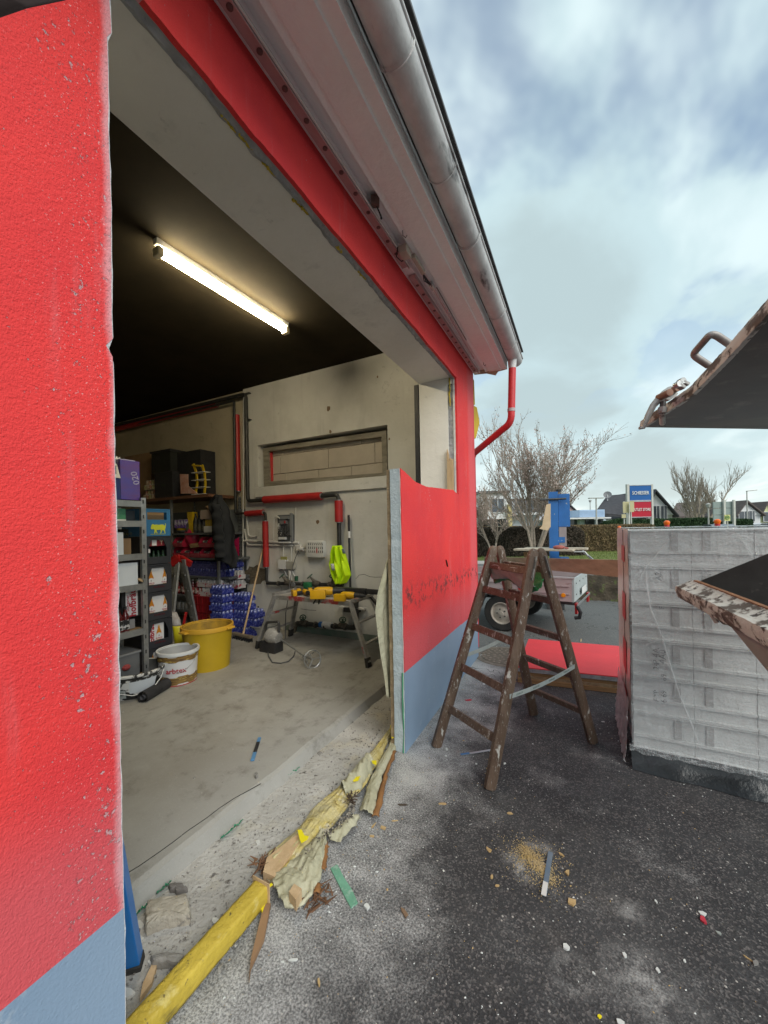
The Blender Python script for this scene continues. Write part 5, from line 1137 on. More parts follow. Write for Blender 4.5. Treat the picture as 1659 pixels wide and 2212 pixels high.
# cans in trays
def canpack(name, label, group, canm, traym, nx=4, ny=2, r=.033, h=.115, film=None):
    t = thing(name, label, 'drink pack', (0, 0, 0), group); w_ = nx * r * 2; d = ny * r * 2
    tr_ = MB(); tr_.box((-w_ / 2 - .004, -.004, 0), (w_ / 2 + .004, 0, .07)); tr_.box((-w_ / 2 - .004, 0, 0), (w_ / 2 + .004, d, .004)); tr_.box((w_ / 2, 0, 0), (w_ / 2 + .004, d, .07)); tr_.box((-w_ / 2 - .004, 0, 0), (-w_ / 2, d, .07)); tr_.build('tray', traym, t)
    cm = MB().lathe([(0, .002), (r * .8, .002), (r * .98, .01), (r * .98, h * .88), (r * .78, h * .98), (r * .74, h), (0, h - .004)], n=12)
    c0 = cm.build('can', canm, t, True); c0.location = (-w_ / 2 + r, r, .002); fst = True
    for a in range(nx):
        for b in range(ny):
            if fst: fst = False; continue
            q = c0.copy(); COL.objects.link(q); q.parent = t; q.location = (-w_ / 2 + r + a * 2 * r, r + b * 2 * r, .002)
    return t
BLC = mat('blue_silver_can', (.03, .05, .30), (.30, .33, .50), sc=22, rough=.3, metal=.3, lo=.48, hi=.56); BLT = mat('blue_tray', (.02, .03, .22), (.12, .14, .40), sc=30, rough=.45, lo=.5, hi=.58)
cpk = canpack('drink_pack', 'blue wrapped can pack on the third shelf', 'blue can packs on the third shelf', mat('dark_blue_can', (.02, .025, .12), (.08, .08, .22), sc=22, rough=.25), mat('dark_blue_tray', (.02, .02, .10), (.10, .10, .28), sc=30))
i = 0
for px in (905, 985, 1065, 1150, 1220):
    loc = (cx(px, 730).x, SY + .03, sz[2] + .001)
    lb = ordl(i) + ' dark blue can pack from the left in the LAY layer on the third shelf'
    if i == 0: cpk.location = loc; cpk['label'] = lb.replace('LAY', 'lower')
    else: dup(cpk, loc, label=lb.replace('LAY', 'lower'))
    i += 1
    dup(cpk, (loc[0] + .02, SY + .045, sz[2] + .12), label=lb.replace('LAY', 'upper'))
# packs on the short side (in front of the rear post, right part)
blp = canpack('drink_pack', 'bright blue can pack at the right end of the third shelf', 'bright blue can packs at the shelf end', BLC, BLT, 3, 2)
for i, (px, py_, k) in enumerate(((1345, 735, 0), (1430, 725, 0), (1350, 0, 1), (1430, 0, 1))):
    yy = SY + .12 + (.16 if px > 1400 else 0); x_ = ony(R3(px, 730), yy).x; loc = (min(x_, -4.78), yy, sz[2] + .001 + .13 * k)
    lb = ('front', 'rear')[int(px > 1400)] + ' ' + ('lower', 'upper')[k] + ' bright blue can pack at the right end of the third shelf'
    if i == 0: blp.location = loc; blp['label'] = lb
    else: dup(blp, loc, label=lb)
MB().box((ux1, SY + .03, sz[2] - .03), (-4.72, WY - .02, sz[2])).build('shelf_end', SH, su); MB().box((ux1, SY + .03, sz[1] - .03), (-4.70, WY - .02, sz[1])).build('shelf_end', SH, su)
MB().box((ux1, SY + .03, sz[3] - .03), (-4.78, WY - .02, sz[3])).build('shelf_end', SH, su)
# shelf 4: small bottles and white/red packs
sb = bottle('bottle', 'small reddish bottle in the row on the fourth shelf', 'small reddish bottles on the fourth shelf', glass=DRED, capm=WHITE, lab_m=mat('red_white_label', (.5, .45, .42), (.25, .03, .03), sc=24, lo=.45, hi=.52), h=.25, r=.036)
i = 0
for px in (800, 835, 865, 890, 960, 985, 1010, 1035, 1058):
    loc = (cx(px, 940).x, SY + .06 + .03 * (i % 2), sz[3] + .001)
    lb = ordl(i) + ' small reddish bottle from the left on the fourth shelf'
    if i == 0: sb.location = loc; sb['label'] = lb
    else: dup(sb, loc, label=lb)
    i += 1
wcan = mat('white_silver_can', (.50, .50, .52), (.30, .30, .32), sc=20, rough=.35); wtr = mat('white_red_tray', (.55, .52, .52), (.42, .06, .10), sc=14, lo=.52, hi=.55)
wp_ = canpack('drink_pack', 'white can pack with a red printed tray on the fourth shelf', 'white and red can packs on the fourth shelf', wcan, wtr, 5, 2, .036, .13)
i = 0
for px, k in ((1120, 0), (1215, 0), (1110, 1), (1205, 1)):
    loc = (cx(px, 940).x, SY + .02, sz[3] + .002 + .145 * k)
    lb = ('left', 'right')[i % 2] + ' white and red can pack in the ' + ('lower', 'upper')[k] + ' layer of the fourth shelf'
    if i == 0: wp_.location = loc; wp_['label'] = lb
    else: dup(wp_, loc, label=lb)
    i += 1
for k in (0, 1): dup(wp_, (-5.02 + .17, SY + .2, sz[3] + .002 + .145 * k + .12), label=('lower', 'upper')[k] + ' white can pack at the right end of the fourth shelf', sc=(.75, 1, 1))
# lower shelf: jars, tub, red crates
jr = tin('small metal lidded jar on the low shelf behind the ladder', STEEL, .04, .10, 'metal lidded jars on the low shelf', 'jar', 'jar')
for i, px in enumerate((800, 845, 880, 915, 950)):
    loc = (cx(px, 1090).x, SY + .08, sz[4] + .001)
    lb = ordl(i) + ' metal lidded jar from the left on the low shelf behind the stepladder'
    if i == 0: jr.location = loc; jr['label'] = lb
    else: dup(jr, loc, label=lb)
RC = mat('dark_red_crate_plastic', (.30, .012, .018), (.22, .010, .014), sc=4, rough=.45)
def redcrate(z, label):
    a, b = cx(1000, 1200, SY - .1), cx(1258, 1200, SY - .1); t = thing('drink_crate', label, 'crate', ((a.x + b.x) / 2, SY + .1, z)); h = .26
    MB().box((a.x, SY - .1, z), (b.x, SY - .088, z + h)).build('front', RC, t); MB().box((a.x, SY + .3, z), (b.x, SY + .312, z + h)).build('rear', RC, t)
    for x in (a.x, b.x - .012): MB().box((x, SY - .087, z), (x + .012, SY + .299, z + h)).build('side', RC, t)
    MB().box((a.x + .013, SY - .087, z), (b.x - .013, SY + .299, z + .012)).build('bottom', RC, t)
    for q in range(6): x = lerp(a.x, b.x, q / 5); MB().box((x - .008, SY - .112, z), (x + .008, SY - .101, z + h)).build('rib', RC, t)
    for zz_ in (z + .01, z + h * .5, z + h - .02): MB().box((a.x, SY - .115, zz_), (b.x, SY - .1125, zz_ + .014)).build('band', RC, t)
    return t
tc_ = redcrate(FZ + .002, 'lower dark red drink crate on the floor behind the yellow tub'); t2 = redcrate(FZ + .27, 'upper dark red drink crate with an orange round emblem')
c = cx(1180, 1195, SY - .118); mb = MB()
for k in range(4): mb.tube([c + V((.05 * math.cos(k * PI / 4 + .4), 0, .05 * math.sin(k * PI / 4 + .4))), c - V((.05 * math.cos(k * PI / 4 + .4), 0, .05 * math.sin(k * PI / 4 + .4)))], .004, 5)
mb.build('star_emblem', mat('orange_print', (.50, .16, .03)), t2)
mb = MB()
for k in range(8): mb.tube([(-5.3 - .1 + .05 * k, SY, FZ + .53), (-5.3 - .09 + .05 * k, SY + .02, FZ + .60)], .016, 6)
# blue pack stacks on the floor
bfl = canpack('drink_pack', 'blue and silver can pack in the floor stack by the broom', 'blue can packs stacked on the floor', BLC, BLT, 4, 3, .033, .115)
sx0 = onz(R3(1262, 1300), FZ).x; i = 0
for col, (ccx, ccy, rows_) in enumerate(((-4.70, 3.78, 6), (-4.44, 3.95, 5), (-4.32, 4.02, 3))):
    for r_ in range(rows_):
        loc = (ccx + random.uniform(-.008, .008), ccy + random.uniform(-.008, .008), FZ + .002 + r_ * .121)
        lb = ordl(r_) + ' blue can pack from the floor in the ' + ('front left', 'middle', 'low right')[col] + ' column by the broom'
        if i == 0: bfl.location = loc; bfl['label'] = lb
        else: dup(bfl, loc, random.uniform(-.03, .03), lb)
        i += 1
# jacket hanging on the shelf end
JY = SY - .03
def jk(x, y, d=0): return ony(R1(x, y), JY - d)
Lj = [(1265, 1650), (1190, 1720), (1170, 1760), (1205, 1850), (1200, 2000), (1215, 2150), (1235, 2290), (1250, 2330)]
Rj = [(1300, 1660), (1340, 1740), (1390, 1840), (1425, 1930), (1455, 2050), (1470, 2200), (1490, 2330), (1480, 2440)]
def jf(u, v):
    a = poly_at([V((*p, 0)) for p in Lj], v); b = poly_at([V((*p, 0)) for p in Rj], v); q = a.lerp(b, u); q.y += 18 * math.sin(u * 9) * v
    return jk(q.x, q.y) + V((0, -.10 * math.sin(PI * u) * (.4 + .6 * v) - .022 * math.sin(u * 17 + v * 5) - .015 * math.sin(v * 21 + u * 6), 0))
t = thing('jacket', 'black jacket hanging over the end of the shelf unit', 'jacket', tuple(jk(1330, 2300)))
MB().grid(jf, 36, 40).build('body', CLOTH, t, True, solid=.006)
Ls = [(1215, 1740), (1205, 1900), (1215, 2080), (1225, 2200), (1240, 2330)]; Rs = [(1290, 1760), (1310, 1900), (1330, 2080), (1345, 2200), (1350, 2340)]
def sf(u, v):
    a = poly_at([V((*p, 0)) for p in Ls], v); b = poly_at([V((*p, 0)) for p in Rs], v); q = a.lerp(b, u)
    return jk(q.x, q.y, .10) + V((0, -.06 * math.sin(PI * u) - .012 * math.sin(v * 33), 0))
MB().grid(sf, 16, 40).build('sleeve', CLOTH, t, True, solid=.006)
t = thing('pink_sheet', 'magenta sheet behind the black jacket', 'sheet', tuple(ony(R3(1485, 500), WY - .1))); MB().prism([ony(R3(1300, 440), WY - .12), ony(R3(1495, 320), WY - .12), ony(R3(1497, 520), WY - .12), ony(R3(1300, 520), WY - .12)], (0, .004, 0)).build('sheet', mat('magenta', (.55, .02, .12), rough=.4), t)

# ---- aluminium step ladder in front of the shelf unit
LA = mat('ladder_aluminium', (.46, .47, .46), (.34, .35, .35), sc=12, rough=.42, metal=.6)
al = thing('stepladder', 'aluminium stepladder with red top caps standing before the shelf unit', 'ladder', (-4.9, 3.3, FZ)); 
ltop = ony(R3(868, 545), 3.45)
f1 = onz(R3(815, 1480), FZ); f1 = ltop + (onz(R3(815, 1420), FZ) - ltop); f2 = onz(R3(985, 1370), FZ)
for (tp_, ft, dx) in (((835, 560), V((ony(R3(812, 1400), 3.3).x, 3.2, FZ)), 0), ((893, 560), V((ony(R3(990, 1370), 3.6).x, 3.7, FZ)), 0)):
    p = ony(R3(*tp_), 3.45)
    for off in (V((0, 0, 0)), V((-.28, .14, 0))):
        MB().bar(p + off, ft + off, .075, .028, up=(0, 1, 0), ch=.004).build('rail', LA, al)
    for k in (.2, .4, .6, .8): MB().bar(p.lerp(ft, k), p.lerp(ft, k) + V((-.28, .14, 0)), .05, .02).build('step', LA, al)
REDC = MATS['red_plastic']
for d in (V((0, 0, 0)), V((-.28, .14, 0))):
    MB().bar(ltop + V((-.02, 0, .0)) + d, ltop + V((-.16, -.03, -.09)) + d, .09, .045, up=(0, 1, 0), ch=.01).build('top_cap', REDC, al); MB().bar(ltop + V((-.02, 0, .0)) + d, ltop + V((.14, .05, -.09)) + d, .09, .045, up=(0, 1, 0), ch=.01).build('top_cap', REDC, al)
t = thing('foam_can', 'yellow sealant gun bag with a grey nozzle leaning on the stepladder foot', 'bag', tuple(ony(R3(860, 1500), 3.0)))
t.name = 'sealant_bag'
Lb = [(775, 1120), (790, 1200), (800, 1300), (810, 1420), (830, 1520)]; Rb = [(815, 1130), (850, 1200), (880, 1320), (905, 1440), (880, 1525)]
def bf(u, v):
    a = poly_at([V((*p, 0)) for p in Lb], v); b = poly_at([V((*p, 0)) for p in Rb], v); q = a.lerp(b, u); return ony(R3(q.x, q.y), 3.0) + V((0, -.07 * math.sin(PI * u), 0))
MB().grid(lambda u, v: bf(u, v * .42), 10, 12).build('grey_top', mat('silver_print_bag', (.38, .39, .38), (.28, .24, .22), sc=14, rough=.4), t, True, solid=.004)
MB().grid(lambda u, v: bf(u, .42 + v * .58), 10, 16).build('yellow_base', mat('lemon_plastic', (.62, .56, .02), (.55, .48, .02), sc=4, rough=.35), t, True, solid=.004)
t = thing('red_hose', 'red hose end hanging between the ladder legs', 'hose', tuple(ony(R3(905, 1290), 3.35))); MB().tube(bent(ony(R3(918, 1140), 3.35), ony(R3(900, 1230), 3.35), ony(R3(890, 1290), 3.35), 6), .018, 8).build('hose', REDC, t, True)

# ---- buckets
def bucket(name, label, c, r0, r1, h, m, rimm, inner, sx=1, sy=1, rim=.012, rot=0):
    t = thing(name, label, 'bucket', tuple(c)); M_ = Matrix.Rotation(rot, 3, 'Z')
    MB().lathe([(0, 0), (r0, 0), (lerp(r0, r1, .5), h * .5), (r1, h * .92)], c, 40, M_, sx, sy).build('shell', m, t, True)
    MB().lathe([(r1, h * .9), (r1 + rim, h * .9), (r1 + rim * 1.3, h * .96), (r1 + rim, h), (r1 - .004, h), (r1 - .008, h * .95)], c, 40, M_, sx, sy).build('rim', rimm, t, True)
    MB().lathe([(r1 - .006, h * .985), (lerp(r0, r1, .5) - .006, h * .5), (r0 - .006, .01), (0, .01)], c, 40, M_, sx, sy).build('inside', inner, t, True)
    return t
c = onz((449, 1440), FZ); c = V((c.x - .02, c.y + .02, FZ))
tubz = onx((447, 1375), c.x).z
MUSTM = mat('mustard_tub', (.50, .34, .015), (.42, .28, .012), sc=3, rough=.5)
t = bucket('mortar_tub', 'large mustard yellow tub beside the stepladder', c, .225, .262, .47, MUSTM, mat('orange_yellow_rim', (.62, .36, .035), (.55, .30, .03), sc=4, rough=.5), mat('dirty_yellow_inside', (.50, .30, .03), (.20, .13, .03), sc=9))
MB().cbox(c + V((.0, -.29, .44)), (.10, .05, .022), None, .006).build('handle_lug', MATS['orange_yellow_rim'], t); MB().cbox(c + V((.27, .08, .44)), (.05, .10, .022), None, .006).build('handle_lug', MATS['orange_yellow_rim'], t)
c = onz((386, 1470), FZ); c = V((c.x, c.y, FZ))
BWH = mat('white_bucket', (.66, .67, .68), (.60, .61, .62), sc=3, rough=.4)
wr, wh = .185, .33
t = bucket('paint_bucket', 'white bucket lettered arbtex with rafter pictures between the tub and the black bucket', c, .165, wr, wh, BWH, mat('bucket_rim_white', (.68, .70, .70), (.6, .62, .62), sc=3, rough=.35), mat('grey_white_inside', (.45, .46, .46), sc=5))
WTP = mat('timber_print', (.30, .18, .05), (.10, .06, .03), sc=9, rough=.5, stretch=(1, 1, 9), spots=[((.52, .40, .10), 14, .58, .62, (1, 1, 6))])
dirc = (CC - c); dirc.z = 0; a0 = math.atan2(dirc.y, dirc.x)
def wrap(c, r0, r1, h, za, zb, aa, ab, m, par, name, n=26, wav=0, off=.003):
    def f(u, v):
        a = a0 + lerp(aa, ab, u); z = lerp(za, zb, v) + wav * (math.floor(u * 6) % 2) ; r = lerp(r0, r1, z / (h * .92)) + off
        return c + V((r * math.cos(a), r * math.sin(a), z))
    return MB().grid(f, n, 3).build(name, m, par, True)
wrap(c, .165, wr, wh, .235, .285, -1.5, 1.5, WTP, t, 'rafter_picture', wav=.010); wrap(c, .165, wr, wh, .012, .085, -1.5, 1.5, WTP, t, 'rafter_picture', wav=.012)
wrap(c, .165, wr, wh, .002, .010, -1.5, 1.5, MATS['red_plastic'], t, 'red_band', off=.0035)
def curved_text(body, size, m, par, c, r, z, a_c, bold=.001):
    cu = bpy.data.curves.new('t', 'FONT'); cu.body = body; cu.size = size; cu.align_x = 'CENTER'; cu.align_y = 'CENTER'; cu.extrude = .0008; cu.offset = bold; cu.resolution_u = 2
    to = bpy.data.objects.new('t', cu); me = bpy.data.meshes.new_from_object(to); o0 = V(par['org'])
    for v in me.vertices:
        a = a_c + v.co.x / r; rr = r + v.co.z; v.co = V((c.x + rr * math.cos(a), c.y + rr * math.sin(a), z + v.co.y)) - o0
    me.materials.clear(); me.materials.append(m); bpy.data.objects.remove(to); bpy.data.curves.remove(cu)
    o = bpy.data.objects.new('lettering', me); COL.objects.link(o); o.parent = par
curved_text('arbtex', .07, HOFR, t, c, .184, c.z + .155, a0 - .12)
hp = [c + V(((wr + .012) * math.cos(a0 + a), (wr + .012) * math.sin(a0 + a), .27 - .15 * math.sin(PI * k / 12) ** .8)) for k, a in enumerate([lerp(1.3, -.5, k / 12) for k in range(13)])]
hp = [c + V((wr * 1.03 * math.cos(a0 + a), wr * 1.03 * math.sin(a0 + a), zz_)) for a, zz_ in ((1.15, .275), (.95, .24), (.7, .20), (.4, .165), (.1, .145), (-.1, .14))]
MB().tube(hp, .0035, 6).build('wire_handle', STEEL, t, True)
# oval black and white tub
c = onz((292, 1494), FZ); c = V((c.x, c.y, FZ)); dirc = CC - c; dirc.z = 0; a0 = math.atan2(dirc.y, dirc.x)
BWM = mat('black_bucket_white_paint_runs', (.02, .022, .022), (.03, .03, .03), sc=5, rough=.4, spots=[((.62, .64, .64), 6, .50, .54, (1, 1, 2.5))])
t = bucket('paint_bucket', 'low black bucket smeared with white paint beside the pillar', c, .19, .245, .235, BWM, mat('white_crusted_rim', (.60, .60, .58), (.04, .04, .04), sc=16, lo=.52, hi=.56, bump=.6), mat('dark_paint_inside', (.06, .065, .065), (.12, .125, .125), sc=8), rim=.014)
wrap(c, .19, .245, .235, .06, .17, -.2, .8, mat('white_label_patch', (.60, .64, .68), (.55, .6, .64), sc=3), t, 'white_label', off=.003)
wrap(c, .19, .245, .235, .02, .095, -.75, -.35, mat('barcode_patch', (.45, .5, .5), (.38, .42, .42), sc=3), t, 'barcode_label', off=.004)
for k in range(9): wrap(c, .19, .245, .235, .045, .08, -.66 + k * .028, -.66 + k * .028 + .012, BLACK, t, 'barcode_bar', n=2, off=.0055)
MB().tube([c + V((.262 * math.cos(a0 + a), .262 * math.sin(a0 + a), zz_)) for a, zz_ in ((1.1, .20), (.9, .14), (.6, .085), (.2, .055), (-.1, .06), (-.5, .09), (-.8, .13))], .004, 6).build('wire_handle', WHITE, t, True)
# black roll on the floor
a, b = onz((311, 1505), FZ + .045), onz((357, 1478), FZ + .045); d = (b - a).normalized(); a = a - d * .02; b = b + d * .02
t = thing('membrane_roll', 'black roll of membrane lying in front of the two paint buckets', 'roll', tuple((a + b) / 2 - V((0, 0, .045))))
MB().tube([a, b], .052, 24, cap=False).build('outer_layer', mat('black_bitumen_film', (.015, .015, .017), (.03, .03, .033), sc=9, rough=.6), t, True)
MB().tube([a - d * .001, b], .043, 20, cap=False).build('inner_layer', RUBBER, t, True); MB().tube([a - d * .003, b], .022, 16, cap=False).build('core', mat('grey_core', (.12, .12, .13)), t, True)
# jigsaw blade tool / felt pen on the floor
a, b = onz(S1(1032, 340), FZ + .008), onz(S1(985, 488), FZ + .008)
t = thing('marker', 'blue marker with a black middle lying on the garage floor', 'marker', tuple(a))
q1, q2 = a.lerp(b, .22), a.lerp(b, .68)
BLT2 = mat('light_blue_plastic', (.10, .25, .45), rough=.4)
MB().bar(a, q1, .022, .01, ch=.002).build('tip', BLT2, t); MB().bar(q1, q2, .022, .012, ch=.002).build('grip', BLACK, t); MB().bar(q2, b, .024, .01, ch=.002).build('end', BLT2, t)
# long hairline crack of the slab
MB().tube([onz(S1(*q), FZ + .0005) for q in ((128, 1250), (250, 1175), (380, 1085), (470, 1020), (560, 950), (690, 862), (770, 800), (860, 740), (950, 690), (1040, 640))], .0022, 4).build('floor_crack', mat('crack_dark', (.04, .04, .038)), None, kind='structure')

# ================================================================== OUTSIDE, NEAR
# ---- wooden double ladder
l1, l2, l3, l4 = onz((1058, 1703), 0), onz((942, 1613), 0), onz((1281, 1603), 0), onz((1153, 1543), 0)
HZ = 1.45
def topat(px, w): p = atw(px, w); return p
mn = (l1 + l3) / 2; mf = (l2 + l4) / 2
tn = V((mn.x - .01, mn.y - .02, HZ)); tf = V((mf.x + .0, mf.y + .02, HZ))
# match the seen positions of the tops
tn = atw((1160, 1196), (tn - CC).dot(FW)); tf = atw((1073, 1190), (tf - CC).dot(FW)); tn.z = tf.z = HZ - .0
wl_ = thing('wooden_ladder', 'paint spattered brown wooden double ladder standing open on the asphalt', 'ladder', tuple((l1 + l2 + l3 + l4) / 4))
rail_dir = {}
def rail(foot, top, side):
    d = (top - foot).normalized(); s_ = (l3 - l1).normalized() * side * .03
    a = V(foot); b = V(top) + s_ * .9 - (top - foot) * .0
    w_ = (tf - tn).normalized()
    mb = MB(); x = w_; z = (b - a).normalized(); y = z.cross(x).normalized(); x = y.cross(z)
    ln = (b - a).length; vs = []; rings = [(0, .034, .028), (.004, .036, .030), (ln - .06, .034, .030), (ln - .03, .032, .026), (ln - .01, .024, .018), (ln, .012, .009)]
    for L_, hx, hy in rings:
        for sx, sy in ((-1, -.55), (-.55, -1), (.55, -1), (1, -.55), (1, .55), (.55, 1), (-.55, 1), (-1, .55)): vs.append(a + z * L_ + x * sx * hy * .86 + y * sy * hx)
    fs = [(i * 8 + k, i * 8 + (k + 1) % 8, (i + 1) * 8 + (k + 1) % 8, (i + 1) * 8 + k) for i in range(len(rings) - 1) for k in range(8)] + [tuple(range(8))[::-1], tuple((len(rings) - 1) * 8 + k for k in range(8))]
    mb.add(vs, fs); o = mb.build('leg', WOODO, wl_, True); return a, b
A1 = rail(l1, tn, -1); A2 = rail(l2, tf, -1); B1 = rail(l3, tn, 1); B2 = rail(l4, tf, 1)
for (p, q), ks in (((A1, A2), (.185, .385, .585, .775, .90)), ((B1, B2), (.165, .36, .555, .745, .90))):
    for k in ks:
        a = p[0].lerp(p[1], k); b = q[0].lerp(q[1], k); mb = MB(); mb.bar(a, b, .022, .052, up=(p[1] - p[0]).normalized(), ch=.004)
        mb.v = mb.v; mb.build('rung', WOODO, wl_)
nrm = (tn - tf).normalized()
for a, b, sd_ in ((A1, B1, 1), (A2, B2, -1)):
    off = nrm * sd_ * .030
    for r_ in (a, b):
        q = r_[1] + (r_[0] - r_[1]).normalized() * .05; q2 = r_[1] + (r_[0] - r_[1]).normalized() * .21
        MB().bar(q + off, q2 + off, .004, .026, up=nrm, ch=0).build('hinge_plate', mat('spattered_hinge', (.16, .16, .15), (.45, .46, .45), sc=30, metal=.4), wl_)
    for k in (.07, .14, .19): q = a[1] + (a[0] - a[1]).normalized() * k; MB().tube([q + off, q + off * 1.25], .006, 8).build('bolt', STEEL, wl_)
STRAP = mat('pale_printed_strap', (.40, .44, .43), (.30, .34, .33), sc=12, rough=.6)
for (p, q, kk, tail) in ((A1, B1, (.37, .42), 1), (A2, B2, (.42, .50), -1)):
    a = p[0].lerp(p[1], kk[0]) + nrm * .028 * tail; b = q[0].lerp(q[1], kk[1]) + nrm * .028 * tail; mb = MB(); st = []
    mb.grid(lambda u, v: a.lerp(b, u) + V((0, 0, -.018 * math.sin(PI * u) + (v - .5) * .030)), 12, 1)
    s_ = mb.build('strap', STRAP, wl_, solid=.001)
    if tail == 1:
        for i in range(4): text('KRAUSE', .017, mat('strap_print', (.14, .18, .17)), wl_, a.lerp(b, .14 + .24 * i) + V((0, 0, -.018 * math.sin(PI * (.14 + .24 * i)))) + nrm * .0012, b - a, (0, 0, 1), depth=.0004)
# green and white bag slung between the rails
t = thing('slung_bag', 'white and green plastic bag slung between the ladder rails under the top', 'bag', tuple((tn + tf) / 2 - V((0, 0, .2))))
GRB = mat('green_bag_film', (.015, .13, .035), (.03, .20, .07), sc=14, rough=.35, bump=.4, bsc=40); WGB = mat('milky_bag_film', (.42, .44, .40), (.30, .32, .29), sc=8, rough=.35, bump=.4, bsc=30)
ba = A1[0].lerp(A1[1], .88); bb_ = A2[0].lerp(A2[1], .88); bc_ = B1[0].lerp(B1[1], .88); bd = B2[0].lerp(B2[1], .88)
def bagf(lo, hi):
    def f(u, v):
        v = lerp(lo, hi, v); l = ba.lerp(bb_, u); r = bc_.lerp(bd, u); q = l.lerp(r, v); hang = math.sin(PI * v) * (.13 + .03 * math.sin(u * 7)) + .01 * math.sin(v * 30 + u * 14)
        return q + V((0, 0, -hang + .03))
    return f
MB().grid(bagf(0, .34), 20, 8).build('white_film', WGB, t, True, solid=.002); MB().grid(bagf(.34, 1), 20, 14).build('green_film', GRB, t, True, solid=.002)

# ---- pallet of film wrapped blocks
pc = onz((1371, 1650), 0); PX0, PY0_ = pc.x, pc.y; PW, PD = 1.25, .80
rowh = .243; pz0 = .105; pl = thing('block_pallet', 'pallet of pale aerated concrete blocks wrapped in clear film beside the ladder', 'pallet of blocks', (PX0 + PW / 2, PY0_ + PD / 2, 0))
AAC = mat('aerated_concrete', (.56, .58, .575), (.48, .50, .495), sc=5, rough=.95, bump=.5, bsc=90, spots=[((.46, .47, .47), 40, .66, .74)])
AACD = mat('grip_shadow_grey', (.36, .365, .36), (.30, .305, .30), sc=9, rough=.95)
for r_ in range(6):
    z = pz0 + r_ * rowh
    xs = [0, .325, .625, .925, 1.25]
    for k in range(4):
        x0, x1 = PX0 + xs[k] + .001, PX0 + xs[k + 1] - .001
        for d in (0, 1):
            y0 = PY0_ + d * .4 + random.uniform(0, .003); y1 = y0 + .397
            mb = MB(); H_ = rowh - .003
            if d == 0:
                mb.box((x0, y0 + .012, z), (x1, y1, z + H_))                         # recessed body
                for za, zb in ((.0, .016), (.086, .104), (H_ - .008, H_)): mb.box((x0, y0, z + za), (x1, y0 + .0122, z + zb))   # moulded ribs
            else: mb.box((x0, y0, z), (x1, y1, z + H_))
            b_ = mb.build('block', AAC, pl)
            if d == 0 and k < 2:
                gx_ = (x1 - .085) if k == 0 else x0 + .075
                MB().box((gx_ - .019, y0 + .006, z + .105), (gx_ + .019, y0 + .0119, z + .228)).build('grip_groove', AACD, b_)
            if d == 0 and k > 1 and r_ == 5: MB().box((x1 - .07, y0 + .006, z + .12), (x1 - .03, y0 + .0119, z + .22)).build('grip_groove', AACD, b_)
for i, yb in enumerate((PY0_ + .02, PY0_ + .35, PY0_ + .68)): MB().box((PX0 + .02, yb, .002), (PX0 + PW - .02, yb + .1, .10)).build('runner', CHIPB, pl)
# faint ink jet marks printed on the block faces
INK = mat('faded_ink', (.15, .15, .16))
fy_ = PY0_ - .002
def pm(x, y): return ony(R8(x, y), fy_)
for body, x, y, sz_ in (('P 4A', 525, 1075, .055), ('4A0', 570, 1080, .055), ('F YP', 525, 1365, .04), ('6 69', 580, 1370, .045), ('F', 565, 725, .04), ('69', 580, 1230, .045), ('24', 525, 1150, .045), ('A2', 540, 495, .05)):
    text(body, sz_, INK, pl, pm(x, y), (0, 0, 1), (-1, 0, 0), 'ink_mark', depth=.0005)
# film
fm = bpy.data.materials.new('clear_stretch_film'); fm.use_nodes = True; t_ = fm.node_tree; b = t_.nodes['Principled BSDF']
P = nd(t_, 'ShaderNodeNewGeometry').outputs['Position']
w1_ = tnoise(t_, P, 3.0, 6, .65, (1.5, 1, 9)); w2_ = tnoise(t_, P, 6.0, 6, .7, (8, 1, 1.4)); w3_ = tnoise(t_, P, 1.6, 4, .5)
ridge = nmath(t_, 'SUBTRACT', 1.0, smooth(t_, nmath(t_, 'ABSOLUTE', nmath(t_, 'SUBTRACT', w1_, .5)), .0, .018)); ridge2 = nmath(t_, 'SUBTRACT', 1.0, smooth(t_, nmath(t_, 'ABSOLUTE', nmath(t_, 'SUBTRACT', w2_, .52)), .0, .012))
al_ = nmath(t_, 'ADD', .15, nmath(t_, 'MULTIPLY', nmath(t_, 'MAXIMUM', ridge, ridge2), .34)); al_ = nmath(t_, 'ADD', al_, nmath(t_, 'MULTIPLY', smooth(t_, w3_, .45, .7), .14), True)
t_.links.new(al_, b.inputs['Alpha']); b.inputs['Base Color'].default_value = (.80, .84, .86, 1); b.inputs['Roughness'].default_value = .22; b.inputs['Specular IOR Level'].default_value = .8
bp = nd(t_, 'ShaderNodeBump'); bp.inputs['Strength'].default_value = .9; bp.inputs['Distance'].default_value = .02; t_.links.new(nmath(t_, 'ADD', nmath(t_, 'ADD', w1_, w2_), w3_), bp.inputs['Height']); t_.links.new(bp.outputs[0], b.inputs['Normal'])
ztop = pz0 + 6 * rowh
def flm(fn, nu, nv, name='film'): return MB().grid(fn, nu, nv).build(name, fm, pl, True, auto=False)
def rip(a, b, c, k=.006): return k * (nz((a * 3, b * 9, c * 2)) + .7 * nz((a * 14, b * 5, 3)))
flm(lambda u, v: (PX0 - .014 + u * (PW + .03), PY0_ - .014 + rip(u * 2, v * 2, 0, .007) , lerp(.10, ztop + .012, v)), 70, 70)
flm(lambda u, v: (PX0 - .012 + u * (PW + .03), lerp(PY0_ - .013, PY0_ + PD, v), ztop + .014 + .006 * nz((u * 16, v * 7, 3))), 60, 24, 'top_film')
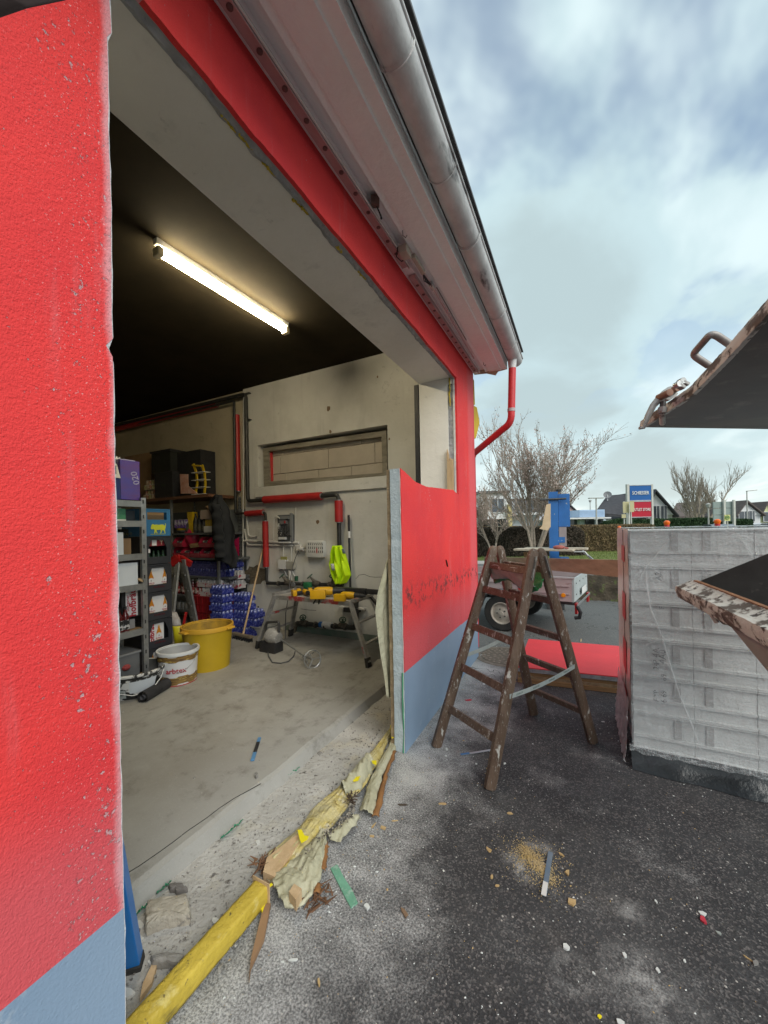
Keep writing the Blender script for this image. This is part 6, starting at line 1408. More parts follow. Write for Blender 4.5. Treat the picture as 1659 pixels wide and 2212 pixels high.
# left flap of film hanging off the pallet corner, clear with a red tape stripe
def lf(u, v):
    y = lerp(PY0_ - .012, PY0_ + PD * .98, u); z = lerp(.03, ztop + .012, v); return (PX0 - .009 + .003 * nz((y * 8, z * 5, 1)), y, z)
flm(lf, 34, 60, 'side_film')
fl2 = bpy.data.materials.new('tinted_packing_film'); fl2.use_nodes = True; b = fl2.node_tree.nodes['Principled BSDF']; b.inputs['Base Color'].default_value = (.66, .61, .56, 1); b.inputs['Alpha'].default_value = .9; b.inputs['Roughness'].default_value = .25
ym0, ym1 = onx(R8(268, 700), PX0 - .03).y, onx(R8(288, 700), PX0 - .03).y
MB().grid(lambda u, v: (PX0 - .0165 + .0015 * math.sin(v * 20), lerp(PY0_ - .016, PY0_ + PD * .98, u), lerp(.30, ztop + .010, v)), 10, 20).build('tinted_sheet', fl2, pl, True)
for z0_, z1_ in ((400, 250 + 30), (630, 820), (965, 1180), (1295, 1490)):
    a = onx(R8(278, z0_), PX0 - .04).z; b_ = onx(R8(278, z1_), PX0 - .04).z
    MB().box((PX0 - .0215, min(ym0, ym1), min(a, b_)), (PX0 - .0205, max(ym0, ym1), max(a, b_))).build('red_tape_mark', MATS['red_plastic'], pl)
MB().tube([(PX0 - .0195, (ym0 + ym1) / 2, .3), (PX0 - .0195, (ym0 + ym1) / 2, ztop)], .0025, 5).build('film_seam', mat('seam', (.25, .2, .18)), pl)
CRS = mat('film_crease', (.85, .88, .90), rough=.3, alpha=.45)
def crease(pts, r_=.0016):
    MB().tube([ony(R8(*p), PY0_ - .021) for p in pts], [r_ * .3] + [r_] * (len(pts) - 2) + [r_ * .3], 5).build('film_crease', CRS, pl, True)
crease([(450, 400), (455, 560), (480, 720), (570, 950), (620, 1120), (700, 1380), (790, 1590), (845, 1760)], .0032); crease([(1100, 190), (1160, 250), (1205, 320), (1222, 365)], .0026); crease([(350, 600), (450, 430), (560, 300), (650, 190)], .0024)
for (x0_, y0_, x1_, y1_) in ((450, 400, 600, 440), (450, 405, 610, 500), (450, 410, 640, 560), (450, 415, 600, 620), (445, 420, 560, 680), (445, 400, 350, 350), (445, 405, 350, 440), (445, 410, 352, 520), (450, 395, 700, 300), (455, 390, 760, 360), (450, 395, 540, 280), (650, 180, 470, 300), (650, 180, 560, 350), (655, 180, 740, 330), (660, 180, 820, 340), (665, 180, 900, 250), (650, 180, 420, 240), (640, 180, 360, 200), (1100, 185, 960, 250), (1100, 185, 1250, 240), (1100, 185, 1320, 200), (860, 190, 1000, 330), (350, 700, 470, 560), (352, 740, 500, 640), (570, 950, 700, 930), (570, 950, 420, 1010), (620, 1120, 760, 1150), (700, 1380, 560, 1420), (700, 1380, 860, 1400), (480, 720, 360, 820), (480, 720, 620, 760)):
    k = random.uniform(-14, 14); crease([(x0_, y0_), (lerp(x0_, x1_, .5) + k, lerp(y0_, y1_, .5) - k), (x1_, y1_)], random.uniform(.0008, .0018))
# bunched film hem at the foot, dark underneath
BF = mat('black_film_foot', (.014, .016, .018), (.03, .034, .038), sc=4, rough=.28, bump=.25, bsc=22)
def hem(u, v):
    x = lerp(PX0 - .02, PX0 + PW + .05, u); z = lerp(.125, .004, v ** .8) + .010 * nz((x * 5, v * 2, 2)) * (1 - v)
    return (x, PY0_ - .018 - .05 * v * v - .03 * v * (1 + 1.6 * nz((x * 3.5, v * .6, 5))) , max(z, .004))
MB().grid(hem, 120, 10).build('black_film_hem', BF, pl, True)
CRF = mat('crumpled_white_film', (.60, .61, .60), (.45, .46, .46), sc=9, rough=.3, bump=.7, bsc=18, alpha=.75)
MB().grid(lambda u, v: (PX0 - .03 - .03 * abs(nz((u * 9, v * 14, 2))) * (1.2 - v) - .02 * (1 - v), lerp(PY0_ - .03, PY0_ + PD * .9, u), lerp(.01, .42, v) + .03 * nz((u * 8, 0, 0))), 30, 24).build('crumpled_film', CRF, pl, True)
MB().grid(lambda u, v: (lerp(PX0 - .03, PX0 + PW, u), PY0_ - .020 - .02 * v - .004 * math.sin(u * 60 + v * 3), lerp(.14, .10, v) + .014 * nz((u * 22, v, 4))), 140, 5).build('crumpled_film', fm, pl, True, auto=False)

# ---- wide board standing on edge between trailer and pallet
a = atw((1046, 1207), 6.1); b2_ = atw((1420, 1231), 3.55)
bd_ = thing('scaffold_board', 'wide brown plywood board on edge running behind the ladder to the pallet', 'board', tuple((a + b2_) / 2))
MB().prism([a + V((0, 0, .03)), b2_ + V((0, 0, .085)), b2_ - V((0, 0, .105)), a - V((0, 0, .08))], (.004, .022, 0)).build('board', PLY, bd_)

# ---- red facade piece lying on timber
q = [onz((1142, 1380), .16), onz((1420, 1402), .16), onz((1420, 1470), .16), onz((1118, 1440), .16)]
rp = thing('facade_offcut', 'cut out piece of red facade lying flat on the asphalt behind the ladder', 'wall panel', tuple((q[0] + q[2]) / 2 - V((0, 0, .16))))
off = V((0, 0, -.009)); RDF = mat('flat_red_render', (.74, .05, .06), (.66, .045, .055), sc=3, rough=.6, bump=.7, bsc=160, spots=[((.70, .35, .33), 40, .70, .78)])
MB().prism(q, (0, 0, -.009)).build('red_render_face', RDF, rp)
sh = lambda k: [p + V((0, -.004 * k, -.0095 - .0)) for p in q]
MB().prism([p + V((0, 0, -.010)) for p in q], (0, 0, -.038)).build('insulation_layer', mat('grey_edge', (.24, .25, .27), (.40, .41, .42), sc=16, bump=.7), rp)
for i, (z0_, z1_, m_) in enumerate(((-.049, -.085, CHIPB), (-.087, -.112, WFIB), (-.114, -.155, CHIPB))):
    MB().prism([p + V((0, -.012 * (i - 1), z0_)) for p in q], (0, 0, z1_ - z0_)).build('board_layer', m_, rp)

# ---- manhole cover
mc = onz((1093, 1418), 0); t = thing('manhole_cover', 'round cast iron manhole cover at the corner of the red building', 'manhole cover', tuple(mc))
MB().lathe([(.0, .004), (.30, .004), (.305, 0)], mc, 40).build('cover', mat('rusty_cast_iron', (.14, .115, .09), (.09, .075, .06), sc=12, rough=.8, bump=.5), t)
fr = MB(); fr.lathe([(.315, 0), (.315, .006), (.37, .006), (.375, 0)], mc, 40); fr.build('frame_ring', mat('iron_ring', (.20, .17, .135), (.12, .10, .08), sc=12), t)
k_ = 0; st = MB()
for ring, rr, n_ in ((0, .07, 6), (1, .14, 12), (2, .21, 18), (3, .27, 26)):
    for i in range(n_): a = 2 * PI * i / n_; st.cbox(mc + V((rr * math.cos(a), rr * math.sin(a), .0065)), (.03, .022, .005), Euler((0, 0, a)).to_matrix())
st.build('stud', mat('stud_iron', (.24, .20, .16)), t)['kind'] = 'stuff'

# ---- trailer
TRP = mat('dull_pinkish_trailer', (.44, .36, .36), (.36, .28, .28), sc=2, rough=.5, stretch=(1, 1, 3), spots=[((.26, .17, .16), 7, .58, .7)])
TC0 = V((-.08, 5.98, 0)); bdx = V((-.988, .151, 0)); bdy = V((.151, .988, 0)); zb, zt = .52, .845
def tr(a, b, z): return TC0 + bdx * a + bdy * b + V((0, 0, z))
tl = thing('car_trailer', 'small dull red and grey box trailer parked beyond the ladder', 'trailer', tuple(tr(1, .6, 0)))
TL, TW = 2.15, 1.2
def tbox(name, a0_, a1_, b0_, b1_, z0_, z1_, m_, par=None):
    mb = MB(); mb.add([tr(a, b, z) for z in (z0_, z1_) for a, b in ((a0_, b0_), (a1_, b0_), (a1_, b1_), (a0_, b1_))], [(0, 3, 2, 1), (4, 5, 6, 7), (0, 1, 5, 4), (1, 2, 6, 5), (2, 3, 7, 6), (3, 0, 4, 7)]); return mb.build(name, m_, par or tl)
sdp = tbox('side_panel', .03, TL, 0, .03, zb, zt, TRP); tbox('side_panel', .03, TL, TW - .03, TW, zb, zt, TRP); tbox('front_panel', TL - .03, TL, .031, TW - .031, zb, zt, TRP)
tg = tbox('tailgate', 0, .028, -.0, TW, zb, zt, mat('grey_tailgate', (.42, .46, .46), (.34, .38, .38), sc=4, rough=.5))
for z_ in (zb + .10, zb + .21): tbox('pressed_rib', .06, TL - .03, -.012, -.001, z_, z_ + .018, TRP, sdp)
tbox('top_rim', -.004, TL, -.006, .034, zt + .001, zt + .022, mat('aluminium_rim', (.55, .55, .54), rough=.4, metal=.4))
for b__ in (.15, .45, .75, 1.05):
    for z_ in (zb + .08, zb + .24): tbox('rivet', -.006, -.001, b__, b__ + .02, z_, z_ + .02, BLACK, tg)
tbox('floor', .03, TL - .03, .03, TW - .03, zb - .03, zb - .002, DSTEEL); tbox('chassis_beam', .03, TL + .5, .25, .31, zb - .09, zb - .032, DSTEEL)
tbox('red_reflector_strip', .72, .77, -.016, -.013, zb + .01, zt, MATS['red_plastic']); 
q = tr(.14, -.012, zb + .09); MB().lathe([(0, .012), (.028, .01), (.032, 0)], q, 14, Matrix.Rotation(PI / 2, 3, 'X')).build('orange_side_lamp', mat('amber_lens', (.75, .25, .01), rough=.25), tl, True)
tbox('tail_lamp', -.03, .0, .02, .12, zb - .17, zb - .02, mat('red_lens', (.4, .02, .02), rough=.3)); tbox('tail_lamp', -.03, .0, TW - .12, TW - .02, zb - .17, zb - .02, MATS['red_lens']); tbox('bumper_bar', -.04, -.031, .0, TW, zb - .06, zb - .03, STEEL)
MB().tube([tr(-.04, -.02, zb - .05), tr(-.08, -.02, zb - .13), tr(-.06, .0, zb - .21), tr(.0, .0, zb - .22)], .025, 8).build('lamp_guard', BLACK, tl, True)
tbox('number_plate', -.034, -.0315, .45, .85, zb + .05, zb + .15, WHITE)
def wheel(b_, rr=.275):
    c_ = tr(1.0, b_, rr); R_ = Matrix((bdx, V((0, 0, 1)), bdy)).transposed() @ Matrix.Identity(3)
    def lt(prof, name, m_, par): return MB().lathe(prof, c_, 32, R_).build(name, m_, par, True)
    wv = lt([(rr * .62, -.07), (rr * .94, -.075), (rr, -.055), (rr, .055), (rr * .94, .075), (rr * .62, .07)], 'tyre', RUBBER, tl)
    lt([(rr * .62, -.07), (rr * .58, -.075), (rr * .54, -.03), (rr * .40, -.035), (rr * .28, -.06), (rr * .12, -.062), (rr * .10, -.08), (0, -.08)], 'rim', mat('pale_steel_rim', (.50, .46, .40), (.38, .33, .28), sc=9, rough=.45), tl)
    tr_ = MB()
    for k in range(40): a = 2 * PI * k / 40; tr_.cbox(c_ + R_ @ V((rr * math.cos(a), rr * math.sin(a), 0)), (.012, .014, .1), R_ @ Matrix.Rotation(a, 3, 'Z'))
    tr_.build('tread', RUBBER, wv)
    for k in range(5): a = 2 * PI * k / 5; MB().tube([c_ + R_ @ V((rr * .24 * math.cos(a), rr * .24 * math.sin(a), -.06)), c_ + R_ @ V((rr * .24 * math.cos(a), rr * .24 * math.sin(a), -.075))], .011, 6).build('wheel_bolt', DSTEEL, tl)
wheel(-.06); wheel(TW + .06)
MB().grid(lambda u, v: tr(1.0 + .36 * math.cos(PI * (.06 + .88 * u)), lerp(-.19, .02, v), .27 + .37 * math.sin(PI * (.06 + .88 * u))), 20, 2).build('mudguard', mat('grey_mudguard', (.12, .13, .14), rough=.5), tl, True, solid=.01)

# ---- blue machine with column and timber table
def W(p, d): return atw(p, d)
bd0 = 7.4
bs = thing('log_splitter', 'tall blue log splitter column with pale timber table behind the trailer', 'log splitter', (W((1195, 1200), bd0).x, W((1195, 1200), bd0).y, 0))
c = W((1196, 1150), bd0); ax = V((math.cos(.15), math.sin(.15), 0)); ay = V((-ax.y, ax.x, 0))
def obox(cn, a, b, z0_, z1_, sx, sy): 
    mb = MB(); o = V((cn.x, cn.y, 0)) + ax * a + ay * b; mb.add([o + ax * sx * i * .5 + ay * sy * j * .5 + V((0, 0, z)) for z in (z0_, z1_) for i, j in ((-1, -1), (1, -1), (1, 1), (-1, 1))], [(0, 3, 2, 1), (4, 5, 6, 7), (0, 1, 5, 4), (1, 2, 6, 5), (2, 3, 7, 6), (3, 0, 4, 7)]); return mb
zf = lambda y, d=bd0: CAMH + (1143.5 - y - (1196 - 829.5) * math.tan(RO)) / FPX * d
obox(c, 0, 0, .1, zf(1063), .16, .16).build('column', BLUES, bs); obox(c, .19, .05, zf(1138), zf(1068), .20, .16).build('wheel_housing', BLUES, bs)
obox(c, .155, .0, zf(1180), zf(1139), .13, .12).build('grey_bracket', mat('rusty_grey_bracket', (.33, .28, .28)), bs); obox(c, .13, .0, zf(1172), zf(1160), .12, .14).build('blue_clamp', BLUES, bs); obox(c, .19, .0, zf(1190), zf(1160), .03, .03).build('ram_rod', mat('rust_brown_rod', (.22, .12, .08)), bs)
obox(c, 0, .1, 0, .12, .3, .5).build('base', DSTEEL, bs); obox(c, .1, 0, zf(1222), zf(1203), .30, .2).build('lower_box', BLUES, bs)
MB().tube([V((c.x, c.y, zf(1079))) - ax * .24 - ay * .1, V((c.x, c.y, zf(1079))) + ax * .22 - ay * .1], .02, 8).build('cross_bar', DSTEEL, bs, True)
MB().tube([V((c.x, c.y, zf(1063))) + ax * .1, V((c.x, c.y, zf(1058))) + ax * .1], .05, 10).build('cap', BLACK, bs)
tbp = [W((1114, 1186), 7.6), W((1160, 1180), 8.1), W((1273, 1184), 7.2), W((1265, 1199), 6.7), W((1205, 1196), 6.9)]
for i, (p, q) in enumerate((((1114, 1183.5), (1240, 1189)), ((1135, 1181), (1270, 1186)))):
    a = W(p, 7.5 + .3 * i); b = W(q, 6.9 + .3 * i); a.z = b.z = zf(1187, 7.2); MB().bar(a, b, .30, .035, ch=.004).build('table_board', mat('pale_table_timber', (.52, .45, .35), (.42, .35, .26), sc=5, stretch=(3, .6, 1)), bs)
a = W((1258, 1190), 6.8); MB().bar(a, W((1292, 1219), 6.6), .03, .03).build('table_strut', STEEL, bs); MB().tube([W((1240, 1192), 6.9), W((1264, 1192), 6.7), W((1270, 1200), 6.7)], .012, 6).build('table_strut', WHITE, bs, True)
a = W((1135, 1190), 7.5); MB().bar(a - V((0, 0, .02)), V((a.x + .12, a.y, .15)), .07, .07).build('table_leg', CHIPB, bs)
t = thing('red_glove', 'small red work glove lying on the pale timber table', 'glove', tuple(W((1206, 1180), 7.0)))
mb = MB(); bm = bmesh.new(); bmesh.ops.create_icosphere(bm, subdivisions=2, radius=.07); g0 = V((W((1207, 1180), 7.0).x, W((1207, 1180), 7.0).y, zf(1187, 7.2) + .05))
mb.add([g0 + V((v.co.x * 1.5, v.co.y, v.co.z * .6)) * (1 + .2 * noise.noise(v.co * 20)) if False else g0 + V((v.co.x * 1.5, v.co.y, v.co.z * .6)) for v in bm.verts], [[v.index for v in f.verts] for f in bm.faces]); bm.free(); mb.build('palm', mat('red_brown_leather', (.40, .12, .10), sc=9), t, True)
for k in range(4): MB().tube([g0 + V((.08, -.03 + .02 * k, 0)), g0 + V((.13 + .01 * k, -.04 + .025 * k, -.02))], .013, 6).build('finger', MATS['red_brown_leather'], t, True)
t = thing('cloth_bag', 'cream cloth bag hanging left of the blue column', 'bag', tuple(W((1145, 1100), 7.3)))
MB().prism([W((1188, 1088), 7.3), W((1188, 1138), 7.3), W((1182, 1146), 7.3), W((1165, 1142), 7.3), W((1171, 1136), 7.3), W((1180, 1090), 7.3)], (.02, .10, 0)).build('bag', mat('cream_cloth', (.52, .40, .26), (.44, .33, .2), sc=5), t)

# ---- tipping skip on the right with raised lid part
RST = mat('white_paint_rusting', (.68, .70, .66), (.52, .52, .48), sc=5, rough=.6, bump=.3, bsc=30, spots=[((.11, .085, .065), 13, .50, .57, (1, .6, 1.5)), ((.06, .045, .035), 22, .58, .64)])
DKI = mat('dark_worn_inner_steel', (.055, .052, .05), (.03, .028, .026), sc=4, rough=.6, metal=.3, spots=[((.13, .11, .10), 12, .60, .75), ((.10, .07, .05), 5, .6, .7)])
BGP = mat('beige_skip_paint', (.38, .35, .31), (.31, .285, .25), sc=3, rough=.65, bump=.2)
sk_ = thing('tipping_skip', 'rusty white steel tipping skip hopper jutting in at the lower right edge', 'skip', (1.9, 1.6, 0))
ZR = 1.27
def zr(p, z=ZR): return onz(p, z)
Aq, Bq, Cq = zr((1506, 1256)), zr((1750, 1157 + 0), ZR + .0), zr((1760, 1475))
Bq = V((Aq.x + 1.9, Aq.y + 1.55, ZR)); 
# rim corner A, far rim towards B, near rim towards C
A_ = zr((1505, 1258)); C_ = onz((1800, 1372), ZR); Bv = atw((1659, 1196), 1.95); Bfar = A_ + (Bv - A_) * 1.25
un = (C_ - A_).normalized(); up_ = V((0, 0, 1)); outn = V((un.y, -un.x, 0)).normalized(); outn = outn if (CC - A_).dot(outn) > 0 else -outn
# near wall inside / outside, folded rim
inn = -outn
D_ = A_ + (Bv - A_).normalized() * .45
Mq = atw((1730, 1415), 1.62); M2 = atw((1900, 1430), 1.75); C2 = C_ + (C_ - A_).normalized() * .5
MB().add([A_ + inn * .006, C2, M2, Mq], [(0, 1, 2, 3)]).build('inner_wall', DKI, sk_, solid=.004)
MB().add([A_, A_ + (Bv - A_) * 2.2, M2, Mq], [(0, 1, 2, 3)]).build('inner_wall', DKI, sk_, solid=.004)
# folded rim profile along A->C
def rimf(u, v):
    p = A_.lerp(C_, u) - un * .05 * (1 - u); prof = [(0, 0), (.012, .008), (.05, -.018), (.085, -.03), (.088, -.055), (.075, -.095), (.05, -.10)]
    q = prof[min(int(v * 6 + .5), 6)]; return p + outn * q[0] + up_ * (q[1] + .003 * nz((u * 60, v * 9, 3)))
MB().grid(rimf, 60, 6).build('folded_rim', RST, sk_, True)
MB().prism([A_ - un * .05 + outn * q[0] + up_ * q[1] for q in ((0, 0), (.012, .008), (.05, -.018), (.085, -.03), (.088, -.055), (.075, -.095), (.05, -.10), (0, -.03))], un * .004).build('rim_end_plate', RST, sk_)
MB().bar(A_ + outn * .004 + up_ * .006, C_ + outn * .004 + up_ * .006, .02, .012).build('rust_line', mat('rust_brown', (.26, .12, .05), (.18, .08, .035), sc=14, bump=.4), sk_)
K_ = onz((1560, 1330), ZR - .10); 
Kd = (K_ - CC).dot(FW); K_ = atw((1566, 1338), Kd)
MB().prism([K_, C_ + outn * .05 - up_ * .09, atw((1900, 1745), Kd * .62), atw((1659, 1451), Kd * .86)], inn * .006).build('outer_wall', BGP, sk_)
# torn rusty latch hanging under the rim
lt_ = [S for S in ()]
p0 = onz(R8(850, 690), ZR - .06); lp = [R8(845, 690), R8(895, 670), R8(940, 740), R8(985, 790), R8(1020, 830), R8(1150, 862)]
pts = [W(p, (p0 - CC).dot(FW) - .03 - .012 * i) for i, p in enumerate(lp)]
MB().tube(pts, [.008, .012, .014, .016, .013, .003], 7).build('bent_latch', mat('rust_dark', (.10, .065, .045), (.20, .13, .09), sc=24, bump=.6), sk_, True)
MB().tube([pts[1] + V((0, .01, -.01)), pts[2] + V((-.01, .01, -.015)), pts[3] + V((-.01, .0, -.03))], .01, 6).build('bent_latch', RST, sk_, True)

ld = thing('skip_lid', 'raised rusty edged steel lid with wire handle against the sky at right', 'lid', (1.6, 1.5, 2.1))
d0, d1 = 2.05, .95
La = W((1392, 924), d0); Lb_ = W((1500, 855), 1.62); Lc = W((1580, 775), 1.30); Ld = W((1659, 690), 1.08); Le = W((1800, 540), .80)
Lr = W((1850, 929), d0); Lr2 = W((1900, 926), d0)
edge = [La, Lb_, Lc, Ld, Le]
# underside plate, slightly dished, with a fold line
fold0 = W((1545, 878), 1.75); fold1 = W((1750, 868), 1.8)
lowers = MB(); lowers.add([La + V((0, 0, .004)), Lr, W((1850, 885), 1.62), Lb_], [(0, 1, 2, 3)]); lowers.add([Lb_, W((1850, 885), 1.62), W((1900, 700), .75), Le, Ld, Lc], [(0, 1, 2, 3, 4, 5)])
lowers.build('underside_plate', mat('dark_brown_lid_steel', (.085, .07, .062), (.045, .038, .035), sc=4, rough=.45, metal=.3, stretch=(1, 1, 4), spots=[((.13, .11, .10), 9, .60, .72)]), ld, solid=.004)
def lrim(u, v):
    p = poly_at(edge, u); k = min(int(u * 4), 3); d = (edge[k + 1] - edge[k]).normalized(); o_ = d.cross(V((0, 0, 1))).normalized(); o_ = -o_ if o_.dot(CR) > 0 else o_
    prof = [(0, 0), (.022, -.004), (.026, .012), (.020, .040), (.004, .045)]; q = prof[min(int(v * 4 + .5), 4)]; return p + CR * (-q[0]) + V((0, 0, q[1] - .004 + .003 * nz((u * 70, v * 5, 1))))
MB().grid(lrim, 80, 4).build('folded_rim', RST, ld, True)
hpts = [W(R7(1165, 350), 1.36), W(R7(1035, 262), 1.36), W(R7(985, 260), 1.36), W(R7(845, 420), 1.46), W(R7(855, 450), 1.46), W(R7(975, 530), 1.46)]
MB().tube(rnd(hpts, .012), .0125, 12).build('wire_handle', mat('worn_steel_handle', (.40, .38, .36), (.22, .20, .19), sc=14, rough=.5, metal=.4), ld, True)
# latch lever with pivot
lv = [W(R7(*p), 1.75) for p in ((370, 1075), (405, 1072), (440, 980), (490, 880), (530, 835), (600, 780), (650, 750))]
LV = mat('greyish_worn_lever', (.42, .42, .40), (.28, .27, .26), sc=12, rough=.5, metal=.3, spots=[((.22, .12, .07), 14, .58, .66)])
lo_ = MB().tube(lv, [.007, .008, .013, .014, .016, .022, .024], 8).build('latch_lever', LV, ld, True)
for p in (lv[-1], W(R7(580, 790), 1.72)): MB().tube([p - FW * .04, p + FW * .03], .016, 12).build('pivot_pin', mat('rusty_pin', (.30, .17, .12), sc=20), lo_, True)
MB().prism([W(R7(*p), 1.74) for p in ((600, 820), (612, 770), (650, 735), (710, 770), (690, 800), (640, 830))], FW * .02).build('latch_plate', LV, ld)
MB().tube([W(R7(578, 845), 1.73), W(R7(572, 895), 1.73)], .012, 8).build('latch_bolt', DSTEEL, ld); MB().tube([W(R7(572, 893), 1.73), W(R7(568, 945), 1.73)], .017, 8).build('latch_bolt', LV, ld); MB().tube([W(R7(568, 945), 1.73), W(R7(572, 1035), 1.80)], .012, 8).build('latch_bolt', RST, ld)
for p, q in (((755, 730), (705, 695)), ((790, 700), (735, 668))):
    a, b = W(R7(*p), 1.62), W(R7(*q), 1.62); o_ = MB().bar(a, b, .014, .026, up=FW, ch=.003).build('lug', LV, ld); MB().tube([b - FW * .013, b + FW * .013], .013, 10).build('lug_eye', STEEL, ld, True)

# ================================================================== OUTSIDE: debris on the ground
def gp(p, z=0): return onz(p, z)
def slab(name, label, cat, pts, h, m, z=0, base=0, ch=0):
    """flat irregular piece: outline seen in the photo laid on the ground and given thickness"""
    q = [gp(p, z + h) for p in pts]; b = [v - V((0, 0, h)) for v in q]
    return solo(name, MB().prism(b, (0, 0, h)), m, label, cat)
Z0 = .012
# yellow painted beam
ba_, bb2 = gp(S1(1040, 1315), .07), gp(S1(262, 2190), .07); dirb = (bb2 - ba_).normalized(); bb2 = bb2 + dirb * .25
sideb = dirb.cross(V((0, 0, 1))).normalized()
def beamf(u, v):
    p = ba_.lerp(bb2, u); p.z = .055; a = 2 * PI * v; s_, c_ = math.sin(a), math.cos(a); k = 1 / max(abs(s_), abs(c_)); k = lerp(1, k, .72)
    off = sideb * (c_ * k * .043) + V((0, 0, s_ * k * .043)); return p + off * .9 * (1 + .05 * nz((u * 7, v * 2, 1)) + .02 * nz((u * 30, v * 5, 4))) + V((0, 0, -.006))
t = thing('yellow_beam', 'yellow coated square beam lying along the broken threshold', 'beam', tuple(ba_.lerp(bb2, .5)))
MB().grid(beamf, 130, 32).build('beam', YELD, t, True, auto=False)
MB().prism([ba_ + sideb * a * .048 + V((0, 0, -.015 + b * .045)) for a, b in ((-1, -1), (1, -1), (1, 1), (-1, 1))], -dirb * .004).build('cut_end', WOODP, t)
# torn membrane with glued board strips
tm_ = thing('torn_membrane', 'torn yellow and cream sealing membrane crumpled between the beam and the facade panel', 'membrane', tuple(gp(S2(500, 900), 0)))
YFM = mat('yellow_cream_foil', (.50, .45, .28), (.48, .37, .08), sc=5, rough=.35, bump=.8, bsc=14, spots=[((.60, .56, .44), 6, .56, .66), ((.16, .10, .03), 20, .66, .70)])
def sheet(name, Lp, Rp, m, hgt=.05, nu=34, nv=110, wr=.012, base=.02, bulge=1):
    L_ = [gp(S2(*p), base) for p in Lp]; R_ = [gp(S2(*p), base) for p in Rp]
    def f(u, v):
        a = poly_at(L_, v); b = poly_at(R_, v); q = a.lerp(b, u)
        q.z = base + hgt * math.sin(PI * min(1, max(0, u))) ** .7 * (1 + .6 * nz((v * 7, u * 2, 3))) + wr * 1.6 * (.35 - abs(nz((u * 3.5, v * 1.6, 5)))) + wr * 1.3 * (.3 - abs(nz((u * 8, v * 4 + u * 2, 2)))) + wr * .35 * nz((q.x * 60, q.y * 50, 2)); q.z = max(q.z, .014)
        q.x += .012 * nz((v * 11, u, 7)) * (1 if u < .02 or u > .98 else .3); return q
    return MB().grid(f, nu, nv).build(name, m, tm_, True, solid=.0018, auto=False)
sheet('yellow_foil', [(80, 1120), (190, 1020), (300, 935), (380, 815), (540, 685), (620, 600), (760, 445), (895, 290)], [(210, 1300), (300, 1190), (420, 1030), (560, 870), (640, 760), (740, 640), (810, 500), (918, 300)], YFM, .030)
sheet('cream_flap', [(85, 1290), (130, 1225), (240, 1160), (340, 1050), (440, 960)], [(200, 1465), (290, 1480), (375, 1390), (440, 1270), (480, 1040)], MEMB, .03, 22, 50, .02)
sheet('cream_flap', [(470, 990), (560, 920), (640, 870)], [(500, 1020), (560, 1035), (695, 870)], MEMB, .02, 10, 30, .014)
sheet('cream_flap', [(690, 830), (740, 660), (800, 540), (912, 330)], [(780, 858), (810, 700), (850, 570), (928, 420)], MEMB, .022, 12, 50, .010)
sheet('cream_flap', [(560, 700), (640, 590), (720, 500)], [(600, 750), (700, 690), (790, 540)], MEMB, .07, 10, 30, .016)
sheet('board_strip', [(770, 862), (812, 700), (845, 600), (900, 440)], [(818, 862), (860, 650), (880, 560), (932, 430)], GLUE, .012, 4, 30, .004)
sheet('board_strip', [(420, 1215), (432, 1120), (455, 1035)], [(468, 1215), (480, 1120), (486, 1025)], GLUE, .012, 4, 14, .004); sheet('board_strip', [(385, 1365), (392, 1320)], [(432, 1365), (440, 1295)], GLUE, .012, 4, 8, .004)
MB().prism([gp(S2(*p), .06) for p in ((60, 1215), (85, 1120), (300, 955), (325, 985), (130, 1245))], (0, 0, -.05)).build('timber_sill', WOODP, tm_)
LYEL = mat('bright_yellow_tape', (.80, .68, .01), (.72, .60, .01), rough=.45)
for pts in ([(285, 945), (310, 940), (330, 980), (358, 985), (350, 1005), (310, 1030), (300, 1010)], [(640, 590), (665, 598), (695, 592), (680, 622), (650, 628)], [(95, 1310), (112, 1290), (124, 1300), (105, 1318)], [(890, 258), (915, 255), (905, 290), (912, 340), (900, 345)], [(768, 490), (800, 490), (800, 518), (775, 510)]):
    MB().prism([gp(S2(*p), .085) for p in pts], (0, 0, .002)).build('tape_scrap', LYEL, tm_)
crs = MB()
for k in range(420):
    u = random.random(); p = poly_at([gp(S2(*q), .05) for q in ((640, 720), (640, 830), (480, 960), (380, 1050), (320, 1200))], u) + V((random.gauss(0, .012), random.gauss(0, .012), random.uniform(-.01, .01))); r_ = random.uniform(.002, .006)
    crs.cbox(p, (r_, r_ * 1.4, r_), Euler((random.random() * 3, random.random() * 3, random.random() * 3)).to_matrix())
crs.build('dirt_crumbs', mat('dirt_crumbs', (.05, .04, .035), (.40, .36, .30), sc=60, lo=.45, hi=.55), tm_, kind='stuff')
# brown frayed bark bits
def shreds(label, c, n, r, m, L_=.06):
    mb = MB()
    for k in range(n):
        p = c + V((random.gauss(0, r), random.gauss(0, r), random.uniform(.004, .03))); a = random.uniform(0, 2 * PI); d = V((math.cos(a), math.sin(a), random.uniform(-.2, .5))) * random.uniform(.4, 1) * L_
        s_ = d.cross(V((0, 0, 1))).normalized() * random.uniform(.003, .008); mb.add([p - s_, p + s_, p + d + s_ * .3, p + d - s_ * .3, p + V((0, 0, .003))], [(0, 1, 2, 3), (0, 4, 1), (1, 4, 2), (2, 4, 3), (3, 4, 0)])
    return solo('wood_shreds', mb, m, label, 'wood shreds')
SHR = mat('frayed_brown_wood', (.20, .10, .05), (.11, .055, .03), sc=20, bump=.3)
shreds('brown frayed wood shreds at the upper end of the yellow beam', gp(S2(40, 1190), .02), 26, .018, SHR)
shreds('brown frayed wood shreds beside the torn cream flap', gp(S2(410, 1400), .0), 40, .028, SHR, .07)
shreds('dark wood shreds under the middle of the torn membrane', gp(S2(640, 760), .05), 26, .02, mat('dark_shreds', (.07, .045, .03)), .04)
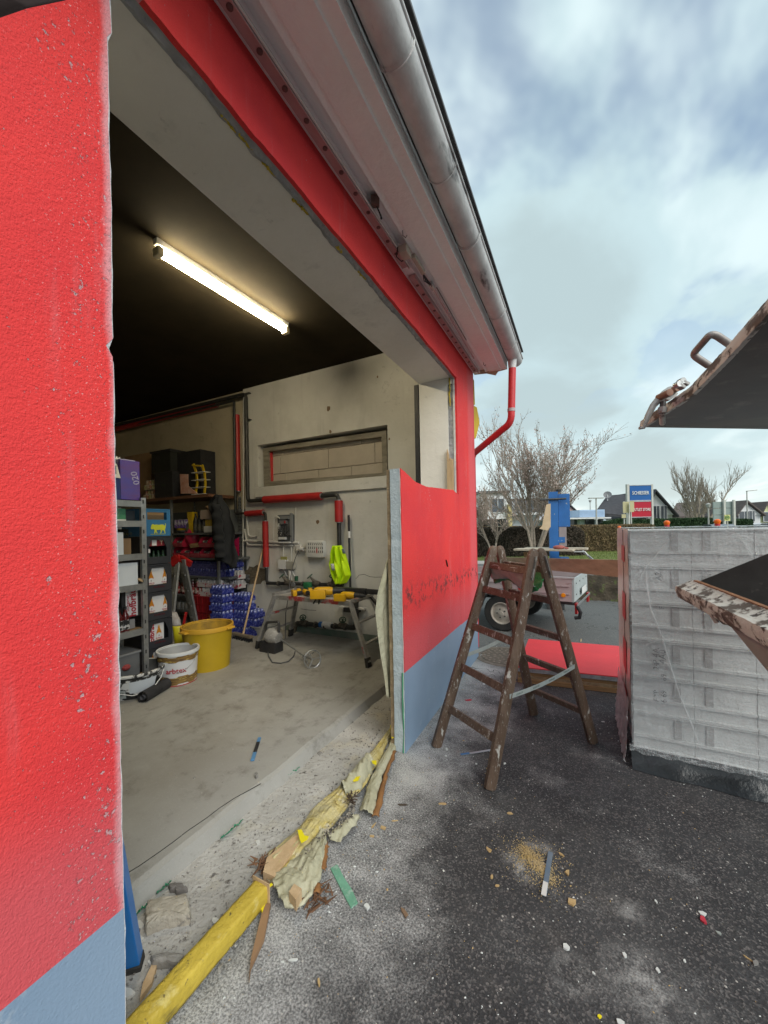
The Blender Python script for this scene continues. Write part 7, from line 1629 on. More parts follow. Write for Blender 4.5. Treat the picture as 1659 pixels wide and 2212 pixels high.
slab('wood_block', 'small pale wood block lying on the torn cream flap', 'wood block', [S2(228, 1345), S2(262, 1292), S2(312, 1325), S2(275, 1398)], .05, WOODP, .03)
slab('wood_shard', 'long brown pointed wood shard sticking out under the yellow beam', 'wood shard', [S1(1060, 1425), S1(1105, 1420), S1(1062, 1640), S1(975, 1830), S1(962, 1915), S1(975, 1780)], .018, mat('brown_shard', (.30, .18, .10), (.24, .14, .075), sc=6, stretch=(1, 1, 4)), .002)
slab('wood_shard', 'pale wedge shaped wood shard between the blue prop and the yellow beam', 'wood shard', [S1(350, 1775), S1(368, 1800), S1(330, 1930), S1(250, 2040), S1(270, 1940)], .02, WOODP, .012)
slab('yellow_strip', 'thin yellow foil strip curling beside the beam end', 'foil strip', [S1(1070, 1370), S1(1085, 1395), S1(1062, 1440), S1(1050, 1480), S1(1040, 1450)], .02, LYEL, .003)
# concrete lumps
LUMP = mat('dusty_concrete_lump', (.42, .385, .32), (.33, .30, .25), sc=7, rough=.95, bump=.8, bsc=40, spots=[((.20, .19, .17), 22, .62, .7)])
def lump(name, label, pts, h, m=LUMP, z=.01, cat='rubble'):
    q = [gp(p, z + h) for p in pts]; n = len(q); c = sum(q, V()) / n; mb = MB(); vs = []; K = 5
    ring = []
    for i in range(n):
        for k in range(K): ring.append(q[i].lerp(q[(i + 1) % n], k / K) + V((random.uniform(-.003, .003), random.uniform(-.003, .003), random.uniform(-.003, .003))))
    N_ = len(ring); levels = [(1.02, -h), (1.03, -h * .45), (1.0, -.006), (.93, 0), (.5, .003), ]
    for s_, dz in levels:
        for p in ring: e_ = c + (p - c) * s_ * (1 + .02 * nz(tuple(p * 30), 1, dz * 10)); vs.append((e_.x, e_.y, p.z + dz + .004 * nz(tuple(p * 50), 1, s_)))
    vs.append(tuple(c + V((0, 0, .002))))
    fs = [(i * N_ + k, i * N_ + (k + 1) % N_, (i + 1) * N_ + (k + 1) % N_, (i + 1) * N_ + k) for i in range(len(levels) - 1) for k in range(N_)] + [((len(levels) - 1) * N_ + k, (len(levels) - 1) * N_ + (k + 1) % N_, len(vs) - 1) for k in range(N_)]
    return solo(name, mb.add(vs, fs), m, label, cat, smooth=True)
lump('concrete_lump', 'flat beige concrete lump lying at the foot of the garage slab near the pillar', [S1(300, 1395), S1(555, 1345), S1(578, 1485), S1(420, 1510), S1(300, 1560), S1(284, 1530)], .055)
lump('concrete_lump', 'small dark concrete lump behind the flat beige lump', [S1(440, 1290), S1(520, 1280), S1(560, 1320), S1(500, 1340), S1(450, 1325)], .03, mat('dark_lump', (.17, .16, .15), (.11, .10, .095), sc=9, bump=.6))
lump('concrete_lump', 'grey concrete lump half under the yellow beam by the wedge shard', [S1(320, 1760), S1(430, 1730), S1(540, 1755), S1(500, 1800), S1(330, 1800)], .035, mat('grey_lump', (.26, .25, .23), (.19, .18, .165), sc=9, bump=.6))
for i, (p, r_, lb) in enumerate(((S1(235, 1560), 34, 'white plaster shard nearest the concrete lump'), (S1(240, 1645), 30, 'white plaster shard beside the blue prop'), (S1(170, 2000), 40, 'white plaster shard at the foot of the pillar'), (S1(320, 1800), 18, 'small white pebble by the wedge shaped wood shard'), (S1(465, 1810), 34, 'pale green tinted plaster shard beside the yellow beam'), (S1(1020, 1020), 18, 'tiny white flake on the dusty threshold'), (S1(740, 1530), 26, 'white plaster strip against the yellow beam'))):
    q = [(p[0] + r_ * .33 * random.uniform(.6, 1.2) * math.cos(a) * 1.1, p[1] + r_ * .33 * random.uniform(.5, 1) * math.sin(a)) for a in (0, .9, 1.8, 2.9, 4.1, 5.2)]
    slab('plaster_shard', lb, 'plaster shard', q, .012, mat('white_plaster_shard', (.60, .60, .57), (.5, .5, .48), sc=9), .012)
# blue steel prop leaning behind the pillar
pb0 = gp(S1(222, 1850), .0); pt0 = atw(S1(128, 1340), (pb0 - CC).dot(FW) - .12)
t = thing('blue_prop', 'blue steel prop foot leaning beside the pillar', 'steel prop', tuple(pb0))
MB().bar(pb0 + V((0, 0, .012)), pb0 + (pt0 - pb0) * 1.6, .045, .045, ch=.004).build('tube', mat('bright_blue_paint', (.01, .17, .52), (.01, .14, .45), sc=4, rough=.35), t); MB().bar(pb0, pb0 + (pt0 - pb0).normalized() * .05, .052, .052, ch=.004).build('foot_cap', RUBBER, t)
# green foil pieces along the slab edge
GFL = mat('green_foil', (.02, .20, .10), (.03, .26, .15), sc=9, rough=.4, bump=.4)
for (p, q, w_, lb) in (((780, 1010), (920, 890), .02, 'dark green foil strip in the middle of the slab edge'), ((195, 1535), (300, 1440), .02, 'green foil strip beside the concrete lump'), ((360, 1370), (450, 1295), .02, 'green foil strip left behind the concrete lump'), ((1180, 620), (1290, 545), .025, 'green foil scrap lying on the slab foot'), ((1310, 500), (1560, 300), .018, 'long green foil strip along the far slab foot')):
    a, b = gp(S1(*p), .02), gp(S1(*q), .02); d = (b - a); s_ = d.cross(V((0, 0, 1))).normalized() * w_
    mb = MB().grid(lambda u, v: a.lerp(b, u) + s_ * (v - .5) * (1 + .8 * nz((u * 6, v, 2))) + V((0, 0, .015 * nz((u * 9, v * 3, 4)) + .02 * v)), 20, 3)
    solo('green_foil', mb, GFL, lb, 'foil strip', smooth=True, solid=.001)
# strips, blades, chips
slab('foam_strip', 'pale green foam strip lying on the asphalt right of the torn membrane', 'foam strip', [S2(500, 1192), S2(543, 1166), S2(590, 1255), S2(640, 1330), S2(677, 1415), S2(633, 1449), S2(590, 1370), S2(550, 1290)], .006, mat('mint_foam', (.17, .38, .27), (.13, .31, .21), sc=9, rough=.85, bump=.5, bsc=70, spots=[((.30, .42, .35), 30, .6, .7)]))
def blade(a, b, w_, label, m1, m2):
    a, b = gp(a, .006), gp(b, .006); t = thing('saw_blade', label, 'saw blade', tuple(a)); d = (b - a); n_ = 34; s_ = d.cross(V((0, 0, 1))).normalized()
    pts = [a - s_ * w_ / 2, a.lerp(b, .06) - s_ * w_ / 2 - s_ * .002]; 
    for k in range(n_): pts.append(a.lerp(b, .10 + .88 * k / n_) - s_ * (w_ / 2 + (.0022 if k % 2 else 0)))
    pts += [b - s_ * w_ / 4, b + s_ * w_ / 4, b.lerp(a, .05) + s_ * w_ / 2, a + s_ * w_ / 2]
    MB().prism(pts, (0, 0, .0025)).build('blade', m1, t); MB().box((-.001, -.001, -.001), (.001, .001, .001), Matrix.Translation(a.lerp(b, .5))).build('tooth_root', m1, t)
    MB().bar(a.lerp(b, .72) + V((0, 0, .0035)), b + V((0, 0, .0035)), w_ * 1.02, .002, up=(0, 0, 1)).build('shank', m2, t)
BLD = mat('bluish_blade_steel', (.16, .22, .30), (.24, .28, .33), sc=12, rough=.35, metal=.5)
blade(S4(395, 525), S4(355, 780), .020, 'reciprocating saw blade lying beside the sawdust patch on the asphalt', BLD, WHITE)
blade(S3(615, 1757), S3(395, 1792), .016, 'thin saw blade on the asphalt under the ladder', mat('pale_blade', (.40, .44, .48), rough=.35, metal=.4), mat('blue_shank', (.08, .2, .42)))
TANC = mat('tan_wood_chip', (.50, .36, .18), (.42, .28, .12), sc=20, rough=.85, bump=.3)
WCH = mat('white_chip', (.62, .64, .62), (.52, .54, .53), sc=20, rough=.7)
DKS = mat('dark_stick', (.06, .045, .035), (.09, .07, .05), sc=20)
RCH = mat('red_chip', (.50, .04, .06), (.4, .03, .05), sc=10)
items = [(S2, 965, 775, 62, 9, .05, DKS, 'dark charred stick on the asphalt right of the torn membrane', 'stick'), (S2, 782, 910, 34, 8, -.9, TANC, 'narrow tan wood chip right below the orange board strip', 'wood chip'), (S2, 842, 925, 34, 14, .35, TANC, 'widest tan wood chip near the orange board strip', 'wood chip'), (S2, 918, 880, 32, 5, -.1, TANC, 'thin pale wood sliver near the charred stick', 'wood chip'), (S2, 768, 980, 26, 12, .25, TANC, 'tan wood chip left of the other chips by the membrane', 'wood chip'),
         (S2, 1230, 768, 32, 9, .1, TANC, 'flat tan chip near the front foot of the ladder', 'wood chip'), (S2, 1532, 1070, 28, 12, .7, TANC, 'tan chip left of the sawdust patch', 'wood chip'), (S2, 985, 1480, 48, 18, .95, mat('brown_chip', (.22, .14, .085)), 'brown elongated chip below the mint foam strip', 'wood chip'), (S2, 1590, 1303, 26, 12, -.2, TANC, 'crumbly tan chip lower left of the sawdust patch', 'wood chip'), (S2, 1552, 1242, 12, 16, 0, TANC, 'small upright tan chip left of the saw blade', 'wood chip'),
         (S4, 515, 810, 42, 26, .3, TANC, 'largest tan wood knot below the sawdust patch', 'wood chip'), (S4, 492, 640, 20, 20, .3, TANC, 'round tan wood chip right of the saw blade', 'wood chip'), (S4, 460, 535, 24, 8, .6, TANC, 'small sliver above the round chip by the blade', 'wood chip'), (S4, 1285, 915, 44, 20, .85, RCH, 'red render chip on the dark asphalt at right', 'render chip'), (S4, 1285, 880, 38, 14, .5, WCH, 'white flake touching the red render chip', 'flake'), (S4, 1010, 808, 18, 8, .8, WCH, 'narrow white flake left of the red render chip', 'flake'),
         (S4, 490, 1075, 34, 20, .7, WCH, 'angular white flake below the sawdust patch', 'flake'), (S4, 825, 1120, 20, 14, .8, WCH, 'grey white flake at the end of the chalk streak', 'flake'), (S4, 1175, 1155, 20, 10, .8, WCH, 'white flake among the scratches at lower right', 'flake'), (S4, 1375, 990, 28, 12, .4, mat('grey_green_chip', (.30, .33, .31)), 'grey green chip below the red render chip', 'flake'), (S4, 645, 1225, 20, 8, .8, WCH, 'thin white flake near the bottom middle', 'flake'), (S4, 1545, 1140, 55, 3, .6, TANC, 'thin twig with a pebble at the right edge', 'twig'), (S4, 1590, 1160, 22, 22, .3, mat('grey_pebble', (.22, .21, .2)), 'grey pebble at the right edge of the asphalt', 'pebble'),
         (S4, 680, 1475, 18, 14, .8, LYEL, 'small yellow scrap at the bottom edge', 'scrap'), (S4, 800, 1510, 40, 22, .8, WCH, 'white flake cut by the bottom edge', 'flake'), (S4, 1020, 1205, 32, 12, .8, WCH, 'white grey flake right of the long chalk streak', 'flake'), (S4, 155, 297, 26, 13, .1, TANC, 'tan chip up left of the sawdust patch', 'wood chip'), (S4, 35, 505, 30, 12, .8, TANC, 'tan chip at the left of the sawdust patch', 'wood chip'),
         (S2, 735, 1437, 24, 34, .1, WCH, 'round white plaster scrap beside the foam strip end', 'plaster shard'), (S1, 1250, 1787, 62, 14, -.05, WCH, 'flat white plaster strip on the asphalt left of the bottom middle', 'plaster shard'), (S1, 1180, 1800, 16, 8, 0, WCH, 'tiny white flake left of the flat plaster strip', 'flake'), (S1, 1420, 1940, 14, 44, -.1, TANC, 'upright tan sliver near the bottom middle', 'wood chip'),
         (S3, 450, 1393, 30, 10, .0, RCH, 'red paint chip under the ladder', 'render chip'), (S3, 291, 1749, 13, 12, 0, WCH, 'white crumb by the left ladder foot', 'crumb'), (S3, 288, 1798, 13, 8, 0, WCH, 'second white crumb by the left ladder foot', 'crumb'), (S3, 508, 1856, 15, 8, 0, WCH, 'white crumb between the ladder feet', 'crumb'), (S3, 714, 1853, 14, 8, 0, WCH, 'white crumb right of the front ladder foot', 'crumb'), (S3, 1425, 1550, 20, 6, 0.1, WCH, 'white scrap between the ladder and the pallet', 'scrap'), (S3, 570, 1270, 24, 10, -.5, WCH, 'white scrap under the rear of the ladder', 'scrap'), (S3, 560, 1066, 30, 5, -.05, WCH, 'white strip beside the manhole cover', 'scrap'), (S2, 30, 1025, 20, 9, -.2, WCH, 'white flake on the dusty threshold by the beam', 'flake'), (S3, 1268, 958, 8, 16, 0, WOODP, 'small upright wood offcut on the red facade piece', 'wood offcut')]
for (fn, x, y, hw, hh, rot, m_, lb, cat) in items:
    n_ = 6; hw *= .8; hh *= .8; q = []
    for k in range(n_):
        a = 2 * PI * k / n_ + random.uniform(-.2, .2); r_ = random.uniform(.5, 1.25); X_ = hw * r_ * math.cos(a); Y_ = hh * r_ * math.sin(a); q.append(fn(x + X_ * math.cos(rot) - Y_ * math.sin(rot), y + X_ * math.sin(rot) + Y_ * math.cos(rot)))
    slab(cat.replace(' ', '_'), lb, cat, q, .007 if hh > 12 else .004, m_, 0 if fn is not S1 else .004)
# sawdust
c0 = gp(S4(245, 520)); c1 = gp(S4(400, 690)); mb = MB()
for k in range(2600):
    u = random.random() ** 1.6; sg_ = random.choice((.015, .03, .03, .07)); p = c0.lerp(c1, u) + V((random.gauss(0, sg_), random.gauss(0, sg_), 0)); r_ = random.uniform(.0006, .0024); z_ = max(0, .012 - (p - c0).length * .08) * random.random()
    mb.cbox((p.x, p.y, z_ + r_ / 2 + .0005), (r_, r_ * random.uniform(1, 3), r_), Euler((0, 0, random.uniform(0, 3))).to_matrix())
o = solo('sawdust', mb, mat('sawdust', (.50, .36, .14), (.56, .44, .26), sc=30, rough=.95), 'tan sawdust patch on the dark asphalt', 'sawdust', kind='stuff')
# fine chips and crumbs scattered over the ground
mb = MB(); tb2 = MB()
for k in range(5200):
    y = random.uniform(.15, 7) if random.random() < .8 else random.uniform(.3, 3); x = random.uniform(-1.25, 1.6)
    if random.random() < .35: x = -1.1 + abs(random.gauss(0, .3))
    n_ = noise.noise(V((x * 1.6, y * 1.6, 0)))
    if n_ < .05 and random.random() < .72: continue
    r_ = min(.011, .0017 + random.expovariate(1 / .0013)); a = random.uniform(0, PI); q = V((math.cos(a), math.sin(a), 0)) * r_; s_ = V((-math.sin(a), math.cos(a), 0)) * r_ * random.uniform(.35, .9); p = V((x, y, .001))
    (tb2 if random.random() < .22 else mb).add([p - q, p + s_ - q * .3, p + q, p - s_ + q * .2, p + V((0, 0, r_ * .45 + .0008))], [(0, 1, 4), (1, 2, 4), (2, 3, 4), (3, 0, 4)])
o = mb.build('white_crumbs', WCH); o['kind'] = 'stuff'; o = tb2.build('tan_crumbs', TANC); o['kind'] = 'stuff'
mb = MB()
for k in range(1500):
    y = random.uniform(.6, 4.3); x = random.uniform(-1.68, -1.16); r_ = min(.016, .002 + random.expovariate(1 / .002)); p = V((x, y, .018)); 
    mb.cbox(p, (r_ * 1.6, r_, r_ * .9), Euler((random.random() * 3, random.random() * 3, random.random() * 3)).to_matrix())
o = mb.build('threshold_rubble', mat('grey_rubble', (.34, .325, .30), (.15, .14, .13), sc=50, lo=.42, hi=.58)); o['kind'] = 'stuff'
mb = MB()
for k in range(420):
    y = random.uniform(.8, 4.2); x = random.uniform(-5, -1.75); r_ = min(.012, .0015 + random.expovariate(1 / .0016)); mb.cbox((x, y, FZ + r_ * .3), (r_ * 1.6, r_, r_ * .6), Euler((0, 0, random.random() * 3)).to_matrix())
o = mb.build('floor_crumbs', mat('pale_crumbs', (.40, .39, .36), (.16, .15, .14), sc=50, lo=.42, hi=.58)); o['kind'] = 'stuff'
lump('pebble', 'small grey stone on the slab near the crack', [S1(1000, 570), S1(1015, 562), S1(1024, 575), S1(1010, 588), S1(1000, 582)], .02, MATS['grey_lump'], FZ, 'stone')
lump('pebble', 'small grey stone on the slab foot beside the green strip', [S1(1410, 435), S1(1425, 426), S1(1440, 432), S1(1430, 445), S1(1415, 446)], .02, MATS['grey_lump'], .01, 'stone')

# ================================================================== BACKGROUND
RX_, RY_ = _R0, FW
def hz_(px): return 1143.5 - (px - 829.5) * math.tan(RO)
def zat(px, py, d): return CAMH + (hz_(px) - py) / FPX * d
def pt(px, d, z=0): p = atw((px, 1100), d); return V((p.x, p.y, z))
def lbox(c, w_, dp, z0_, z1_, rz=0):
    x = RX_ * math.cos(rz) + RY_ * math.sin(rz); y = -RX_ * math.sin(rz) + RY_ * math.cos(rz); mb = MB()
    return mb.add([V((c.x, c.y, 0)) + x * a * w_ / 2 + y * b * dp / 2 + V((0, 0, z)) for z in (z0_, z1_) for a, b in ((-1, -1), (1, -1), (1, 1), (-1, 1))], [(0, 3, 2, 1), (4, 5, 6, 7), (0, 1, 5, 4), (1, 2, 6, 5), (2, 3, 7, 6), (3, 0, 4, 7)])
HWALL = mat('house_white_render', (.66, .67, .68), (.60, .61, .62), sc=.6, rough=.9); GLS = mat('dark_window_glass', (.05, .06, .075), (.09, .10, .12), sc=.5, rough=.1, spec=.8)
FRM = mat('window_frame_white', (.7, .7, .7)); ROOFD = mat('dark_grey_roof_tile', (.060, .060, .068), (.040, .040, .046), sc=3, rough=.8); ROOFB = mat('brown_grey_roof_tile', (.13, .105, .095), (.09, .075, .07), sc=3, rough=.85)
def window(par, px, py, d, w_, h, frame=FRM, rz=0):
    c = pt(px, d, 0); z = zat(px, py, d); f = lbox(c - RY_ * .04, w_ + .16, .08, z - h / 2 - .08, z + h / 2 + .08, rz).build('window', frame, par); lbox(c - RY_ * .09, w_, .03, z - h / 2, z + h / 2, rz).build('pane', GLS, f); lbox(c - RY_ * .115, .05, .03, z - h / 2, z + h / 2, rz).build('mullion', frame, f)
def wbox(px0, px1, z0_, z1_, d, dp):
    a, b = pt(px0, d), pt(px1, d); w_ = (b - a).dot(RX_); c = (a + b) / 2 + RY_ * dp / 2; return lbox(c, w_, dp, z0_, z1_)
# white cubic house
d = 46; h = thing('house', 'white flat roofed modern house behind the large bush tree', 'house', tuple(pt(1130, d)))
wbox(1036, 1100, 2.6, zat(1070, 1066, d), d, 8).build('upper_floor', HWALL, h); wbox(1102, 1216, 0, zat(1150, 1080, d), d + 1, 8).build('side_wing', mat('cool_white', (.56, .60, .66), sc=1), h); wbox(1030, 1190, 0, 2.55, d + 1.5, 7).build('ground_floor', HWALL, h)
wbox(1034, 1103, zat(1070, 1066, d) + .01, zat(1070, 1066, d) + .3, d - .3, 8.6).build('roof_edge', DSTEEL, h); wbox(1100, 1218, zat(1150, 1080, d) + .01, zat(1150, 1080, d) + .25, d + .8, 8.6).build('roof_edge', DSTEEL, h)
wbox(1110, 1180, zat(1150, 1112, d), zat(1150, 1108, d), d - .5, 1.5).build('balcony_slab', FRM, h); wbox(1098, 1106, 0, zat(1100, 1090, d), d - .6, .5).build('yellow_column', mat('pale_yellow_column', (.6, .5, .22)), h)
for px, py, w_, hh in ((1075, 1092, 1.5, 1.6), (1130, 1093, 2.2, 1.4), (1160, 1094, 1.6, 1.4), (1195, 1100, 1.6, 1.6)): window(h, px, py, d + (.95 if px > 1100 else -.02), w_, hh)
for px, w_ in ((1065, 3.2), (1085, 1.6), (1150, 3.4), (1185, 2)): window(h, px, 1125, d + 1.45, w_, 1.3)
# pink gable
d = 60; h = thing('house', 'small pinkish gabled house showing between the bush tree and the flat pavilion', 'house', tuple(pt(1228, d)))
wbox(1214, 1243, 0, zat(1228, 1105, d), d, 6).build('wall', mat('pink_render', (.52, .38, .36), sc=1), h)
def gable(px0, px1, pxr, ye, yr, d, dp, m, par, ov=.3, wall=None):
    """gable roof whose ridge runs away from the camera"""
    a, b, r_ = pt(px0, d, zat(px0, ye, d)), pt(px1, d, zat(px1, ye, d)), pt(pxr, d, zat(pxr, yr, d)); o = RY_ * ov
    if wall: MB().prism([a, b, r_], RY_ * dp).build('gable_wall', wall, par)
    for p, q in ((a, r_), (r_, b)):
        dn = (q - p).normalized(); p2, q2 = (p - dn * ov, q) if p == a else (p, q + dn * ov); up2 = V((0, 0, .06))
        MB().prism([p2 - o + up2, q2 - o + up2, q2 + RY_ * (dp + ov) + up2, p2 + RY_ * (dp + ov) + up2], (0, 0, .22)).build('roof', m, par)
gable(1214, 1243, 1222, 1105, 1085, d, 6, ROOFD, h, wall=MATS['pink_render'])
# flat pavilion, blue white
d = 40; h = thing('pavilion', 'low flat roofed glass pavilion with blue white fascia beside the street lamp', 'pavilion', tuple(pt(1275, d)))
BWF = mat('bluish_fascia', (.42, .54, .70), (.36, .48, .64), sc=1)
wbox(1252, 1306, zat(1280, 1117, d), zat(1280, 1101, d), d, 6).build('fascia', BWF, h); wbox(1228, 1320, zat(1280, 1121, d), zat(1280, 1118, d), d - 1, 8).build('roof_slab', FRM, h); wbox(1252, 1308, 0, zat(1280, 1122, d), d + .6, 5).build('wall', mat('pale_blue_wall', (.50, .60, .66), sc=1), h); wbox(1228, 1252, 0, zat(1240, 1122, d), d + 1.2, 4).build('glass_bay', GLS, h)
for k in range(6): wbox(1253, 1305, zat(1280, 1104 + 2.2 * k, d), zat(1280, 1103.4 + 2.2 * k, d), d - .03, .03).build('fascia_line', mat('fascia_blue_line', (.28, .40, .56)), h)
for px in (1268, 1277, 1297): window(h, px, 1131, d + .55, .35, 1.6, DSTEEL)
# dark roof house with gable end
d = 48; h = thing('house', 'white house with large dark tiled roof and gable end beside the shop sign', 'house', tuple(pt(1370, d)))
wbox(1300, 1394, 0, zat(1350, 1121, d), d + 1, 8).build('wall', HWALL, h); wbox(1395, 1452, 0, zat(1420, 1110, d), d, 9).build('wall', HWALL, h)
ra, rb_ = pt(1284, d, zat(1284, 1112, d)), pt(1400, d, zat(1400, 1122, d)); rc, rd_ = pt(1400, d + 5, zat(1400, 1060, d)), pt(1312, d + 5, zat(1312, 1068, d))
rf_ = MB().prism([ra, rb_, rc, rd_], (0, .0, .25)).build('roof', ROOFD, h)
for k in range(12):
    a, b = ra.lerp(rd_, k / 12), rb_.lerp(rc, k / 12); MB().bar(a + V((0, 0, .26)), b + V((0, 0, .26)), .05, .05).build('tile_course', ROOFD, rf_)
for (px, py) in ((1340, 1100), (1372, 1092)):
    t0 = .42 if px == 1340 else .5; u0 = (px - 1290) / 110; c = ra.lerp(rb_, u0).lerp(rd_.lerp(rc, u0), t0); x_ = (rb_ - ra).normalized(); y_2 = (rd_ - ra).normalized(); MB().prism([c + x_ * a + y_2 * b_ + V((0, 0, .27)) for a, b_ in ((-.6, -.8), (.6, -.8), (.6, .8), (-.6, .8))], (0, 0, .08)).build('skylight', mat('bright_skylight', (.6, .63, .66), rough=.2), rf_)
gable(1393, 1455, 1412, 1112, 1062, d - .3, 9, ROOFD, h, .5, HWALL)
wbox(1362, 1372, zat(1366, 1066, d), zat(1366, 1053, d), d + 4, 1).build('chimney', mat('grey_chimney', (.42, .42, .42)), h)
dc = pt(1313, d + 3, zat(1313, 1068, d)); MB().lathe([(0, -.15), (.35, -.08), (.5, 0)], dc + V((0, 0, .2)), 20, Matrix.Rotation(1.2, 3, 'X')).build('satellite_dish', mat('dish_grey', (.22, .22, .23)), h, True); MB().tube([dc - V((0, 0, .6)), dc + V((0, 0, .2))], .05, 6).build('dish_mast', FRM, h)
for px, py, w_, hh in ((1417, 1120, .7, 1.6), (1433, 1120, .7, 1.6)): window(h, px, py - 13, d - .35, w_, hh)
# long brown roofed house
d = 58; h = thing('house', 'long low house with a brown grey tiled roof behind the bare tree', 'house', tuple(pt(1500, d)))
wbox(1458, 1546, 0, zat(1500, 1120, d), d + 1, 7).build('wall', mat('shaded_white', (.5, .5, .5)), h)
ra, rb_ = pt(1445, d, zat(1445, 1120, d)), pt(1560, d, zat(1560, 1118, d)); rc, rd_ = pt(1545, d + 5, zat(1545, 1080, d)), pt(1462, d + 5, zat(1462, 1086, d)); rf_ = MB().prism([ra, rb_, rc, rd_], (0, 0, .25)).build('roof', ROOFB, h)
for k in range(12): a, b = ra.lerp(rd_, k / 12), rb_.lerp(rc, k / 12); MB().bar(a + V((0, 0, .26)), b + V((0, 0, .26)), .05, .05).build('tile_course', ROOFB, rf_)
c = ra.lerp(rb_, .42).lerp(rd_.lerp(rc, .42), .45); x_ = (rb_ - ra).normalized(); y_2 = (rd_ - ra).normalized(); MB().prism([c + x_ * a + y_2 * b_ + V((0, 0, .27)) for a, b_ in ((-.6, -.9), (.7, -.9), (.9, .8), (-.4, .8))], (0, 0, .08)).build('skylight', MATS['bright_skylight'], rf_)
# pale houses at the right edge
for (px0, px1, pxr, ye, yr, d, m_, lb) in ((1591, 1642, 1610, 1112, 1085, 52, HWALL, 'pale blue white gabled house right of the billboard'), (1643, 1680, 1655, 1112, 1087, 60, mat('yellow_green_render', (.60, .62, .36), sc=1), 'pale yellow gabled house at the right edge')):
    h = thing('house', lb, 'house', tuple(pt((px0 + px1) / 2, d))); wbox(px0, px1, 0, zat(px0, ye, d), d, 8).build('wall', m_, h); gable(px0 - 1, px1 + 2, pxr, ye, yr, d - .2, 8, ROOFB, h, .4, m_)
    window(h, px0 + 15, 1116, d - .25, 1.3, 1.4); window(h, px0 + 32, 1115, d - .25, .7, 1.4)
h = thing('house', 'distant house roofs with white gable at the far right', 'house', tuple(pt(1665, 80))); wbox(1648, 1690, 0, zat(1660, 1115, 80), 80, 8).build('wall', HWALL, h); gable(1646, 1690, 1668, 1115, 1088, 79.5, 8, ROOFB, h, .5, HWALL)
# shop sign
d = 27; sg = thing('shop_sign', 'tall shop sign with blue SCHIESSER board over a red OUTLET STORE board', 'sign', tuple(pt(1383, d)))
SPOST = mat('pale_sign_post', (.52, .52, .48), (.44, .44, .41), sc=3)
wbox(1355.5, 1360.5, 0, zat(1358, 1046, d), d, .18).build('post', SPOST, sg); wbox(1408, 1412, 0, zat(1410, 1046, d), d, .18).build('post', SPOST, sg)
bb0 = wbox(1361.5, 1407, zat(1384, 1081, d), zat(1384, 1048, d), d + .02, .14).build('blue_board', mat('sign_blue', (.012, .10, .33), (.012, .09, .29), sc=.6, rough=.3), sg); rr0 = wbox(1361.5, 1407, zat(1384, 1117, d), zat(1384, 1083, d), d + .02, .14).build('red_board', mat('sign_red', (.42, .01, .03), (.37, .01, .03), sc=.6, rough=.3), sg)
for z_ in (1048, 1081, 1083, 1117): wbox(1361, 1407.5, zat(1384, z_ + .7, d), zat(1384, z_ - .7, d), d - .01, .03).build('frame_bar', mat('silver_frame', (.5, .52, .55), metal=.4), sg)
c = pt(1384, d - .0, zat(1384, 1065, d)); text('SCHIESSER', .34, WHITE, sg, c - RY_ * .03, RX_, (0, 0, 1), depth=.006, bold=.004, wd=1.2); c = pt(1385, d, zat(1385, 1101, d)); text('OUTLET STORE', .28, WHITE, sg, c - RY_ * .03, RX_, (0, 0, 1), depth=.006, bold=.003, wd=1.3)
# backs of two yellowish traffic signs
YS = mat('pale_yellow_sign_back', (.50, .46, .26), (.44, .40, .24), sc=2)
t = thing('traffic_sign', 'back of pale yellow traffic signs on twin posts before the shop sign', 'traffic sign', tuple(pt(1352, 24)))
wbox(1346, 1359, zat(1352, 1108, 24), zat(1352, 1084, 24), 24, .03).build('sign_plate', YS, t); wbox(1361, 1370, zat(1365, 1106, 24), zat(1365, 1083, 24), 23.8, .03).build('sign_plate', YS, t); wbox(1343, 1352, zat(1348, 1119, 24), zat(1348, 1111, 24), 24, .03).build('sign_plate', YS, t)
for px in (1348, 1357.5, 1363): MB().tube([pt(px, 24.1, 0), pt(px, 24.1, zat(px, 1083, 24))], .04, 8).build('post', SPOST, t, True)
# street lamps
def lamp(px, ytop, d, label, arm=1):
    t = thing('street_lamp', label, 'street lamp', tuple(pt(px, d))); z = zat(px, ytop, d); p = pt(px, d, 0); MB().tube([p, p + V((0, 0, z))], [.09, .05], 8).build('pole', mat('lamp_pole_grey', (.42, .42, .40)), t, True)
    if arm == 2: MB().cbox(p + V((0, 0, z)), (1.3, .3, .08), Matrix((RX_, RY_, V((0, 0, 1)))).transposed()).build('lamp_head', MATS['lamp_pole_grey'], t)
    elif arm: MB().bar(p + V((0, 0, z)), p + V((0, 0, z + .1)) + RX_ * 1.1, .25, .08).build('lamp_head', MATS['lamp_pole_grey'], t)
    else: MB().lathe([(.12, 0), (.22, .3), (.05, .4), (0, .4)], p + V((0, 0, z)), 12).build('lamp_head', MATS['lamp_pole_grey'], t, True)
lamp(1288, 1076, 34, 'slim street lamp with a flat double head in front of the pavilion', 2); lamp(1614, 1061, 44, 'tall curved street lamp before the pale blue white house', 1); lamp(1530, 1096, 36, 'short post lamp beside the bare tree', 0); lamp(1275, 1085, 60, 'thin far lamp pole left of the dark roof house', 0)
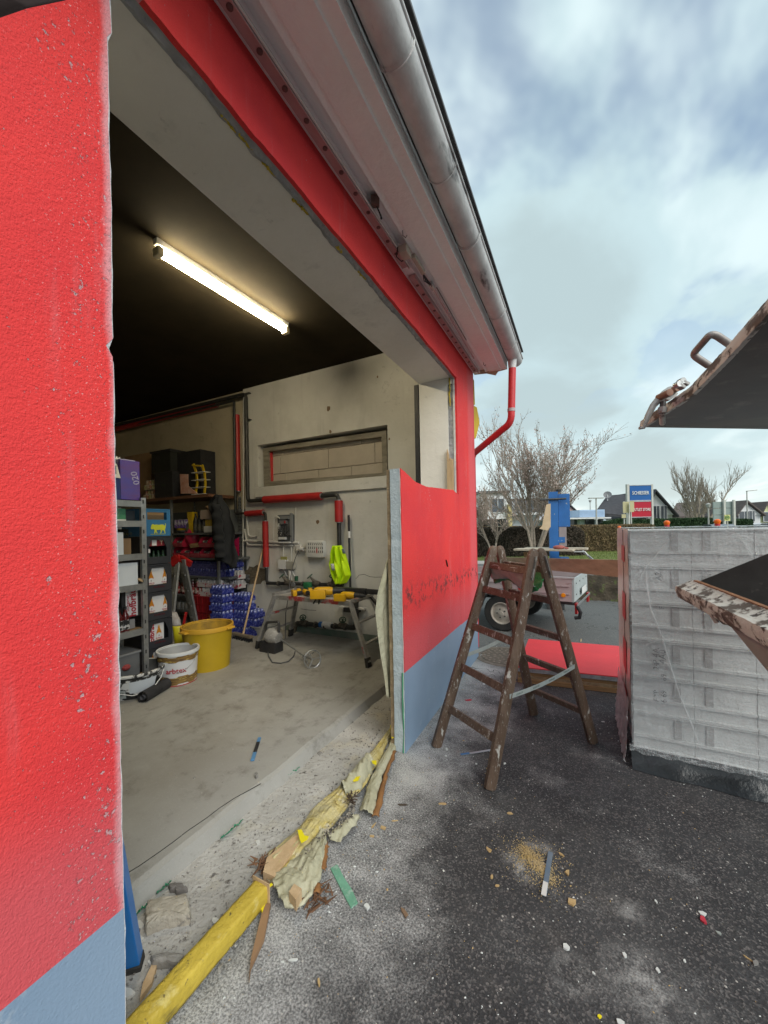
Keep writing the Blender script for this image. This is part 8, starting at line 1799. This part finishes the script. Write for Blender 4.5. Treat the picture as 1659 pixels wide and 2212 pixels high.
# billboard back and bus stop sign
d = 33; t = thing('billboard', 'grey back of a billboard between the bare tree and the pale house', 'billboard', tuple(pt(1568, d))); GBB = mat('grey_green_board_back', (.26, .31, .30), (.22, .27, .26), sc=1)
for i in range(2): 
    for k in range(3): wbox(1541 + 24.5 * i, 1565 + 24.5 * i, zat(1565, 1126 - 14.5 * k, d), zat(1565, 1112.6 - 14.5 * k, d), d, .08).build('board_panel', GBB, t)
for px in (1566, 1587): wbox(px - 2, px + 2, 0, zat(px, 1080, d), d - .2, .15).build('post', SPOST, t)
d = 22; t = thing('bus_stop_sign', 'yellow and green H bus stop sign on a post before the billboard', 'bus stop sign', tuple(pt(1571, d)))
BY = mat('bus_sign_yellow', (.62, .60, .25)); BG = mat('bus_sign_green', (.10, .28, .08)); wbox(1565, 1577, zat(1571, 1125, d), zat(1571, 1112, d), d, .03).build('sign_plate', BY, t); c = pt(1571, d - .02, zat(1571, 1118, d)); MB().tube([c + RX_ * .11 * math.cos(k * PI / 10) + V((0, 0, .11 * math.sin(k * PI / 10))) for k in range(21)], .014, 5).build('green_ring', BG, t); text('H', .16, BG, t, c, RX_, (0, 0, 1), depth=.004, bold=.006); MB().tube([pt(1571, d + .05, 0), pt(1571, d + .05, zat(1571, 1112, d))], .03, 8).build('post', SPOST, t, True)
# orange beacons on barrier posts just beyond the pallet
def beacon(px, py, d, label):
    t = thing('warning_beacon', label, 'warning lamp', tuple(pt(px, d)), 'orange warning beacons behind the pallet'); z = zat(px, py, d); p = pt(px, d, 0)
    MB().cbox(p + V((0, 0, .04)), (.5, .3, .08), None, .01).build('foot', RUBBER, t); MB().cbox(p + V((0, 0, (z - .12) / 2)), (.05, .05, z - .14)).build('post', MATS['red_plastic'], t)
    MB().lathe([(0, -.08), (.045, -.08), (.05, -.05), (.045, -.03)], p + V((0, 0, z)), 14).build('housing', MATS['red_plastic'], t, True); MB().lathe([(.046, -.03), (.062, .02), (.055, .05), (.03, .068), (0, .072)], p + V((0, 0, z)), 14).build('lens', mat('orange_lens', (.85, .16, .01), (.75, .12, .01), sc=20, rough=.2), t, True)
beacon(1440, 1131, 8.6, 'orange warning beacon above the middle of the pallet top'); beacon(1549, 1128.5, 8.0, 'orange warning beacon nearer the right edge above the pallet'); beacon(1337, 1140, 14, 'small far orange beacon beside the beech hedge end')
# parked cars glimpsed behind
def car(px, d, label, col, rz=0, s_=1):
    t = thing('parked_car', label, 'car', tuple(pt(px, d))); c = pt(px, d); x = RX_ * math.cos(rz) + RY_ * math.sin(rz); y = -RX_ * math.sin(rz) + RY_ * math.cos(rz); R_ = Matrix((x, y, V((0, 0, 1)))).transposed()
    def sw(prof, w_, name, m_, par=t): return MB().prism([c + R_ @ V((a, -w_ / 2, z)) for a, z in prof], R_ @ V((0, w_, 0))).build(name, m_, par)
    sw([(-2.1, .3), (2.1, .3), (2.15, .6), (2.0, .82), (1.1, .92), (-1.7, .95), (-2.1, .85)], 1.7, 'body', col); sw([(-1.7, .94), (1.1, .91), (.4, 1.38), (.1, 1.45), (-1.0, 1.45), (-1.5, 1.3)], 1.45, 'cabin', GLS); sw([(.35, 1.40), (.1, 1.46), (-1.0, 1.46), (-1.45, 1.35), (-1.0, 1.50), (.1, 1.50)], 1.4, 'roof', col)
    for a in (-1.3, 1.3):
        for b in (-.8, .8): MB().lathe([(0, -.1), (.3, -.1), (.31, 0), (.3, .1), (0, .1)], c + R_ @ V((a, b, .31)), 16, R_ @ Matrix.Rotation(PI / 2, 3, 'X')).build('wheel', RUBBER, t, True)
CW = mat('car_white', (.6, .6, .62), rough=.3, coat=.5); CG = mat('car_grey', (.14, .15, .16), rough=.3, coat=.5)
car(1634, 42, 'white car parked before the pale yellow house', CW, .5); car(1545, 30, 'dark grey car behind the right orange beacon', CG, 1.2); car(1374, 26, 'pale car roof showing behind the pallet corner', CW, 1.0); car(1652, 46, 'grey car at the right edge beside the white car', CG, .4)

# ---- hedges
def hedge(name, label, a, b, dp, h_, leaf, core, n=9000, ls=.05, cat='hedge', rnd_=.25, top_var=.04):
    a, b = V(a), V(b); x = (b - a).normalized(); y = V((-x.y, x.x, 0)); ln = (b - a).length; t = thing(name, label, cat, tuple((a + b) / 2))
    if y.dot(FW) < 0: y = -y
    def surf(u, v): # u along, v 0 front bottom -> front top -> over -> back top
        yy = 0; z = 0
        if v < .62: z = h_ * v / .62; yy = 0
        else: z = h_; yy = dp * (v - .62) / .38
        e_ = max(0, rnd_ - min(u * ln, (1 - u) * ln)) / rnd_; bulg = .06 * nz((u * ln * 1.3, z * 1.3, 2)) + .03 * nz((u * ln * 4, z * 4, 5)); z = z - (e_ ** 2) * .25 * h_ * (z / h_) - (.12 * (1 - min(1, yy / .2)) if z > h_ * .93 else 0) * 0
        return a + x * (u * ln) + y * (yy - bulg + e_ * e_ * .4) + V((0, 0, z + top_var * nz((u * ln * 1.1, yy, 9))))
    MB().grid(surf, max(20, int(ln * 3)), 18).build('inner_mass', core, t)
    mb = MB()
    for k in range(n):
        p = surf(random.random(), random.random()); p = V(p) + y * random.uniform(-.07, .03) + V((0, 0, random.uniform(-.03, .05))); r_ = ls * random.uniform(.5, 1.2)
        e_ = Euler((random.uniform(0, 6), random.uniform(0, 6), random.uniform(0, 6))).to_matrix(); q = e_ @ V((r_, 0, 0)); s_ = e_ @ V((0, r_ * .55, 0)); mb.add([p - q, p - s_, p + q, p + s_], [(0, 1, 2, 3)])
    mb.build('foliage', leaf, t, kind='stuff'); return t
DKL = mat('dark_hedge_leaf', (.050, .042, .030), (.085, .062, .045), sc=3, rough=.8, spots=[((.10, .085, .06), 11, .58, .68)]); DKC = mat('hedge_core', (.030, .025, .018), rough=1)
BEL = mat('beech_hedge_leaf', (.22, .155, .075), (.14, .10, .05), sc=3, rough=.8, spots=[((.13, .14, .05), 6, .58, .68)]); BEC = mat('beech_core', (.09, .065, .035), rough=1)
hedge('hedge', 'dark clipped hedge with a rounded end behind the ladder', pt(1000, 19.4, .09), pt(1269, 19.0, .09), 1.6, 1.45, DKL, DKC, 14000, .05, rnd_=.7)
hedge('hedge', 'tan beech hedge running behind the dark hedge towards the pallet', pt(1000, 23, .05), pt(1420, 21.4, .05), 1.2, 1.52, BEL, BEC, 20000, .05)
CON = mat('conifer_green', (.020, .050, .018), (.035, .075, .025), sc=3, rough=.8)
hedge('hedge', 'deep green conifer hedge in front of the dark roof house', pt(1309, 38, 0), pt(1545, 37, 0), 1.2, 2.05, CON, mat('conifer_core', (.012, .03, .012), rough=1), 12000, .09, top_var=.16); hedge('hedge', 'short green hedge right of the bus stop sign', pt(1578, 36, 0), pt(1630, 36, 0), 1.2, 1.85, CON, MATS['conifer_core'], 4000, .09)
# low retaining wall beyond the trailer
a, b = pt(1225, 8.3), pt(1420, 7.6); 
mb = MB().grid(lambda u, v: V(a.lerp(b, u)) + RY_ * (.16 * v + .04 * nz((u * 9, v * 4, 2))) + V((0, 0, .52 * min(1, v * 1.6) + .03 * nz((u * 12, v * 6, 1)))), 60, 12)
solo('low_wall', mb, mat('dark_mossy_earth', (.085, .066, .045), (.05, .042, .03), sc=4, rough=1, bump=.8, bsc=20, spots=[((.10, .13, .04), 6, .56, .66), ((.25, .23, .2), 30, .68, .72)]), 'low dark brown mossy retaining wall beyond the trailer', 'wall')
mb = MB().grid(lambda u, v: V(a.lerp(b, u)) + RY_ * (.17 + 4 * v) + V((0, 0, .52 - .1 * v)), 10, 4); 

# ---- trees
def tree(name, label, base, px0, px1, ytop, ybot, d, m_bark, m_leaf, stems=4, seed=1, lean=.5, leaves=3500, lsz=.05, r0=.09, depth=5, twig=.006, dscale=.8):
    rn = random.Random(seed); t = thing(name, label, 'tree', tuple(base)); segs = []; tips = []
    def grow(p, dr, ln, r_, lv):
        n_ = 4; pts = [V(p)]; dd = V(dr)
        for i in range(n_):
            dd = (dd + V((rn.gauss(0, .13), rn.gauss(0, .13), rn.gauss(.03, .09)))).normalized(); pts.append(pts[-1] + dd * ln / n_)
            if lv < depth and (i > 0 or lv > 0):
                for _ in range(rn.choice((0, 1, 1, 1, 1, 1, 2, 2))):
                    ax_ = dd.orthogonal().normalized(); ax_.rotate(Matrix.Rotation(rn.uniform(0, 2 * PI), 3, dd)); nd_ = (dd * 1.0 + ax_ * rn.uniform(.45, .95)).normalized(); nd_.z = nd_.z * .8 + .22 + .10 * lv; grow(pts[-1], nd_.normalized(), ln * rn.uniform(.50, .74), r_ * .58, lv + 1)
        segs.append((pts, r_, lv)); 
        if lv >= depth - 1: tips.extend(pts[1:])
    for k in range(stems):
        a = 2 * PI * k / stems + rn.uniform(-.4, .4); grow(V((0, 0, 0)), V((math.cos(a) * lean, math.sin(a) * lean, 1)).normalized(), 1.5, r0, 0)
    # fit to the observed crown
    xs = [p.x for s_ in segs for p in s_[0]]; zs = [p.z for s_ in segs for p in s_[0]]; xs.sort(); zs.sort(); n__ = len(xs); x0_, x1_, z1_ = xs[int(n__ * .002)], xs[int(n__ * .998)], zs[int(n__ * .997)]
    wl_0 = (pt(px0, d) - base).dot(RX_); wl_1 = (pt(px1, d) - base).dot(RX_); H_ = zat((px0 + px1) / 2, ytop, d) - base.z
    def fit(p):
        k = wl_0 / x0_ if p.x < 0 else wl_1 / x1_; return base + RX_ * p.x * k + RY_ * p.y * (abs(k)) * dscale + V((0, 0, p.z * H_ / z1_))
    trunk = MB(); br_ = MB()
    for pts, r_, lv in segs:
        q = [fit(p) for p in pts]; rr = [max(twig, r_ * (1 - .42 * i / 4)) for i in range(5)]; (trunk if lv == 0 else br_).tube(q, rr, 7 if lv == 0 else 4 if lv < 3 else 3, cap=False)
    trunk.build('trunk', m_bark, t, True); br_.build('branches', m_bark, t, False)
    if leaves:
        lf_ = MB()
        for k in range(leaves):
            p = fit(rn.choice(tips)) + V((rn.gauss(0, .05), rn.gauss(0, .05), rn.gauss(0, .05))); e_ = Euler((rn.uniform(0, 6), rn.uniform(0, 6), rn.uniform(0, 6))).to_matrix(); s_ = lsz * rn.uniform(.5, 1.2); q = e_ @ V((s_, 0, 0)); w_ = e_ @ V((0, s_ * .4, 0)); lf_.add([p - q, p - w_, p + q, p + w_], [(0, 1, 2, 3)])
        lf_.build('leaves', m_leaf, t, kind='stuff')
    return t
BARK = mat('grey_brown_bark', (.40, .33, .27), (.27, .22, .17), sc=8, rough=.95, bump=.5, bsc=30, spots=[((.16, .17, .09), 6, .6, .7)]); BUD = mat('pinkish_brown_buds', (.55, .43, .38), (.40, .30, .26), sc=5, rough=.8)
tree('bush_tree', 'large multi stemmed tree with small pinkish buds behind the ladder', pt(1153, 17.2, .08), 1030, 1302, 905, 1205, 17.2, BARK, BUD, 7, 5, .50, 8000, .05, .06, 4, .0045)
tree('young_tree', 'slender leaning young tree left of the large multi stemmed tree', pt(1066, 17.0, .08), 1000, 1110, 1045, 1205, 17, BARK, BUD, 2, 11, .30, 700, .045, .05, 4, .0075)
tree('bare_tree', 'bare rounded tree in front of the brown roofed house', pt(1514, 44, 0), 1459, 1588, 1000, 1140, 44, mat('far_bark', (.42, .36, .30), (.33, .28, .23), sc=5, rough=1), BUD, 7, 8, .75, 0, .05, .13, 4, .013)
t = hedge('conifer', 'narrow dark conifer standing left beside the white cubic house', pt(1036, 26, 0), pt(1055, 26, 0), .8, 3.1, DKL, DKC, 1600, .07, 'conifer')
# distant tree line and low buildings closing the horizon
MB_far = mat('distant_tree_mass', (.10, .115, .10), (.14, .14, .12), sc=.3, rough=1)
def farline(u, v):
    ang = lerp(-75, 75, u); dd = 120 + 20 * math.sin(u * 40); p = FW * math.cos(math.radians(ang)) * dd + _R0 * math.sin(math.radians(ang)) * dd; return V((p.x, p.y, (1.8 + 2.0 * abs(nz((u * 30, 0, 1))) + 1.2 * abs(nz((u * 110, 3, 1)))) * v)) + V((p.x, p.y, 0)).normalized() * 3 * v
o = MB().grid(farline, 400, 3).build('distant_trees', MB_far); o['kind'] = 'stuff'
